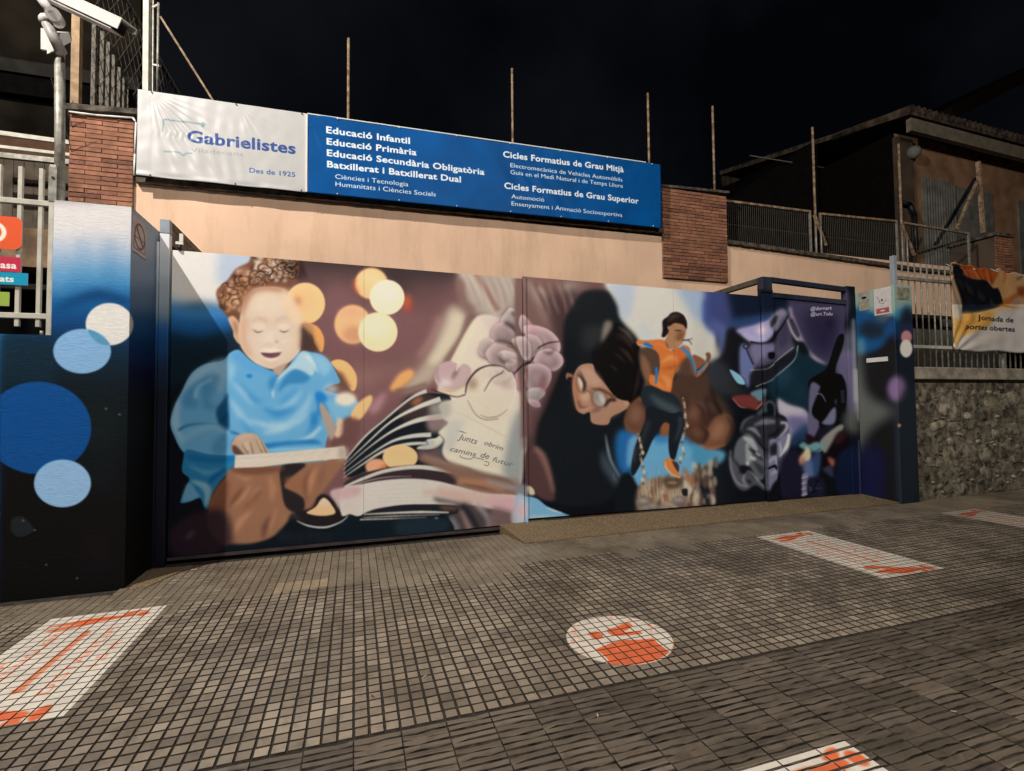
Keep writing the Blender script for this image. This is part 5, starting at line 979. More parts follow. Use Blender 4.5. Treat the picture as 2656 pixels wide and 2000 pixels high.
m_paintgr = mat('painted_groove', (.20, .165, .14), .9, nscale=30, namp=.4)
def figure(cv, T, flip=1):
    """running figure seen from above: body, head, arms, legs; T maps plan units to canvas"""
    f = lambda P: np.array([T(x, y*flip) for x, y in P])
    def poly(P, soft=.5): cv.fill([catmull(f(P))], ORA, soft)
    poly([(-.20, .01), (-.10, .045), (0, .05), (.10, .04), (.16, .05), (.17, .015), (.05, -.01), (-.05, -.03), (-.12, -.02)])
    poly([(-.28, .0), (-.18, .02), (-.08, .02), (-.10, -.01), (-.2, -.015)]); poly([(-.26, -.05), (-.12, -.03), (-.02, -.02), (-.06, -.05), (-.2, -.075)])
    t = np.linspace(0, 2*np.pi, 20, endpoint=False); cv.fill([f(np.stack([.225+.035*np.cos(t), .03+.035*np.sin(t)], 1))], ORA, .5); poly([(.1, .06), (.17, .09), (.2, .08), (.15, .04)])
def rect_sign(x0, x1, y0, y1, label, ribs=False, fade=1.0, ppm=300):
    W, H = int((x1-x0)*ppm), int((y1-y0)*ppm); cv = Canvas(W, H, WHT); L = (y1-y0)
    T = lambda u, v: (W/2+u*ppm, H/2-v*ppm)                      # u right, v towards the wall
    figure(cv, lambda a, b_: T(a*1.05, .39*L+b_*1.3), 1); figure(cv, lambda a, b_: T(a*1.0, -.41*L+b_*1.9), -1)
    bar_ = [T(-.02, -.24*L), T(.02, -.24*L), T(.02, .24*L), T(-.02, .24*L)]; cv.fill([np.array(bar_)], ORA, .6, .75)
    cv.fill([np.array([T(-.035, -.24*L), T(.035, -.24*L), T(0, -.28*L)])], ORA, .6); cv.fill([np.array([T(-.03, .24*L), T(.03, .24*L), T(0, .28*L)])], ORA, .6)
    for txt, u in (('MANTINGUEM', -.17), ('LA', -.26), ('DISTÀNCIA', .13), ('1,5 m', .24)):
        s_ = {'LA': .05, '1,5 m': .12}.get(txt, .30); c_ = (216, 110, 76)
        letter(cv, txt, T(u+.035, -s_*L-.02), T(u+.035, s_*L-.02), .055*ppm, c_, .01, 0, .75, (-1, 0))
    g = blur(rng.standard_normal((H, W)).astype(np.float32), 8)*1.1+blur(rng.standard_normal((H, W)).astype(np.float32), 2)*.2
    g = np.clip(g, -.25, .12)[..., None]; cv.a = cv.a*(1+g*.5); cv.a = cv.a*fade+(1-fade)*rgb((104, 92, 80))
    return marking([(x0, y0), (x1, y0), (x1, y1), (x0, y1)], cv, x0, x1, y0, y1, label, ribs)
rect_sign(-2.0, -1.305, 2.952, 4.33, 'white floor sign with orange figures and faint words, nearest the dark pillar at the left')
rect_sign(3.975, 4.67, 2.952, 4.265, 'white floor sign with orange figures and worn words, in front of the right gate leaf')
rect_sign(6.80, 7.42, 2.95, 4.32, 'worn white floor sign with faded orange figure, farthest one by the rubble wall', fade=.72)
rect_sign(1.385, 1.955, .35, 1.655, 'white floor sign on the ribbed tiles, nearest the camera and cut off below', True)
cx_, cy_, cr_ = 1.532, 2.768, .317
cv = Canvas(400, 400, WHT); k_ = 400/(cr_*2)
def TC(px, py):
    g = atg(1460+px/7.373, 1580+py/7.373); return ((g[0]-cx_+cr_)*k_, 400-(g[1]-cy_+cr_)*k_)
for P in ([(620, 775), (760, 715), (900, 660), (1150, 590), (1430, 590), (1720, 565), (1860, 690), (2040, 830), (1950, 900), (1720, 1010), (1450, 1062), (1200, 1075), (900, 1062), (850, 950), (730, 850)], [(475, 460), (640, 425), (770, 490), (765, 560), (640, 590), (560, 560)], [(830, 400), (1000, 350), (1230, 250), (1300, 285), (1340, 325), (1240, 400), (1140, 445), (1480, 420), (1530, 480), (1250, 510), (960, 518), (880, 470)]):
    cv.fill([np.array([TC(*p) for p in P])], ORA, .8)
for a, b_ in (((1690, 360), (1690, 480)), ((1690, 480), (1740, 570)), ((2110, 670), (2080, 830)), ((490, 700), (660, 780)), ((170, 390), (400, 640)), ((1690, 360), (1800, 330))):
    p, q = np.array(TC(*a)), np.array(TC(*b_)); d = (q-p)/np.linalg.norm(q-p); nn = np.array([-d[1], d[0]])*2.2; cv.fill([np.array([p+nn, q+nn, q-nn, p-nn])], (226, 130, 96), .8, .8)
for k, ch in enumerate('MANTINGUEM LA DISTÀNCIA'):
    a = math.pi*(1.12-k*.046*1.05); r_ = 168; cxp, cyp = 200+r_*math.cos(a), 200-r_*math.sin(a)
    if ch == ' ': continue
    tx, ty = math.sin(a), math.cos(a); letter(cv, ch, (cxp-tx*7, cyp-ty*7), (cxp+tx*7, cyp+ty*7), 20, (222, 120, 90), .01, 0, .7, (math.cos(a), -math.sin(a)))
cv.a *= 1+np.clip(blur(rng.standard_normal((400, 400)).astype(np.float32), 8)*.8, -.16, .06)[..., None]
marking([(cx_+cr_*math.cos(t), cy_+cr_*math.sin(t)) for t in np.linspace(0, 2*math.pi, 40, endpoint=False)], cv, cx_-cr_, cx_+cr_, cy_-cr_, cy_+cr_, 'round white floor sign with an orange figure and a ring of faint letters')
# ================================================================== gate, pillars, walls
D = 5.43; PY = 4.86; W = 6.5
def fy(Y): return lambda U, V: (U, Y, V)
# ---- left pillar + low wall (painted)
imL = bake(ML, 'pillar_paint', fy(PY), -3.9, -1.76, -.02, 3.13, 330)
m_pl = picmat('painted_render', imL, .7, .0035, (9, 9, 30), .12, 1.5)
imS = bake(MS, 'pillar_side_paint', lambda U, V: (-1.764+U*0, U, V), PY, 6.5, -.02, 3.13, 200)
m_ps = picmat('painted_render_side', imS, .7, .003, (20, 20, 30), .1)
uvL = uvp((-3.9, -1.76), (-.02, 3.13), 0, 2)
pl = B().box(-2.285, -1.764, PY, 6.44, -.04, 3.112).out('painted_pillar', [m_pl], label='wide gate pillar painted white to blue to black with pale discs', cat='pillar', uv=uvL)
pl.data.materials.append(m_ps)
ul = pl.data.uv_layers[0].data
for p in pl.data.polygons:
    if p.normal.x > .5:
        p.material_index = 1
        for li, vi in zip(p.loop_indices, p.vertices):
            v = pl.data.vertices[vi].co; ul[li].uv = ((v.y-PY)/(6.5-PY), (v.z+.02)/3.15)
B().box(-9, -2.2851, PY, PY+.26, -.12, 2.028).out('painted_low_wall', [m_pl], label='low wall left of the pillar painted black with a big blue disc', cat='wall', uv=uvL)
# no entry sign on the pillar side
s = empty('warning_sign', (-1.763, 5.0, 2.9), 'small prohibition sign on the shaded side of the left pillar', 'sign')
def side_pt(px, py): return at(px, py, X=-1.758)
c4 = [side_pt(345, 551), side_pt(380, 575), side_pt(378, 671), side_pt(345, 650)]
sy0, sy1 = c4[0][1], c4[1][1]; sz0, sz1 = c4[3][2], c4[0][2]-.02
B().box(-1.762, -1.757, sy0, sy1, sz0, sz1).out('sign_plate', mat('sign_beige', (.46, .38, .36), .5, nscale=12, namp=.06), s)
mk = mat('sign_dark_red', (.16, .05, .05), .5)
cyy, czz, rr = (sy0+sy1)/2, sz1-.1-(sz1-sz0)*.14, (sy1-sy0)*.40
b = B(); N = 28
for i in range(N):
    a0, a1 = 2*math.pi*i/N, 2*math.pi*(i+1)/N; k = len(b.v)
    b.v += [(-1.7555, cyy+q*math.cos(a), czz+q*math.sin(a)) for a, q in ((a0, rr), (a1, rr), (a1, rr*.82), (a0, rr*.82))]; b.face([k, k+1, k+2, k+3])
b.bar((-1.7555, cyy-rr*.62, czz+rr*.62), (-1.7555, cyy+rr*.62, czz-rr*.62), .001, rr*.2)
b.out('prohibition_ring', mk, s)
b = B(); zz = sz0+.06; b.box(-1.7565, -1.7555, sy0+.02, sy1-.02, zz+.07, zz+.078); b.box(-1.7565, -1.7555, sy0+.02, sy1-.02, zz-.03, zz-.022); b.box(-1.7565, -1.7555, sy0+.02, sy0+.028, zz-.022, zz+.07); b.box(-1.7565, -1.7555, sy1-.028, sy1-.02, zz-.022, zz+.07); b.out('text_frame', mk, s)
# ---- post of the left leaf with its guide beam
imP = bake(MP, 'post_paint', fy(5.40), -1.80, -1.62, 0, 3.2, 160)
m_pp = picmat('painted_post', imP, .45)
gp = empty('gate_post', (-1.66, 5.36, 0), 'painted square post of the left gate leaf beside the white pillar', 'gate post')
B().box(-1.735, -1.655, 5.405, 5.48, -.02, 3.075, 0).out('post', [m_pp], gp, uv=uvp((-1.80, -1.62), (0, 3.2), 0, 2), bev=.004)
B().box(-1.736, -1.654, 5.403, 5.48, 3.079, 3.21).out('post_cap', m_grey, gp, bev=.004)
B().box(-1.763, -1.738, 5.43, 5.48, -.02, 3.0).out('closing_strip', [m_pp], gp, uv=uvp((-1.80, -1.62), (0, 3.2), 0, 2))
b = B(); b.box(-1.725, -1.650, 5.482, 6.47, 3.14, 3.205); b.box(-1.662, -1.654, 5.482, 6.47, 2.985, 3.138); b.box(-1.725, -1.717, 5.482, 6.47, 2.985, 3.138)
b.out('guide_beam', mat('beam_brown', (.10, .07, .05), .6, nscale=10, namp=.3), gp)
b = B(); b.box(-1.575, -1.545, 5.40, 5.43, 3.01, 3.085); b.box(-1.605, -1.545, 5.40, 5.43, 2.982, 3.008); b.out('angle_bracket', m_white, gp)
B().tube((-1.575, 5.42, 2.98), (-1.575, 5.42, 2.935), .018, 12).out('guide_roller', m_dark, gp)
# ---- the two leaves
def topz(x): return 2.932-.0125*(x+1.65)
imG = bake(M, 'mural_left_leaf', fy(D), -1.70, 1.86, 0, 2.98, 300, 0.98)
m_gl = picmat('mural_paint_left', imG, .5, .0006, (14, 14, 14), .16)
uvG = uvp((-1.70, 1.86), (0, 2.98), 0, 2)
lf = empty('sliding_gate_leaf', (.1, D, 0), 'left gate leaf painted with a curly haired child reading and an open book', 'gate')
def panel(name, parent, x0, x1, zb0, zb1, tz, mats, uv, th=.045):
    b = B(); b.hexa([(x0, D, zb0), (x1, D, zb1), (x1, D+th, zb1), (x0, D+th, zb0), (x0, D, tz(x0)), (x1, D, tz(x1)), (x1, D+th, tz(x1)), (x0, D+th, tz(x0))], 1, 0)
    return b.out(name, mats, parent, uv=uv, bev=.002)
zb = lambda x: .035+.0065*(x+1.65)
panel('panel', lf, -1.640, .095, zb(-1.64)+.03, zb(.095)+.03, topz, [m_gl, m_navy], uvG)
panel('panel', lf, .0962, 1.838, zb(.0962)+.03, zb(1.5)+.05, topz, [m_gl, m_navy], uvG)
b = B(); b.hexa([(-1.64, D-.012, zb(-1.64)), (1.56, D-.012, zb(1.56)), (1.56, D+.04, zb(1.56)), (-1.64, D+.04, zb(-1.64)), (-1.64, D-.012, zb(-1.64)+.028), (1.56, D-.012, zb(1.56)+.028), (1.56, D+.04, zb(1.56)+.028), (-1.64, D+.04, zb(-1.64)+.028)])
b.out('bottom_rail', mat('rail_dusky', (.055, .045, .05), .45, nscale=5, namp=.2), lf)
imR = bake(M, 'mural_right_leaf', fy(D), 1.80, 6.98, 0, 3.2, 260, 1.0)
m_gr = picmat('mural_paint_right', imR, .5, .0006, (14, 14, 14), .16)
uvR = uvp((1.80, 6.98), (0, 3.2), 0, 2)
rl = empty('gate_leaf', (3.5, D, 0), 'right gate leaf painted with a girl in glasses and an orange runner', 'gate')
topr = lambda x: 2.915-.012*(x-1.85)
zr = lambda x: .150-.006*(x-1.9)
panel('panel', rl, 1.883, 2.335, zr(1.88), zr(2.335), topr, [m_gr, m_navy], uvR)
panel('panel', rl, 2.3365, 3.86, zr(2.34), zr(3.86), topr, [m_gr, m_navy], uvR)
panel('panel', rl, 3.861, 5.222, zr(3.86), zr(5.222), topr, [m_gr, m_navy], uvR)
B().box(1.846, 1.879, D-.014, D+.04, .09, 2.914).out('meeting_stile', [m_gr], rl, uv=uvR, bev=.002)
B().box(2.1, 5.222, D-.006, D+.03, .095, .118).out('bottom_rail', m_dark, rl)
# ---- frame of the small door: two posts, two beams
fr = empty('door_frame', (5.32, D, 0), 'dark blue steel frame with an open slot above the small door', 'door frame')
B().box(5.243, 5.405, D-.035, D+.06, .06, 2.93).out('post', [m_gr], fr, uv=uvR, bev=.003)
B().box(5.243, 5.405, D-.037, D+.06, 2.933, 3.135).out('post', m_navy, fr, bev=.003)
B().box(5.150, 5.40, D-.05, D-.038, 2.925, 2.955).out('stop_plate', m_dark, fr)
b = B(); b.box(5.250, 5.32, D+.062, 6.47, 3.065, 3.135); b.out('rear_beam', mat('beam_grey', (.10, .09, .07), .5, nscale=8, namp=.2), fr)
B().hexa([(5.407, D-.03, 3.075), (6.745, D-.03, 3.02), (6.745, D+.04, 3.02), (5.407, D+.04, 3.075), (5.407, D-.03, 3.14), (6.745, D-.03, 3.085), (6.745, D+.04, 3.085), (5.407, D+.04, 3.14)]).out('top_beam', m_navy, fr, bev=.003)
B().hexa([(5.407, D-.03, 2.865), (6.745, D-.03, 2.83), (6.745, D+.04, 2.83), (5.407, D+.04, 2.865), (5.407, D-.03, 2.93), (6.745, D-.03, 2.895), (6.745, D+.04, 2.895), (5.407, D+.04, 2.93)]).out('lintel', m_navy, fr, bev=.003)
B().box(6.747, 6.912, D-.03, D+.06, .06, 3.10).out('post', [m_gr], fr, uv=uvR, bev=.003)
dr = empty('small_door', (6.1, D, 0), 'narrow pedestrian door painted with violet mechanics between dark posts', 'door')
b = B(); b.hexa([(5.412, D-.004, .115), (6.742, D-.004, .115), (6.742, D+.035, .115), (5.412, D+.035, .115), (5.412, D-.004, 2.858), (6.742, D-.004, 2.823), (6.742, D+.035, 2.823), (5.412, D+.035, 2.858)], 1, 0)
b.out('panel', [m_gr, m_navy], dr, uv=uvR, bev=.002)
B().box(6.60, 6.66, D-.014, D-.005, 1.42, 1.60).out('lock_plate', m_navy, dr)
# ---- right pillar
imRP = bake(MR, 'right_pillar_front', fy(PY), 6.86, 7.30, 0, 3.1, 220, 1.0)
imRS = bake(MR, 'right_pillar_side', lambda U, V: (6.918+U*0, U, V), PY, 5.48, 0, 3.1, 220, 1.1)
m_rp = picmat('painted_render_right', imRP, .6, .004, (20, 20, 30), .15); m_rs = picmat('painted_render_right_side', imRS, .6, .004, (20, 20, 30))
rp = B().box(6.918, 7.252, PY, 5.50, -.02, 3.0).out('painted_pillar', [m_rp, m_rs], label='narrow right pillar painted green to blue with a pink and a white disc', cat='pillar', uv=uvp((6.86, 7.30), (0, 3.1), 0, 2), bev=.006)
ul = rp.data.uv_layers[0].data
for p in rp.data.polygons:
    if p.normal.x < -.5:
        p.material_index = 1
        for li, vi in zip(p.loop_indices, p.vertices):
            v = rp.data.vertices[vi].co; ul[li].uv = ((v.y-PY)/(5.48-PY), v.z/3.1)
def plate_x(name, px0, py0, px1, py1, X, m, label, cat, th=.006):
    a, c = at(px0, py0, X=X), at(px1, py1, X=X); y0, y1 = sorted((a[1], c[1])); z0, z1 = sorted((a[2], c[2]))
    return B().box(X-th, X, y0, y1, z0, z1).out(name, m, None, bev=.001, label=label, cat=cat), (y0, y1, z0, z1)
m_plb = mat('weathered_plate', (.36, .35, .30), .5, nscale=30, namp=.15)
e = empty('camera_notice', (6.915, 5.2, 2.8), 'small grey notice with a dark camera symbol on the right pillar', 'sign')
o, q = plate_x('sign_plate', 2228, 760, 2257, 803, 6.916, m_plb, None, None); o.parent = e; o.location = -Vector(wloc(e))
yc, zc_ = (q[0]+q[1])/2, q[2]+(q[3]-q[2])*.68; b = B(); b.sph((6.909, yc, zc_), .03, 10, 0, (.1, 1.3, .6)); b.out('symbol', m_dark, e)
e = empty('poster', (6.915, 5.0, 2.8), 'white sticker with a red band between two grey plates on the right pillar', 'sign')
o, q = plate_x('poster_sheet', 2266, 752, 2313, 812, 6.916, mat('sticker_white', (.66, .62, .62), .45, nscale=20, namp=.05), None, None, .003); o.parent = e; o.location = -Vector(wloc(e))
y0, y1, z0, z1 = q; b = B(); b.box(6.9118, 6.9125, y0+.03, y1-.03, z0+.02, z0+.09); b.out('red_band', mat('sticker_red', (.42, .10, .10), .5), e)
b = B(); b.box(6.9110, 6.9117, y0+.09, y1-.09, z0+.045, z0+.062); b.out('band_text', m_white, e)
b = B(); b.sph((6.9117, (y0+y1)/2+.005, z0+.2), .014, 8, 0, (.06, 1, 1.2)); b.path([(6.9117, y0+.06, z0+.2), (6.9117, y0+.1, z0+.15), (6.9117, y0+.16, z0+.17), (6.9117, y1-.08, z0+.19), (6.9117, y1-.05, z0+.26)], .0022, 5); b.out('drawing', m_dark, e)
a, c = at(2325, 745, Y=PY-.004), at(2362, 778, Y=PY-.004)
B().box(a[0]+.0, c[0]-.02, PY-.007, PY-.001, c[2], a[2]).out('weathered_plate', mat('plate_khaki', (.30, .29, .22), .6, nscale=14, namp=.3), None, bev=.001, label='weathered khaki plate at the top of the right pillar front', cat='plate')
plate_x('letter_slot', 2249, 941, 2303, 925, 6.914, m_white, 'thin white plate at chest height on the inner side of the right pillar', 'plate', .012)
# ---- sloping threshold of exposed aggregate
m_agg = mat('exposed_aggregate', (.25, .175, .10), .85, nscale=120, namp=.45, bump=.006, bscale=180, stain=((.13, .10, .055), 3, .6), detail=3)
st = empty('threshold_ramp', (4, 5.2, 0), 'sloping brown pebbled threshold in front of the right gate leaf', 'threshold')
def ramp_piece(xa0, xa1, xb0, xb1):
    f0, f1 = gz(xa0), gz(xa1); b = B()
    b.hexa([(xa0, 4.885, f0-.03), (xa1, 4.885, f1-.03), (xb1, 5.50, .0), (xb0, 5.50, .0), (xa0, 4.885, f0+.016), (xa1, 4.885, f1+.016), (xb1, 5.50, .125+.0), (xb0, 5.50, .125)])
    return b.out('slab', m_agg, st, bev=.006)
ramp_piece(1.66, 2.62, 1.53, 2.62); ramp_piece(2.624, 4.7, 2.624, 4.7); ramp_piece(4.704, 6.916, 4.704, 6.916)
for k in range(240):
    pass
b = B(); b.hexa([(-1.72, 4.80, -.02), (-1.60, 4.80, -.02), (-1.40, 5.30, -.02), (-1.72, 5.30, -.02), (-1.72, 4.80, .004), (-1.60, 4.80, .004), (-1.40, 5.30, .012), (-1.72, 5.30, .012)])
b.out('threshold_slab', m_agg, None, label='small brown pebbled slab at the foot of the left post', cat='threshold', bev=.004)
# gravel chips on the ramp
b = B()
for k in range(1500):
    x, y = rng.uniform(1.62, 6.9), rng.uniform(4.89, 5.40); z = gz(x)+.016+(y-4.885)/(.615)*(.125-gz(x)-.016); r_ = rng.uniform(.004, .009)
    k0 = len(b.v); a = rng.uniform(0, 6.3)
    b.v += [(x+r_*math.cos(a+q*2.1), y+r_*math.sin(a+q*2.1), z-.001) for q in range(3)]+[(x, y, z+r_*.55)]; b.face([k0, k0+1, k0+3]); b.face([k0+1, k0+2, k0+3]); b.face([k0+2, k0, k0+3])
o = b.out('pebbles', mat('pebbles', (.38, .29, .18), .6, nscale=60, namp=.5), st); o['kind'] = 'stuff'

# ================================================================== school wall behind the gate
wall = B(); wall.box(-2.335, 12.0, W, W+.28, 3.02, 3.962)
wall.out('school_wall', m_peach, label='peach plastered terrace wall above the mural gate', cat='wall')
def strip(name, pts, y0, y1, h, m, label, cat, nse=.006):
    b = B(); n = len(pts)
    xs = []
    for (xa, za), (xb, zb_) in zip(pts, pts[1:]):
        k = max(1, int((xb-xa)/.06)); xs += [(xa+(xb-xa)*i/k, za+(zb_-za)*i/k) for i in range(k)]
    xs.append(pts[-1]); k0 = len(b.v)
    for x, z in xs:
        e = [rng.uniform(-nse, nse) for _ in range(4)]
        b.v += [(x, y0+e[0], z+e[1]), (x, y0+e[2], z+h+e[3]*.5), (x, y1, z+h), (x, y1, z)]
    for i in range(len(xs)-1):
        for j in range(4): b.face([k0+i*4+j, k0+(i+1)*4+j, k0+(i+1)*4+(j+1) % 4, k0+i*4+(j+1) % 4])
    b.face([k0, k0+1, k0+2, k0+3]); b.face([k0+i*4+4+3, k0+i*4+4+2, k0+i*4+4+1, k0+i*4+4])
    return b.out(name, m, None, label=label, cat=cat)
strip('coping', [(-2.30, 3.935), (4.43, 4.0)], W-.075, W+.30, .055, m_conc, 'dirty brown concrete coping under the banners', 'coping')
strip('coping', [(5.63, 3.945), (9.6, 3.815), (11.93, 3.80)], W-.06, W+.30, .06, m_conc, 'dirty concrete coping running right of the wide brick panel', 'coping')
# terrace slab and the rooms below, their darkness put into the colour
B().box(-2.3, 14, W+.285, 12.5, 3.55, 3.83).out('terrace_slab', m_int, kind='structure')
B().box(-12, 26, 12.6, 12.9, -.1, 3.54).out('rear_wall', m_int, label='back wall of the courtyard seen below the terrace, darkness put into its colour', cat='wall')
# ---- brick panels
def bricks(name, x0, x1, z0, z1, y, depth, label, cap=True, L=.29, h=.0505, mm=None):
    e = empty(name, ((x0+x1)/2, y, z0), label, 'brick pillar')
    B().box(x0+.004, x1-.004, y+.006, y+depth, z0, z1).out('mortar_core', mm or m_mortar, e)
    rows = int(round((z1-z0)/h)); h = (z1-z0)/rows; j = .009
    Ls = {}
    def get(w_):
        key = round(w_, 2)
        if key not in Ls:
            r = []
            for s_ in range(4):
                rg = random.Random(int(key*1000)+s_); b = B(); J = lambda a=.0022: rg.uniform(-a, a)
                b.hexa([(J(), -.008+J(), j/2+J()), (w_-j+J(), -.008+J(), j/2+J()), (w_-j, .03, j/2), (0, .03, j/2), (J(), -.008+J(), h-j/2+J()), (w_-j+J(), -.008+J(), h-j/2+J()), (w_-j, .03, h-j/2), (0, .03, h-j/2)])
                r.append(b.mesh('brick', [m_brick if s_ != 3 else m_brickd]))
            Ls[key] = r
        return Ls[key]
    rg = random.Random(3); nfull = round((x1-x0)/L); L = (x1-x0)/nfull; off = Vector(wloc(e))
    for r in range(rows):
        xs = [x0+i*L for i in range(nfull+1)] if r % 2 else [x0]+[x0+L/2+i*L for i in range(nfull)]+[x1]
        for a, b_ in zip(xs, xs[1:]):
            o = bpy.data.objects.new('brick', rg.choice(get(b_-a))); o.parent = e; o.location = Vector((a+j/2, y+rg.uniform(-.003, .003), z0+r*h))-off; COL.objects.link(o)
    return e
e = bricks('brick_pillar', -2.925, -2.335, 3.05, 4.63, W-.03, .40, 'red brick pillar above the white painted pillar at the left')
strip('pillar_cap', [(-2.96, 4.645), (-2.25, 4.70)], W-.07, W+.42, .06, m_conc, 'dark stone cap on top of the left brick pillar', 'coping')
bricks('brick_pillar', 4.432, 5.612, 3.325, 4.70, W-.035, .31, 'wide red brick panel between the blue banner and the right railing')
strip('pillar_cap', [(4.40, 4.705), (5.66, 4.75)], W-.06, W+.34, .035, m_conc, 'thin dark cap on the wide brick panel', 'coping', .003)
bricks('brick_pillar', 12.02, 12.52, 3.2, 4.66, W-.02, .8, 'far brick pillar at the right end of the terrace railing', mm=m_bgwall)
B().box(11.96, 12.56, W-.06, W+.82, 4.665, 4.73).out('pillar_cap', m_conc, label='cap slab on the far right brick pillar', cat='coping')
b = B(); b.path([at(180, 290, Y=W-.06), at(250, 299, Y=W-.06), at(345, 306, Y=W-.06), at(353, 318, Y=W-.06), at(350, 400, Y=W-.06), at(348, 455, Y=W-.06)], .011, 8)
b.out('cable_conduit', m_white, label='thin white conduit running under the cap and down the left brick pillar', cat='conduit')
# ================================================================== banners
def banner_canvas(x0, x1, z0, z1, ppm, col): return Canvas(int((x1-x0)*ppm), int((z1-z0)*ppm), col)
BY = W-.16
def blet(cv, x0, z1, ppm, txt, p0, p1, cap, col, bold):
    a, c = at(*p0, Y=BY), at(*p1, Y=BY); zm = (at(p0[0], p0[1]-cap, Y=BY)[2]-a[2])*1.0
    k = (c[2]-a[2])*.5; za = a[2]; zc = c[2]
    letter(cv, txt, ((a[0]-x0)*ppm, (z1-za)*ppm), ((c[0]-x0)*ppm, (z1-zc)*ppm), zm*ppm, col, bold)
wx0, wx1, bx1 = -2.262, -.565, 4.335
lz, hz = lambda x: 3.972+.0088*(x+2.26), lambda x: 4.925+.0085*(x+2.26)
cw = banner_canvas(wx0, wx1, 3.9, 5.0, 300, (190, 190, 191))
K = lambda x, y: (350+x/4.809, 230+y/4.809)
P_ = lambda p: ((at(*p, Y=BY)[0]-wx0)*300, (5.0-at(*p, Y=BY)[2])*300)
TEAL = (112, 146, 152)
def seg(cv, p, q, w_, col, al=1):
    p, q = np.array(P_(K(*p))), np.array(P_(K(*q))); d = (q-p)/np.linalg.norm(q-p); n = np.array([-d[1], d[0]])*w_/2; cv.fill([np.array([p+n, q+n, q-n, p-n])], col, .5, al)
seg(cw, (355, 385), (835, 440), 4, TEAL); seg(cw, (357, 385), (350, 540), 4, TEAL); seg(cw, (360, 782), (560, 797), 4, TEAL); seg(cw, (560, 797), (600, 835), 4, TEAL); seg(cw, (600, 835), (640, 802), 4, TEAL); seg(cw, (640, 802), (720, 808), 4, TEAL)
cw.fill([np.array([P_(K(*p)) for p in ((850, 410), (885, 450), (850, 490), (815, 448))])], TEAL, .6); cw.fill([np.array([P_(K(*p)) for p in ((300, 560), (300, 660), (304, 660), (304, 560))])], TEAL, .6, .4)
blet(cw, wx0, 5.0, 300, 'Viladecans', K(690, 790), K(1352, 845), 12, (150, 158, 158), 0)
blet(cw, wx0, 5.0, 300, 'Gabrielistes', K(655, 662), K(2005, 815), 30, (24, 66, 140), .028)
blet(cw, wx0, 5.0, 300, 'Des de 1925', K(1428, 1045), K(2000, 1103), 12.5, (40, 80, 150), .012)
cw.a[:, :int(.14*300)] *= .97
cb = banner_canvas(wx1, bx1, 3.9, 5.1, 300, (0, 78, 146))
g_ = blur(rng.standard_normal(cb.a.shape[:2]).astype(np.float32), 30); cb.a *= 1+np.clip(g_[..., None]*3, -.08, .08)
bt = lambda t, p0, p1, cap, bold: blet(cb, wx1, 5.1, 300, t, p0, p1, cap, (236, 240, 246), bold)
bt('Educació Infantil', (846, 344), (1063.5, 373), 16.5, .03); bt('Educació Primària', (847, 373.8), (1080.5, 403), 16.5, .03)
bt('Educació Secundària Obligatòria', (847.6, 403.3), (1256.8, 453), 16.5, .03); bt('Batxillerat i Batxillerat Dual', (848.3, 433), (1195.7, 472.8), 16.5, .03)
bt('Ciències i Tecnologia', (869.6, 463), (1059, 483.3), 12, .004); bt('Humanitats i Ciències Socials', (870.2, 482.3), (1130.2, 509.5), 12, .004)
bt('Cicles Formatius de Grau Mitjà', (1304.9, 407), (1617.7, 447), 15.5, .03); bt('Electromecànica de Vehicles Automòbils', (1323.7, 433.5), (1614, 471.5), 11, .004)
bt('Guia en el Medi Natural i de Temps Lliure', (1324, 451.2), (1615.2, 487.6), 11, .004); bt('Cicles Formatius de Grau Superior', (1307.8, 488.2), (1657.2, 528), 15.5, .03)
bt('Automoció', (1326.6, 513.6), (1411.8, 522.9), 11, .004); bt('Ensenyament i Animació Socioesportiva', (1327, 532), (1614, 562.5), 11, .004)
m_bw = picmat('white_vinyl', image('white_banner_print', cw.a), .40, spec=.5, coat=1.0); m_bb = picmat('blue_vinyl', image('blue_banner_print', cb.a), .5, spec=.08)
for m_ in (m_bw,): m_.node_tree.nodes['Principled BSDF'].inputs['Coat Roughness'].default_value = .13
def sheet(name, x0, x1, nx, nz, fn, m, parent, zt=None, zbt=None, uv=None):
    b = B(); zt = zt or hz; zbt = zbt or lz
    for j in range(nz+1):
        for i in range(nx+1):
            x = x0+(x1-x0)*i/nx; v = j/nz; z = zbt(x)+(zt(x)-zbt(x))*v; b.v.append((x, fn(x, z, (x-x0)/(x1-x0), v), z))
    for j in range(nz):
        for i in range(nx): k = j*(nx+1)+i; b.face([k, k+1, k+nx+2, k+nx+1], 0, True)
    o = b.out(name, m, parent, uv=uv); md = o.modifiers.new('thickness', 'SOLIDIFY'); md.thickness = .0015; md.offset = 1
    return o
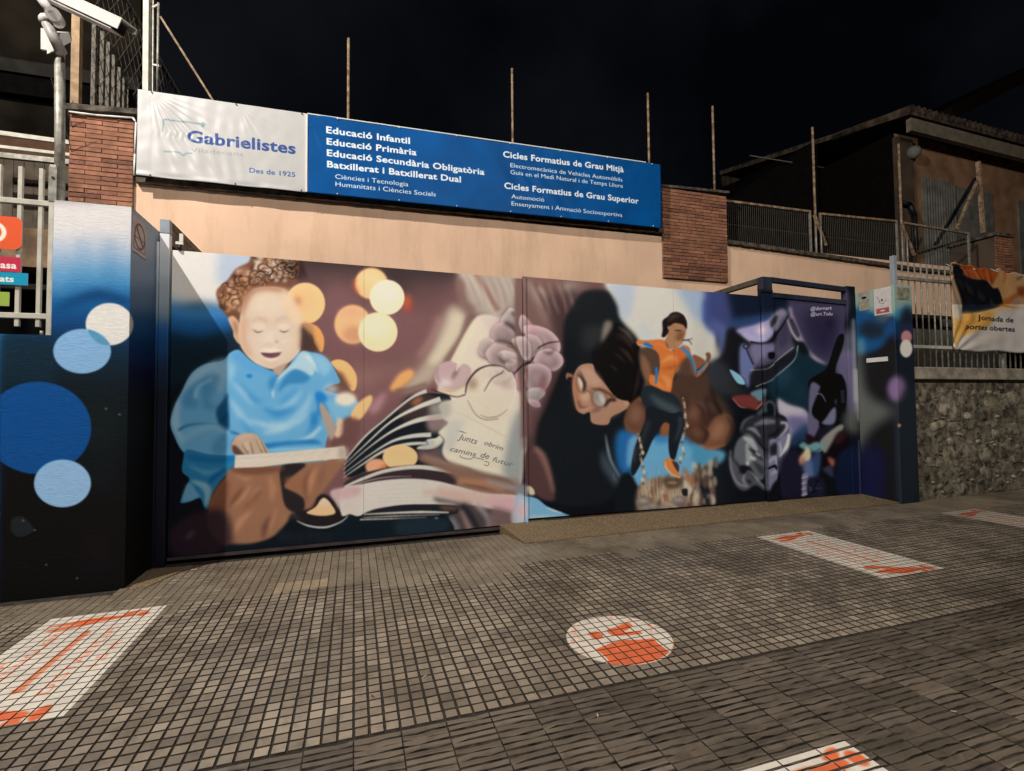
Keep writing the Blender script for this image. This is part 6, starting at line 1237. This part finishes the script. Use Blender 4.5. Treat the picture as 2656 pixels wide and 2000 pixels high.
def creases(x, z, u, v):
    y = BY; dx, dz = (x+2.14), (4.92-z)
    # fan of tension folds from the upper left tie
    r_ = math.hypot(dx, dz)+1e-5; a = math.atan2(dz, dx)
    if dx > 0: y += .010*math.sin(a*34)*math.exp(-((a-.9)/.45)**2)*min(1, r_*5)*max(0, 1-r_/1.0)
    d2, e2 = x+1.28, 4.93-z; r2 = math.hypot(d2, e2)+1e-5; a2 = math.atan2(e2, d2)
    if d2 > 0: y += .005*math.sin(a2*26)*math.exp(-((a2-.8)/.35)**2)*min(1, r2*5)*max(0, 1-r2/.8)
    # hanging folds
    f = max(0, min(1, (x+2.15)*4))*max(0, 1-(x+2.15)/1.1)
    y += .011*f*math.sin((x+.03*math.sin(z*6)+.05*math.sin(x*5))*40+z*7)*(math.exp(-((z-4.20)/.13)**2)+.45*math.exp(-((z-4.66)/.10)**2))
    y += .004*f*math.sin(x*110)*math.exp(-((z-4.47)/.035)**2)
    y += .006*noise.noise(Vector((x*3, z*3, 1)))+.003*noise.noise(Vector((x*9, z*7, 3)))
    y += .018*math.exp(-((z-3.99)/.03)**2)*math.sin(x*9)*.4
    return y
def calm(x, z, u, v):
    y = BY+.010*noise.noise(Vector((x*1.6, z*1.6, 5)))+.0035*noise.noise(Vector((x*6, z*6, 9)))
    dx, dz = x+.52, 4.93-z; a = math.atan2(dz, max(dx, .001)); r_ = math.hypot(dx, dz)
    y += .004*math.sin(a*20)*max(0, 1-r_/.6)
    dx, dz = x-2.9, z-3.98; y += .006*math.sin((dx*1.3+dz)*18)*math.exp(-((dx+dz*1.2)/.3)**2)*math.exp(-((dz-.3)/.3)**2)
    return y
bw = empty('white_banner', (-1.41, BY, 4.4), 'white creased vinyl banner with blue school name and since 1925', 'banner')
sheet('sheet', wx0, wx1+.02, 190, 96, creases, m_bw, bw, uv=uvp((wx0, wx1), (3.9, 5.0), 0, 2))
bb = empty('blue_banner', (1.9, BY, 4.4), 'long blue vinyl banner listing the school courses in white lettering', 'banner')
sheet('sheet', wx1+.026, bx1, 240, 60, calm, m_bb, bb, uv=uvp((wx1, bx1), (3.9, 5.1), 0, 2))
strip_b = B(); strip_b.hexa([(wx1+.026, BY-.006, hz(wx1)-.004), (bx1-.25, BY-.006, hz(bx1)-.004), (bx1-.25, BY+.006, hz(bx1)-.004), (wx1+.026, BY+.006, hz(wx1)-.004), (wx1+.026, BY-.006, hz(wx1)+.008), (bx1-.25, BY-.006, hz(bx1)+.008), (bx1-.25, BY+.006, hz(bx1)+.008), (wx1+.026, BY+.006, hz(wx1)+.008)]); strip_b.out('top_hem', m_white, bb)
b = B(); b.box(wx1+.004, wx1+.028, BY-.012, BY-.004, 3.99, 4.93); b.out('edge_hem', m_white, bw)
for i, x in enumerate([-2.13, -1.30, -.60]):
    for z in (hz(x)-.012, lz(x)+.012): B().tube((x, BY-.016, z), (x, BY-.004, z), .008, 8).out('eyelet', m_dark, bw)
for i in range(7):
    x = -.2+i*.73
    for z in (hz(x)-.014, lz(x)+.014): B().tube((x, BY-.018, z), (x, BY-.006, z), .007, 8).out('eyelet', m_white, bb)
# ================================================================== terrace posts and railing
def post(x, z0, z1, r, m, name, label, cat='post', grp=None, y=W+.1, kink=0):
    return B().tube((x, y, z0), (x+kink, y, z1), r, 8).out(name, m, None, label=label, cat=cat, group=grp)
GR = 'tall thin rusty poles on the terrace edge'
post(-.078, 4.0, 6.15, .017, m_rust, 'fence_pole', 'tall rusty pole rising behind the first course names of the blue banner', 'pole', GR)
post(2.117, 4.0, 6.18, .016, m_rust, 'fence_pole', 'tall rusty pole rising behind the middle of the blue banner', 'pole', GR)
post(4.312, 4.0, 6.22, .017, m_rust, 'fence_pole', 'tall rusty pole at the right end of the blue banner', 'pole', GR)
post(5.509, 4.72, 6.22, .018, m_rust, 'fence_pole', 'tall rusty pole standing on the wide brick panel', 'pole', GR)
post(7.588, 3.85, 6.2, .020, m_rust, 'fence_pole', 'tall rusty pole between the first two railing panels', 'pole', GR, kink=-.0)
post(9.652, 3.83, 6.22, .022, m_rust, 'fence_pole', 'tall rusty pole between the second and third railing panels', 'pole', GR)
B().bar((11.84, W+.1, 6.18), (11.90, W+.1, 4.75), .06, .06).out('fence_pole', m_rust, label='rusty pole behind the far brick pillar with slanting struts', cat='pole', group=GR)
def lean(a, b_, w_, m, name, label, cat='brace', Y=W+.08):
    return B().bar(at(*a, Y=Y), at(*b_, Y=Y), w_, w_*.6).out(name, m, None, label=label, cat=cat, group='slanting steel braces of the terrace')
lean((417, 45), (553, 262), .035, m_rust, 'brace', 'long slanting rusty brace above the white banner')
lean((2112, 557), (2142, 637), .045, m_rust, 'brace', 'short slanting brace by the first railing joint')
lean((2338, 585), (2372, 662), .05, m_rust, 'brace', 'short slanting brace by the second railing joint')
lean((2534, 470), (2480, 596), .05, m_rust, 'brace', 'slanting strut leaning on the far pole, upper one')
B().bar(at(2530, 462, Y=W+.6), at(2427, 635, Y=W+.6), .06, .04).out('brace', m_dark, label='dark slanting strut behind the third railing panel', cat='brace', group='slanting steel braces of the terrace')
B().bar(at(2385, 657, Y=W+.9), at(2500, 622, Y=W+.9), .06, .05).out('rail', m_dark, label='dark low rail slanting up behind the third railing panel', cat='rail')
m_dull = mat('dull_wire', (.06, .052, .042), .7)
def railing(xa, xb, za0, za1, zb0, zb1, label, nb, wire):
    e = empty('railing_panel', ((xa+xb)/2, W+.1, zb0), label, 'railing', 'railing panels on the terrace edge'); y = W+.12
    B().bar((xa, y, za0), (xb, y, za1), .035, .035).out('top_rail', m_rust, e); B().bar((xa, y, zb0), (xb, y, zb1), .03, .03).out('bottom_rail', m_rust, e)
    for x, t in ((xa+.015, 0), (xb-.015, 1)): B().bar((x, y-.002, zb0+(zb1-zb0)*t), (x, y-.002, za0+(za1-za0)*t), .035, .03, up=(0, 1, 0)).out('end_post', m_gal, e)
    b = B()
    for i in range(1, nb):
        t = i/nb; x = xa+(xb-xa)*t; b.bar((x, y+.004, zb0+(zb1-zb0)*t), (x, y+.004, za0+(za1-za0)*t), .007, .007, up=(0, 1, 0))
    o = b.out('bars', m_dull, e); o['kind'] = 'stuff'
    B().bar((xa, y+.012, (za0*.45+zb0*.55)), (xb, y+.012, (za1*.45+zb1*.55)), .008, .008).out('middle_wire', m_dull, e)
railing(5.70, 7.50, 4.705, 4.715, 4.03, 4.0, 'first railing panel right of the wide brick panel', 44, 1)
railing(7.70, 9.56, 4.70, 4.755, 4.0, 3.97, 'second railing panel with fine vertical bars', 44, 1)
railing(9.70, 11.51, 4.745, 4.705, 3.97, 3.93, 'third railing panel beside the far brick pillar', 20, 0)
for x, l in ((7.545, 'first railing joint, left of the pole'), (7.66, 'first railing joint, right of the pole'), (9.60, 'second railing joint, left of the pole'), (9.72, 'second railing joint, right of the pole')):
    post(x, 3.85, 4.45, .014, m_gal, 'stub_post', 'short grey stub post at the %s' % l, 'post', 'short stub posts at the railing joints', W+.06)
# ================================================================== left terrace corner, mesh fence
post_o = lambda px0, py0, px1, py1, w_, m, lab, Y: B().bar(at(px0, py0, Y=Y), at(px1, py1, Y=Y), w_, w_).out('fence_post', m, label=lab, cat='post')
post_o(201, 40, 197, 272, .075, mat('ochre_post', (.34, .22, .12), .7, nscale=12, namp=.2), 'ochre square post on the left brick pillar', W+.1)
post_o(381, -30, 379, 240, .055, m_cream, 'pale square post at the upper left corner of the white banner', W+.12)
post_o(394, -30, 392, 240, .05, m_gal, 'grey post touching the pale post above the white banner', W+.16)
b = B(); b.tube(at(411, 8, Y=W+.1), at(408, 238, Y=W+.1), .013, 8); b.bar(at(396, 20, Y=W+.1), at(413, 12, Y=W+.1), .02, .02); b.bar(at(396, 168, Y=W+.1), at(413, 172, Y=W+.1), .02, .02); b.out('fence_pole', m_gal, label='thin knotted pole clamped beside the grey post above the white banner', cat='pole')
e = empty('side_fence', (-2.9, 7.6, 4.7), 'mesh fence with upright slats running back above the left brick pillar', 'fence')
XF = -2.93
for i, px in enumerate([232, 247, 268, 283, 297, 311, 323, 334, 343, 352]):     # slats recede along y
    a = at(px, 270, X=XF) if False else None
m_slat = mat('weathered_slat', (.13, .115, .095), .8, nscale=20, namp=.3)
def sp(px, py, X): return at(px, py, X=X)
for px, pt_ in ((247, 60), (268, 85), (283, 112), (297, 146), (311, 178), (323, 206), (334, 236), (343, 258)):
    a = at(px, pt_, X=XF); w_ = .006*a[1]/6; B().box(XF-.02, XF+.02, a[1]-w_*4, a[1]+w_*4, 4.70, a[2]).out('slat', m_slat, e)
b = B(); y0_ = W+.35
for k in range(-12, 46):      # woven wire
    ya, yb = y0_+k*.2, y0_+k*.2+1.6; za, zb2 = 4.75, 6.9
    if ya < y0_: za += (y0_-ya)*(6.9-4.75)/1.6; ya = y0_
    b.tube((XF+.03, ya, za), (XF+.03, yb, zb2), .004, 3, caps=False); ya2, yb2 = y0_+k*.2+1.6, y0_+k*.2; zt2 = 6.9
    if yb2 < y0_: zt2 -= (y0_-yb2)*(6.9-4.75)/1.6; yb2 = y0_
    b.tube((XF+.035, ya2, 4.75), (XF+.035, yb2, zt2), .004, 3, caps=False)
o = b.out('wire_mesh', m_slat, e); o['kind'] = 'stuff'
B().bar((XF, W+.2, 6.9), (XF, W+7, 6.9), .05, .05).out('top_rail', m_gal, e)
# dark building on the left and its railings
m_black = mat('matte_black', (.003, .003, .003), 1.0, spec=0.0)  # even matte near-black without specular, for the band under the ledge
YB = 8.6
B().box(-16, -3.05, YB, YB+.3, 3.0, 9.5).out('left_building', mat('left_plaster', (.010, .0082, .006), 1.0, spec=.02, nscale=1.5, namp=.3), label='dark plastered building behind the fence at the left edge', cat='building')
B().box(-16, -3.0, YB-.16, YB-.005, 6.06, 6.24).out('ledge', mat('ledge_grey', (.016, .015, .014), .9, spec=.05), label='grey ledge across the dark building at the left', cat='ledge')
B().box(-16, -3.0, YB-.12, YB-.007, 5.78, 6.055).out('fascia', m_black, label='black band under the grey ledge of the left building', cat='fascia')
B().box(-16, -3.2, YB-.03, YB-.006, 4.93, 5.19).out('wall_band', mat('orange_band', (.07, .032, .016), .9), label='orange painted band on the dark building above the white rails', cat='band')
def hrail(py0, py1, w_, lab, m=m_cream, Y=7.4):
    a = at(-60, py0-8, Y=Y); c = at(182, py1, Y=Y); B().bar(a, c, w_, w_).out('balcony_rail', m, label=lab, cat='rail', group='white rails behind the left fence')
hrail(346, 371, .05, 'topmost white rail behind the left fence'); hrail(382, 402, .035, 'middle white rail behind the left fence'); hrail(405, 422, .06, 'lowest white rail behind the left fence', m_gal)
e = empty('board_screen', (-4.2, 7.9, 4), 'brown boarded screen behind the left railings', 'screen')
m_bd = mat('old_boards', (.085, .066, .046), .85, nscale=5, namp=.25, rand=.2)
for i in range(22):
    x = -5.4+i*.105; B().box(x, x+.1, 7.9+rng.uniform(-.004, .004), 7.93, 3.80, 4.62).out('board', m_bd, e)
B().box(-5.5, -3.1, 7.80, 7.95, 3.70, 3.795).out('timber_beam', m_bd, label='horizontal timber under the boarded screen at the left', cat='beam')
B().box(-6.5, -2.9, 7.3, 7.6, 3.12, 3.58).out('inner_wall', mat('inner_peach', (.24, .15, .09), .9, nscale=4, namp=.3, stain=((.08, .06, .04), 3, .8)), label='stained peach strip of wall seen between the left bars', cat='wall')
B().box(-9, -2.5, 8.2, 8.3, -.1, 3.1).out('inner_wall', m_int, label='wall deep behind the left bars, darkness put into its colour', cat='wall')
# ---- left bar fence
e = empty('bar_fence', (-3.4, 4.96, 2.03), 'cream painted steel bar fence on the low wall at the left', 'fence')
Yf = 4.95
for i in range(12):
    x = -2.412-i*.1345; B().box(x-.014, x+.014, Yf-.014, Yf+.014, 2.10, 3.385).out('bar', m_cream, e, bev=.002)
for z in (3.10, 2.185): B().box(-4.2, -2.352, Yf-.022, Yf+.02, z-.02, z+.022).out('rail', m_cream, e, bev=.003)
B().box(-2.350, -2.306, Yf-.03, Yf+.03, 2.03, 3.42).out('end_post', m_cream, e, bev=.003)
B().box(-2.352, -2.298, Yf-.036, Yf-.031, 3.12, 3.40).out('hinge_plate', m_gal, e); B().tube((-2.322, Yf-.042, 3.31), (-2.322, Yf-.036, 3.31), .011, 10).out('bolt_hole', m_dark, e)
B().tube((-2.39, Yf, 2.03), (-2.39, Yf, 2.07), .012, 8).out('anchor', m_gal, e)
# ---- coloured signs on it
def signp(name, x0, x1, z0, z1, col, lab, txt=None, tx=0, size=.08, rad=.0, Y=4.918):
    e = empty(name, (x1-.1, Y, z0), lab, 'sign', 'coloured signs hung on the left fence'); ppm = 500
    cv = Canvas(int((x1-x0)*ppm), int((z1-z0)*ppm), col)
    if txt == 'ring':
        t = np.linspace(0, 2*np.pi, 50, endpoint=False); c = np.array([tx-x0, (z1-z0)/2])*ppm
        for r_, cc in ((.085, (238, 232, 222)), (.055, col), (.018, (238, 232, 222))): cv.fill([np.stack([c[0]+r_*ppm*np.cos(t), c[1]+r_*ppm*np.sin(t)], 1)], cc, .5)
    elif txt:
        letter(cv, txt, ((tx-size*len(txt)*.66-x0)*ppm, (z1-z0)*ppm*.76), ((tx-x0)*ppm, (z1-z0)*ppm*.76), size*ppm, (240, 236, 226), .035)
    pts = []
    r_ = rad
    if r_:
        for cx, cz, a0 in ((x1-r_, z0+r_, -90), (x1-r_, z1-r_, 0), (x0+r_, z1-r_, 90), (x0+r_, z0+r_, 180)):
            pts += [(cx+r_*math.cos(R(a0+q*15)), cz+r_*math.sin(R(a0+q*15))) for q in range(7)]
    else: pts = [(x0, z0), (x1, z0), (x1, z1), (x0, z1)]
    b = B(); b.prism(pts, Y, Y+.004, 1, 0); b.out('sign_plate', [picmat('sign_print', image('sign_print', cv.a), .5), m_white], e, uv=uvp((x0, x1), (z0, z1), 0, 2), bev=0)
    return e
signp('round_cornered_sign', -3.15, -2.516, 2.705, 2.965, (226, 88, 44), 'orange sign with rounded corners and a white ring on the left fence', 'ring', -2.70, rad=.05)
signp('word_sign', -3.1, -2.517, 2.527, 2.645, (190, 44, 74), 'crimson sign ending in asa on the left fence', 'a casa', -2.545, .05)
signp('word_sign', -3.1, -2.471, 2.425, 2.522, (0, 150, 190), 'turquoise sign ending in ats on the left fence', 'estudiants'[-3:] if False else 'ats', -2.56, .045)
signp('word_sign', -3.1, -2.585, 2.255, 2.365, (150, 176, 74), 'small green sign lowest on the left fence', 'o', -2.645, .05)
# ================================================================== CCTV camera on its pole
e = empty('security_camera', (-2.3, 4.95, 3.1), 'white security camera in a long housing on a steel pole', 'camera')
B().tube(at(156, 520, Y=4.96)-np.array([0, 0, .12]), at(155, 140, Y=4.93), .034, 14).out('pole', m_gal, e)
Yc = 4.85
B().bar(at(127, 78, Y=Yc+.10), at(127, 132, Y=Yc+.10), .10, .02, up=(0, 1, 0)).out('mounting_plate', m_cctv, e)
b = B(); b.hexa([at(122, 140, Y=4.88), at(186, 108, Y=4.86), at(186, 100, Y=4.96), at(130, 138, Y=4.98), at(122, 84, Y=4.88), at(178, 84, Y=4.86), at(184, 84, Y=4.96), at(130, 80, Y=4.98)]); b.out('wall_plate', m_cctv, e)
b = B(); b.tube(at(160, 138, Y=4.84), at(121, 60, Y=4.80), .040, 12, r2=.036); b.out('arm', mat('arm_shade', (.36, .34, .33), .5), e)
b = B(); b.sph(tuple(at(119, 52, Y=4.80)), .047, 14); b.out('elbow', m_cctv, e)
b = B(); b.tube(at(150, 55, Y=4.86), at(137, 36, Y=4.68), .049, 16); b.out('knuckle', m_cctv, e)
b = B(); b.tube(at(137, 38, Y=4.70), at(98, -14, Y=4.70), .033, 12, r2=.030); b.out('upper_arm', m_cctv, e)
# housing: long box along its axis with a sunshield
A0, A1 = Vector(at(110, -30, Y=4.92)), Vector(at(325, 70, Y=4.50))
ax = (A1-A0).normalized(); sdv = ax.cross(Vector((0, 0, 1))).normalized(); upv = sdv.cross(ax).normalized()
def obox(b, a0, a1, s0, s1, u0, u1, taper=1.0):
    P = []
    for u_ in (u0, u1):
        for a, s_ in ((a0, s0), (a1, s0), (a1, s1), (a0, s1)): P.append(tuple(A0+ax*a+sdv*s_+upv*u_))
    b.hexa(P); return b
Ln = (A1-A0).length
obox(B(), 0, Ln-.05, -0.0504, 0.0504, -0.0727, 0.0175).out('housing_body', m_cctv, e, bev=.006)
b = B(); obox(b, -.02, Ln+.03, -0.0640, 0.0640, 0.0252, 0.0349); obox(b, .02, Ln+.03, -0.0640, -0.0582, -0.0097, 0.0247); obox(b, .02, Ln+.03, 0.0582, 0.0640, -0.0534, 0.0247); b.out('sunshield', m_cctv, e, bev=.002)
obox(B(), Ln-.049, Ln-.042, -0.0436, 0.0436, -0.0660, 0.0116).out('front_glass', m_cctvd, e)
# ================================================================== right rubble wall, fence, banner
e = empty('rubble_wall', (8.8, 5.0, 0), 'grey brown rubble stone wall right of the painted pillars', 'wall')
B().box(7.27, 16, 4.955, 5.35, -.05, 1.73).out('mortar_core', mat('rubble_mortar', (.19, .165, .122), .95, nscale=12, namp=.35, bump=.02, bscale=18), e)
m_st = mat('rubble_stone', (.235, .205, .152), .9, nscale=9, namp=.45, bump=.01, bscale=30, rand=.45, stain=((.07, .062, .05), 6, .7))
sm = []
for s_ in range(7):
    rg = random.Random(40+s_); b = B(); b.sph((0, 0, 0), 1, 8)
    f = [rg.uniform(.72, 1.15) for _ in b.v]; v2 = []
    for (x, y, z), q in zip(b.v, f):
        p = 3.0; nrm = (abs(x)**p+abs(y)**p+abs(z)**p)**(1/p); v2.append((x/nrm*q, y/nrm*(.8+.2*q), z/nrm*q))
    b.v = v2; b.sm = [s_ % 2 == 0]*len(b.sm); sm.append(b.mesh('stone', [m_st]))
rg = random.Random(12); placed = []
off = Vector(wloc(e))
for tries in range(9000):
    if len(placed) > 285: break
    big = tries < 700
    a = rg.uniform(.12, .25) if big else rg.uniform(.035, .11); c = a*rg.uniform(.3, .72)
    x, z = rg.uniform(7.32, 11.3), rg.uniform(.10, 1.66)
    if z-c < gz(x)-.02 or z+c > 1.72 or x-a < 7.26: continue
    if any(abs(x-p[0]) < (a+p[2])*.80 and abs(z-p[1]) < (c+p[3])*.80 for p in placed): continue
    placed.append((x, z, a, c))
    o = bpy.data.objects.new('stone', rg.choice(sm)); o.parent = e; o.location = Vector((x, 4.955+rg.uniform(0, .02), z))-off; o.scale = (a, rg.uniform(.014, .032), c); o.rotation_euler = (0, rg.uniform(-.3, .3), 0); COL.objects.link(o)
e = empty('coping', (8.8, 5.0, 1.74), 'pale weathered concrete cap on the rubble wall', 'coping')
xs = [7.25, 9.15, 11.05, 13, 16]
for a, b_ in zip(xs, xs[1:]): B().box(a+.004, b_-.004, 4.88, 5.42, 1.735, 1.905).out('cap_block', m_conc2, e, bev=.012)
# fence
Yr = 5.05
e = empty('bar_fence', (8.5, Yr, 1.9), 'grey steel bar fence standing on the rubble wall at the right', 'fence')
B().box(7.165, 7.225, Yr-.03, Yr+.03, 1.905, 3.47).out('end_post', m_grey, e, bev=.003)
for i in range(34):
    x = 7.36+i*.124; B().tube((x, Yr, 1.906), (x, Yr, 3.40), .011, 8).out('bar', m_gal, e)
for z, x0, m in ((3.165, 7.227, m_gal), (2.205, 7.45, m_cream)): B().box(x0, 11.6, Yr-.022, Yr+.018, z-.02, z+.022).out('rail', m, e)
B().box(9.40, 9.45, Yr-.025, Yr+.025, 1.906, 3.45).out('middle_post', m_gal, e)
# pale things behind the bars at the foot
B().box(7.30, 7.52, 5.55, 5.6, 1.2, 2.15).out('board', m_white, label='pale board leaning behind the first bars of the right fence', cat='board')
B().box(9.4, 13, 6.9, 7.0, 1.2, 2.9).out('inner_panel', m_bggrey, label='grey panel behind the far bars under the printed banner', cat='panel')
# banner on it
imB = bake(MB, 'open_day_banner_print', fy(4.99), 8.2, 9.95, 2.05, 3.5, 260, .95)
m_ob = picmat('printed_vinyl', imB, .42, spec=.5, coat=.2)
e = empty('printed_banner', (9, 4.99, 2.8), 'printed banner with hands, a dark sleeve and open day lettering', 'banner')
def sag(x, z, u, v):
    y = 4.985+.012*noise.noise(Vector((x*4, z*4, 2)))
    d = math.hypot(x-8.27, z-3.4); a = math.atan2(3.4-z, x-8.2); y += .014*math.sin(a*22)*max(0, 1-d/1.3)
    d = math.hypot(x-8.27, z-2.2); a = math.atan2(z-2.1, x-8.2); y += .012*math.sin(a*18)*max(0, 1-d/1.2)
    return y+.012*math.sin(x*3+z*9)*.5
sheet('sheet', 8.262, 11.2, 110, 50, sag, m_ob, e, lambda x: 3.44-.055*min(1, max(0, (x-8.3)/1.2))+.014*math.sin(x*19), lambda x: 2.165+.012*math.sin(x*7), uvp((8.2, 9.95), (2.05, 3.5), 0, 2))
for x in (8.28, 8.75, 9.25): B().tube((x, 4.97, 3.40-.03), (x, 5.06, 3.44), .004, 6).out('cable_tie', m_white, e)
# ================================================================== house on the terrace, roofs beyond
YH = 9.4
def hp(px, py, Y=YH): return at(px, py, Y=Y)
a = hp(2318, 360); X0 = a[0]
h = empty('terrace_house', (X0+3, YH, 4), 'dim orange house with overhanging roof on the terrace at the right', 'house')
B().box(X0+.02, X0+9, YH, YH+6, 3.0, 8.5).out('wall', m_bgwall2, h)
B().box(X0-.05, X0+.015, YH+.0, YH+6, 3.0, 8.5).out('side_wall', mat('shade_black_render', (.006, .005, .004), .95, spec=.03), h)  # shaded side of the house: its darkness is put into this colour
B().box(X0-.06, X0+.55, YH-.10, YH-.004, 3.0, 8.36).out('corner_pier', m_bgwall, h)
b = B(); zt = hp(2310, 335)[2]; b.hexa([(X0-.15, YH-.55, zt-.33), (X0+9.4, YH-.55, zt-.62), (X0+9.4, YH-.42, zt-.62), (X0-.15, YH-.42, zt-.33), (X0-.15, YH-.55, zt), (X0+9.4, YH-.55, zt-.28), (X0+9.4, YH-.42, zt-.28), (X0-.15, YH-.42, zt)])
b.out('eave_board', mat('eave_cream', (.19, .16, .115), .8, nscale=5, namp=.15), h)
rf = B(); rf.hexa([(X0-.3, YH-.62, zt+.02), (X0+9.4, YH-.62, zt-.26), (X0+9.4, YH+6.2, zt+1.2), (X0-.3, YH+6.2, zt+1.5), (X0-.3, YH-.62, zt+.16), (X0+9.4, YH-.62, zt-.10), (X0+9.4, YH+6.2, zt+1.35), (X0-.3, YH+6.2, zt+1.65)])
rfo = rf.out('roof', m_roof, h)
b = B()
for i in range(46):
    x = X0-.25+i*.21; z = zt+.17-.03*(x-X0); b.tube((x, YH-.66, z), (x, YH+1.5, z+.33), .085, 8, caps=True)
b.out('roof_tiles', m_roof, rfo)['kind'] = 'stuff'
for (pa, pb, lab, nm) in (((2478, 488), (2577, 700), 'door', 'door'), ((2636, 520), (2760, 740), 'door', 'door')):
    p, q = hp(*pa), hp(*pb); B().box(p[0], q[0], YH-.05, YH-.004, 3.0, p[2]).out('door', m_bggrey, h)
p, q = hp(2388, 463), hp(2478, 700)
sh = B().box(p[0], q[0], YH-.06, YH-.004, 3.0, p[2]).out('shutter', m_bggrey, h)
off = (q[0]-p[0])/12
for i in range(12): B().tube((p[0]+(i+.5)*off, YH-.07, 3.0), (p[0]+(i+.5)*off, YH-.07, p[2]-.02), off*.38, 8).out('shutter_rib', m_bggrey, sh)
p = hp(2334, 400); B().sph((p[0]+.25, YH-.18, p[2]), .17, 12).out('wall_lamp', m_bggrey, h)
b = B(); b.path([hp(2340, 525, YH-.2), hp(2360, 530, YH-.2), hp(2372, 560, YH-.2), hp(2376, 650, YH-.2)], .06, 8); b.out('drain_pipe', m_dark, h)
# lower dark wing to the left of the house
b = B(); p0, p1 = at(2060, 412, Y=13), at(2306, 300, Y=YH+.5)
b.hexa([(p0[0]-2.5, 13.4, 3), (X0-.2, 11.5, 3), (X0-.2, 16, 3), (p0[0]-2.5, 16, 3), (p0[0]-2.5, 13.4, p0[2]-1.6), (X0-.2, 11.5, p0[2]-.2), (X0-.2, 16, p0[2]), (p0[0]-2.5, 16, p0[2]-1.6)])
b.out('outbuilding', mat('outbuilding_dark', (.006, .005, .005), .95, spec=.03), label='dark low outbuilding left of the terrace house', cat='building')
b = B(); q = [at(1985, 412, Y=15), at(2300, 296, Y=10.2), at(2300, 350, Y=10.2), at(2090, 428, Y=15)]
b.hexa([tuple(q[0]-np.array([0, 0, .12])), tuple(q[1]-np.array([0, 0, .6])), tuple(q[1]+np.array([.1, 2.5, -.2])), tuple(q[0]+np.array([.1, 2.5, 0])), tuple(q[0]), tuple(q[1]), tuple(q[1]+np.array([.1, 2.5, .5])), tuple(q[0]+np.array([.1, 2.5, .5]))])
b.out('gable_roof', m_roof, label='faint roof slope rising to the corner of the terrace house', cat='roof')
B().bar(at(1945, 404, Y=12), at(2262, 456, Y=12), .03, .03).out('cable', m_gal, label='thin pale cable sagging left of the terrace house', cat='cable')
b = B(); p = at(2470, 275, Y=17); q = at(2700, 155, Y=17)
b.hexa([(p[0], 17, p[2]-.7), (q[0], 17, q[2]-.8), (q[0], 22, q[2]-.8), (p[0], 22, p[2]-.7), (p[0], 17, p[2]), (q[0], 17, q[2]), (q[0], 22, q[2]+.3), (p[0], 22, p[2]+.3)])
b.out('upper_roof', mat('upper_roof_dark', (.028, .02, .014), .9, spec=.05), label='barely visible roof edge high at the right', cat='roof')
b = B(); b.box(p[0]+.5, q[0]+4, 17.4, 22, 3, p[2]-.5); b.out('upper_house', mat('upper_house_dark', (.008, .005, .004), .9), label='nearly black house behind the terrace house', cat='building')
# silhouette ridge behind the banners
b = B(); pts = [(-6, 6.7), (-3, 7.4), (-1.0, 6.4), (2, 5.9), (6, 5.9), (8.2, 6.9), (11, 7.2), (14, 6.2), (14, 3), (-6, 3)]
b.prism([(x*1.6, z*1.35-.6 if z > 3 else 3) for x, z in pts][::-1], 16, 16.5); b.out('distant_building', mat('silhouette', (.002, .002, .002), .95), label='black silhouette of a building behind the terrace poles', cat='building')
# ================================================================== street lamps (outside the frame) that give the light
for k, (p, e_, c, rad) in enumerate(LAMPS):
    lp = empty('street_lamp', (p[0]-(1.2 if k == 0 else 0), p[1]-(0 if k == 0 else 1.2), 0), ['tall street lamp beyond the left edge of the view', 'tall street lamp behind the camera'][k], 'street lamp', 'street lamps')
    bx, by = (p[0]-1.2, p[1]) if k == 0 else (p[0], p[1]-1.2)
    B().tube((bx, by, -.1), (bx, by, p[2]+.1), .09, 12, r2=.05).out('mast', m_lampm, lp)
    B().tube((bx, by, p[2]+.08), (p[0], p[1], p[2]+.20), .03, 8).out('bracket', m_lampm, lp)
    B().box(p[0]-.22, p[0]+.22, p[1]-.22, p[1]+.22, p[2]+.17+rad*.9, p[2]+.25+rad*.9).out('lamp_head', m_lampm, lp)
# ================================================================== street tree to the right of the camera (outside the frame)
tr = empty('street_tree', (4.7, -1.5, 0), 'slim street tree to the right of the camera, out of view', 'tree')
m_bark = mat('bark', (.09, .07, .05), .95, nscale=20, namp=.3); m_leaf = mat('leaves', (.05, .09, .03), .6, nscale=10, namp=.3)
B().tube((4.7, -1.5, -.1), (4.65, -1.5, 3.6), .11, 10, r2=.07).out('trunk', m_bark, tr)
b = B(); gt = random.Random(9); ends = []
for k in range(16):
    a = gt.uniform(0, 6.28); l_ = gt.uniform(.6, 1.5); e0 = (4.66, -1.5, gt.uniform(3.0, 3.6)); e1 = (4.66+math.cos(a)*l_, -1.5+math.sin(a)*l_, e0[2]+gt.uniform(.5, 1.6)); b.tube(e0, e1, .035, 6, r2=.012); ends += [e1, tuple((Vector(e0)+Vector(e1))/2)]
b.out('limbs', m_bark, tr)
b = B()
for e1 in ends:
    for k in range(40):
        c = Vector(e1)+Vector((gt.gauss(0, .24), gt.gauss(0, .24), gt.gauss(0, .2))); d = Vector((gt.uniform(-1, 1), gt.uniform(-1, 1), gt.uniform(-1, 1))).normalized()*.07; q = d.orthogonal().normalized()*.035; k0 = len(b.v)
        b.v += [tuple(c-d), tuple(c+q), tuple(c+d), tuple(c-q)]; b.face([k0, k0+1, k0+2, k0+3])
b.out('crown', m_leaf, tr)['kind'] = 'stuff'
bpy.context.view_layer.update()
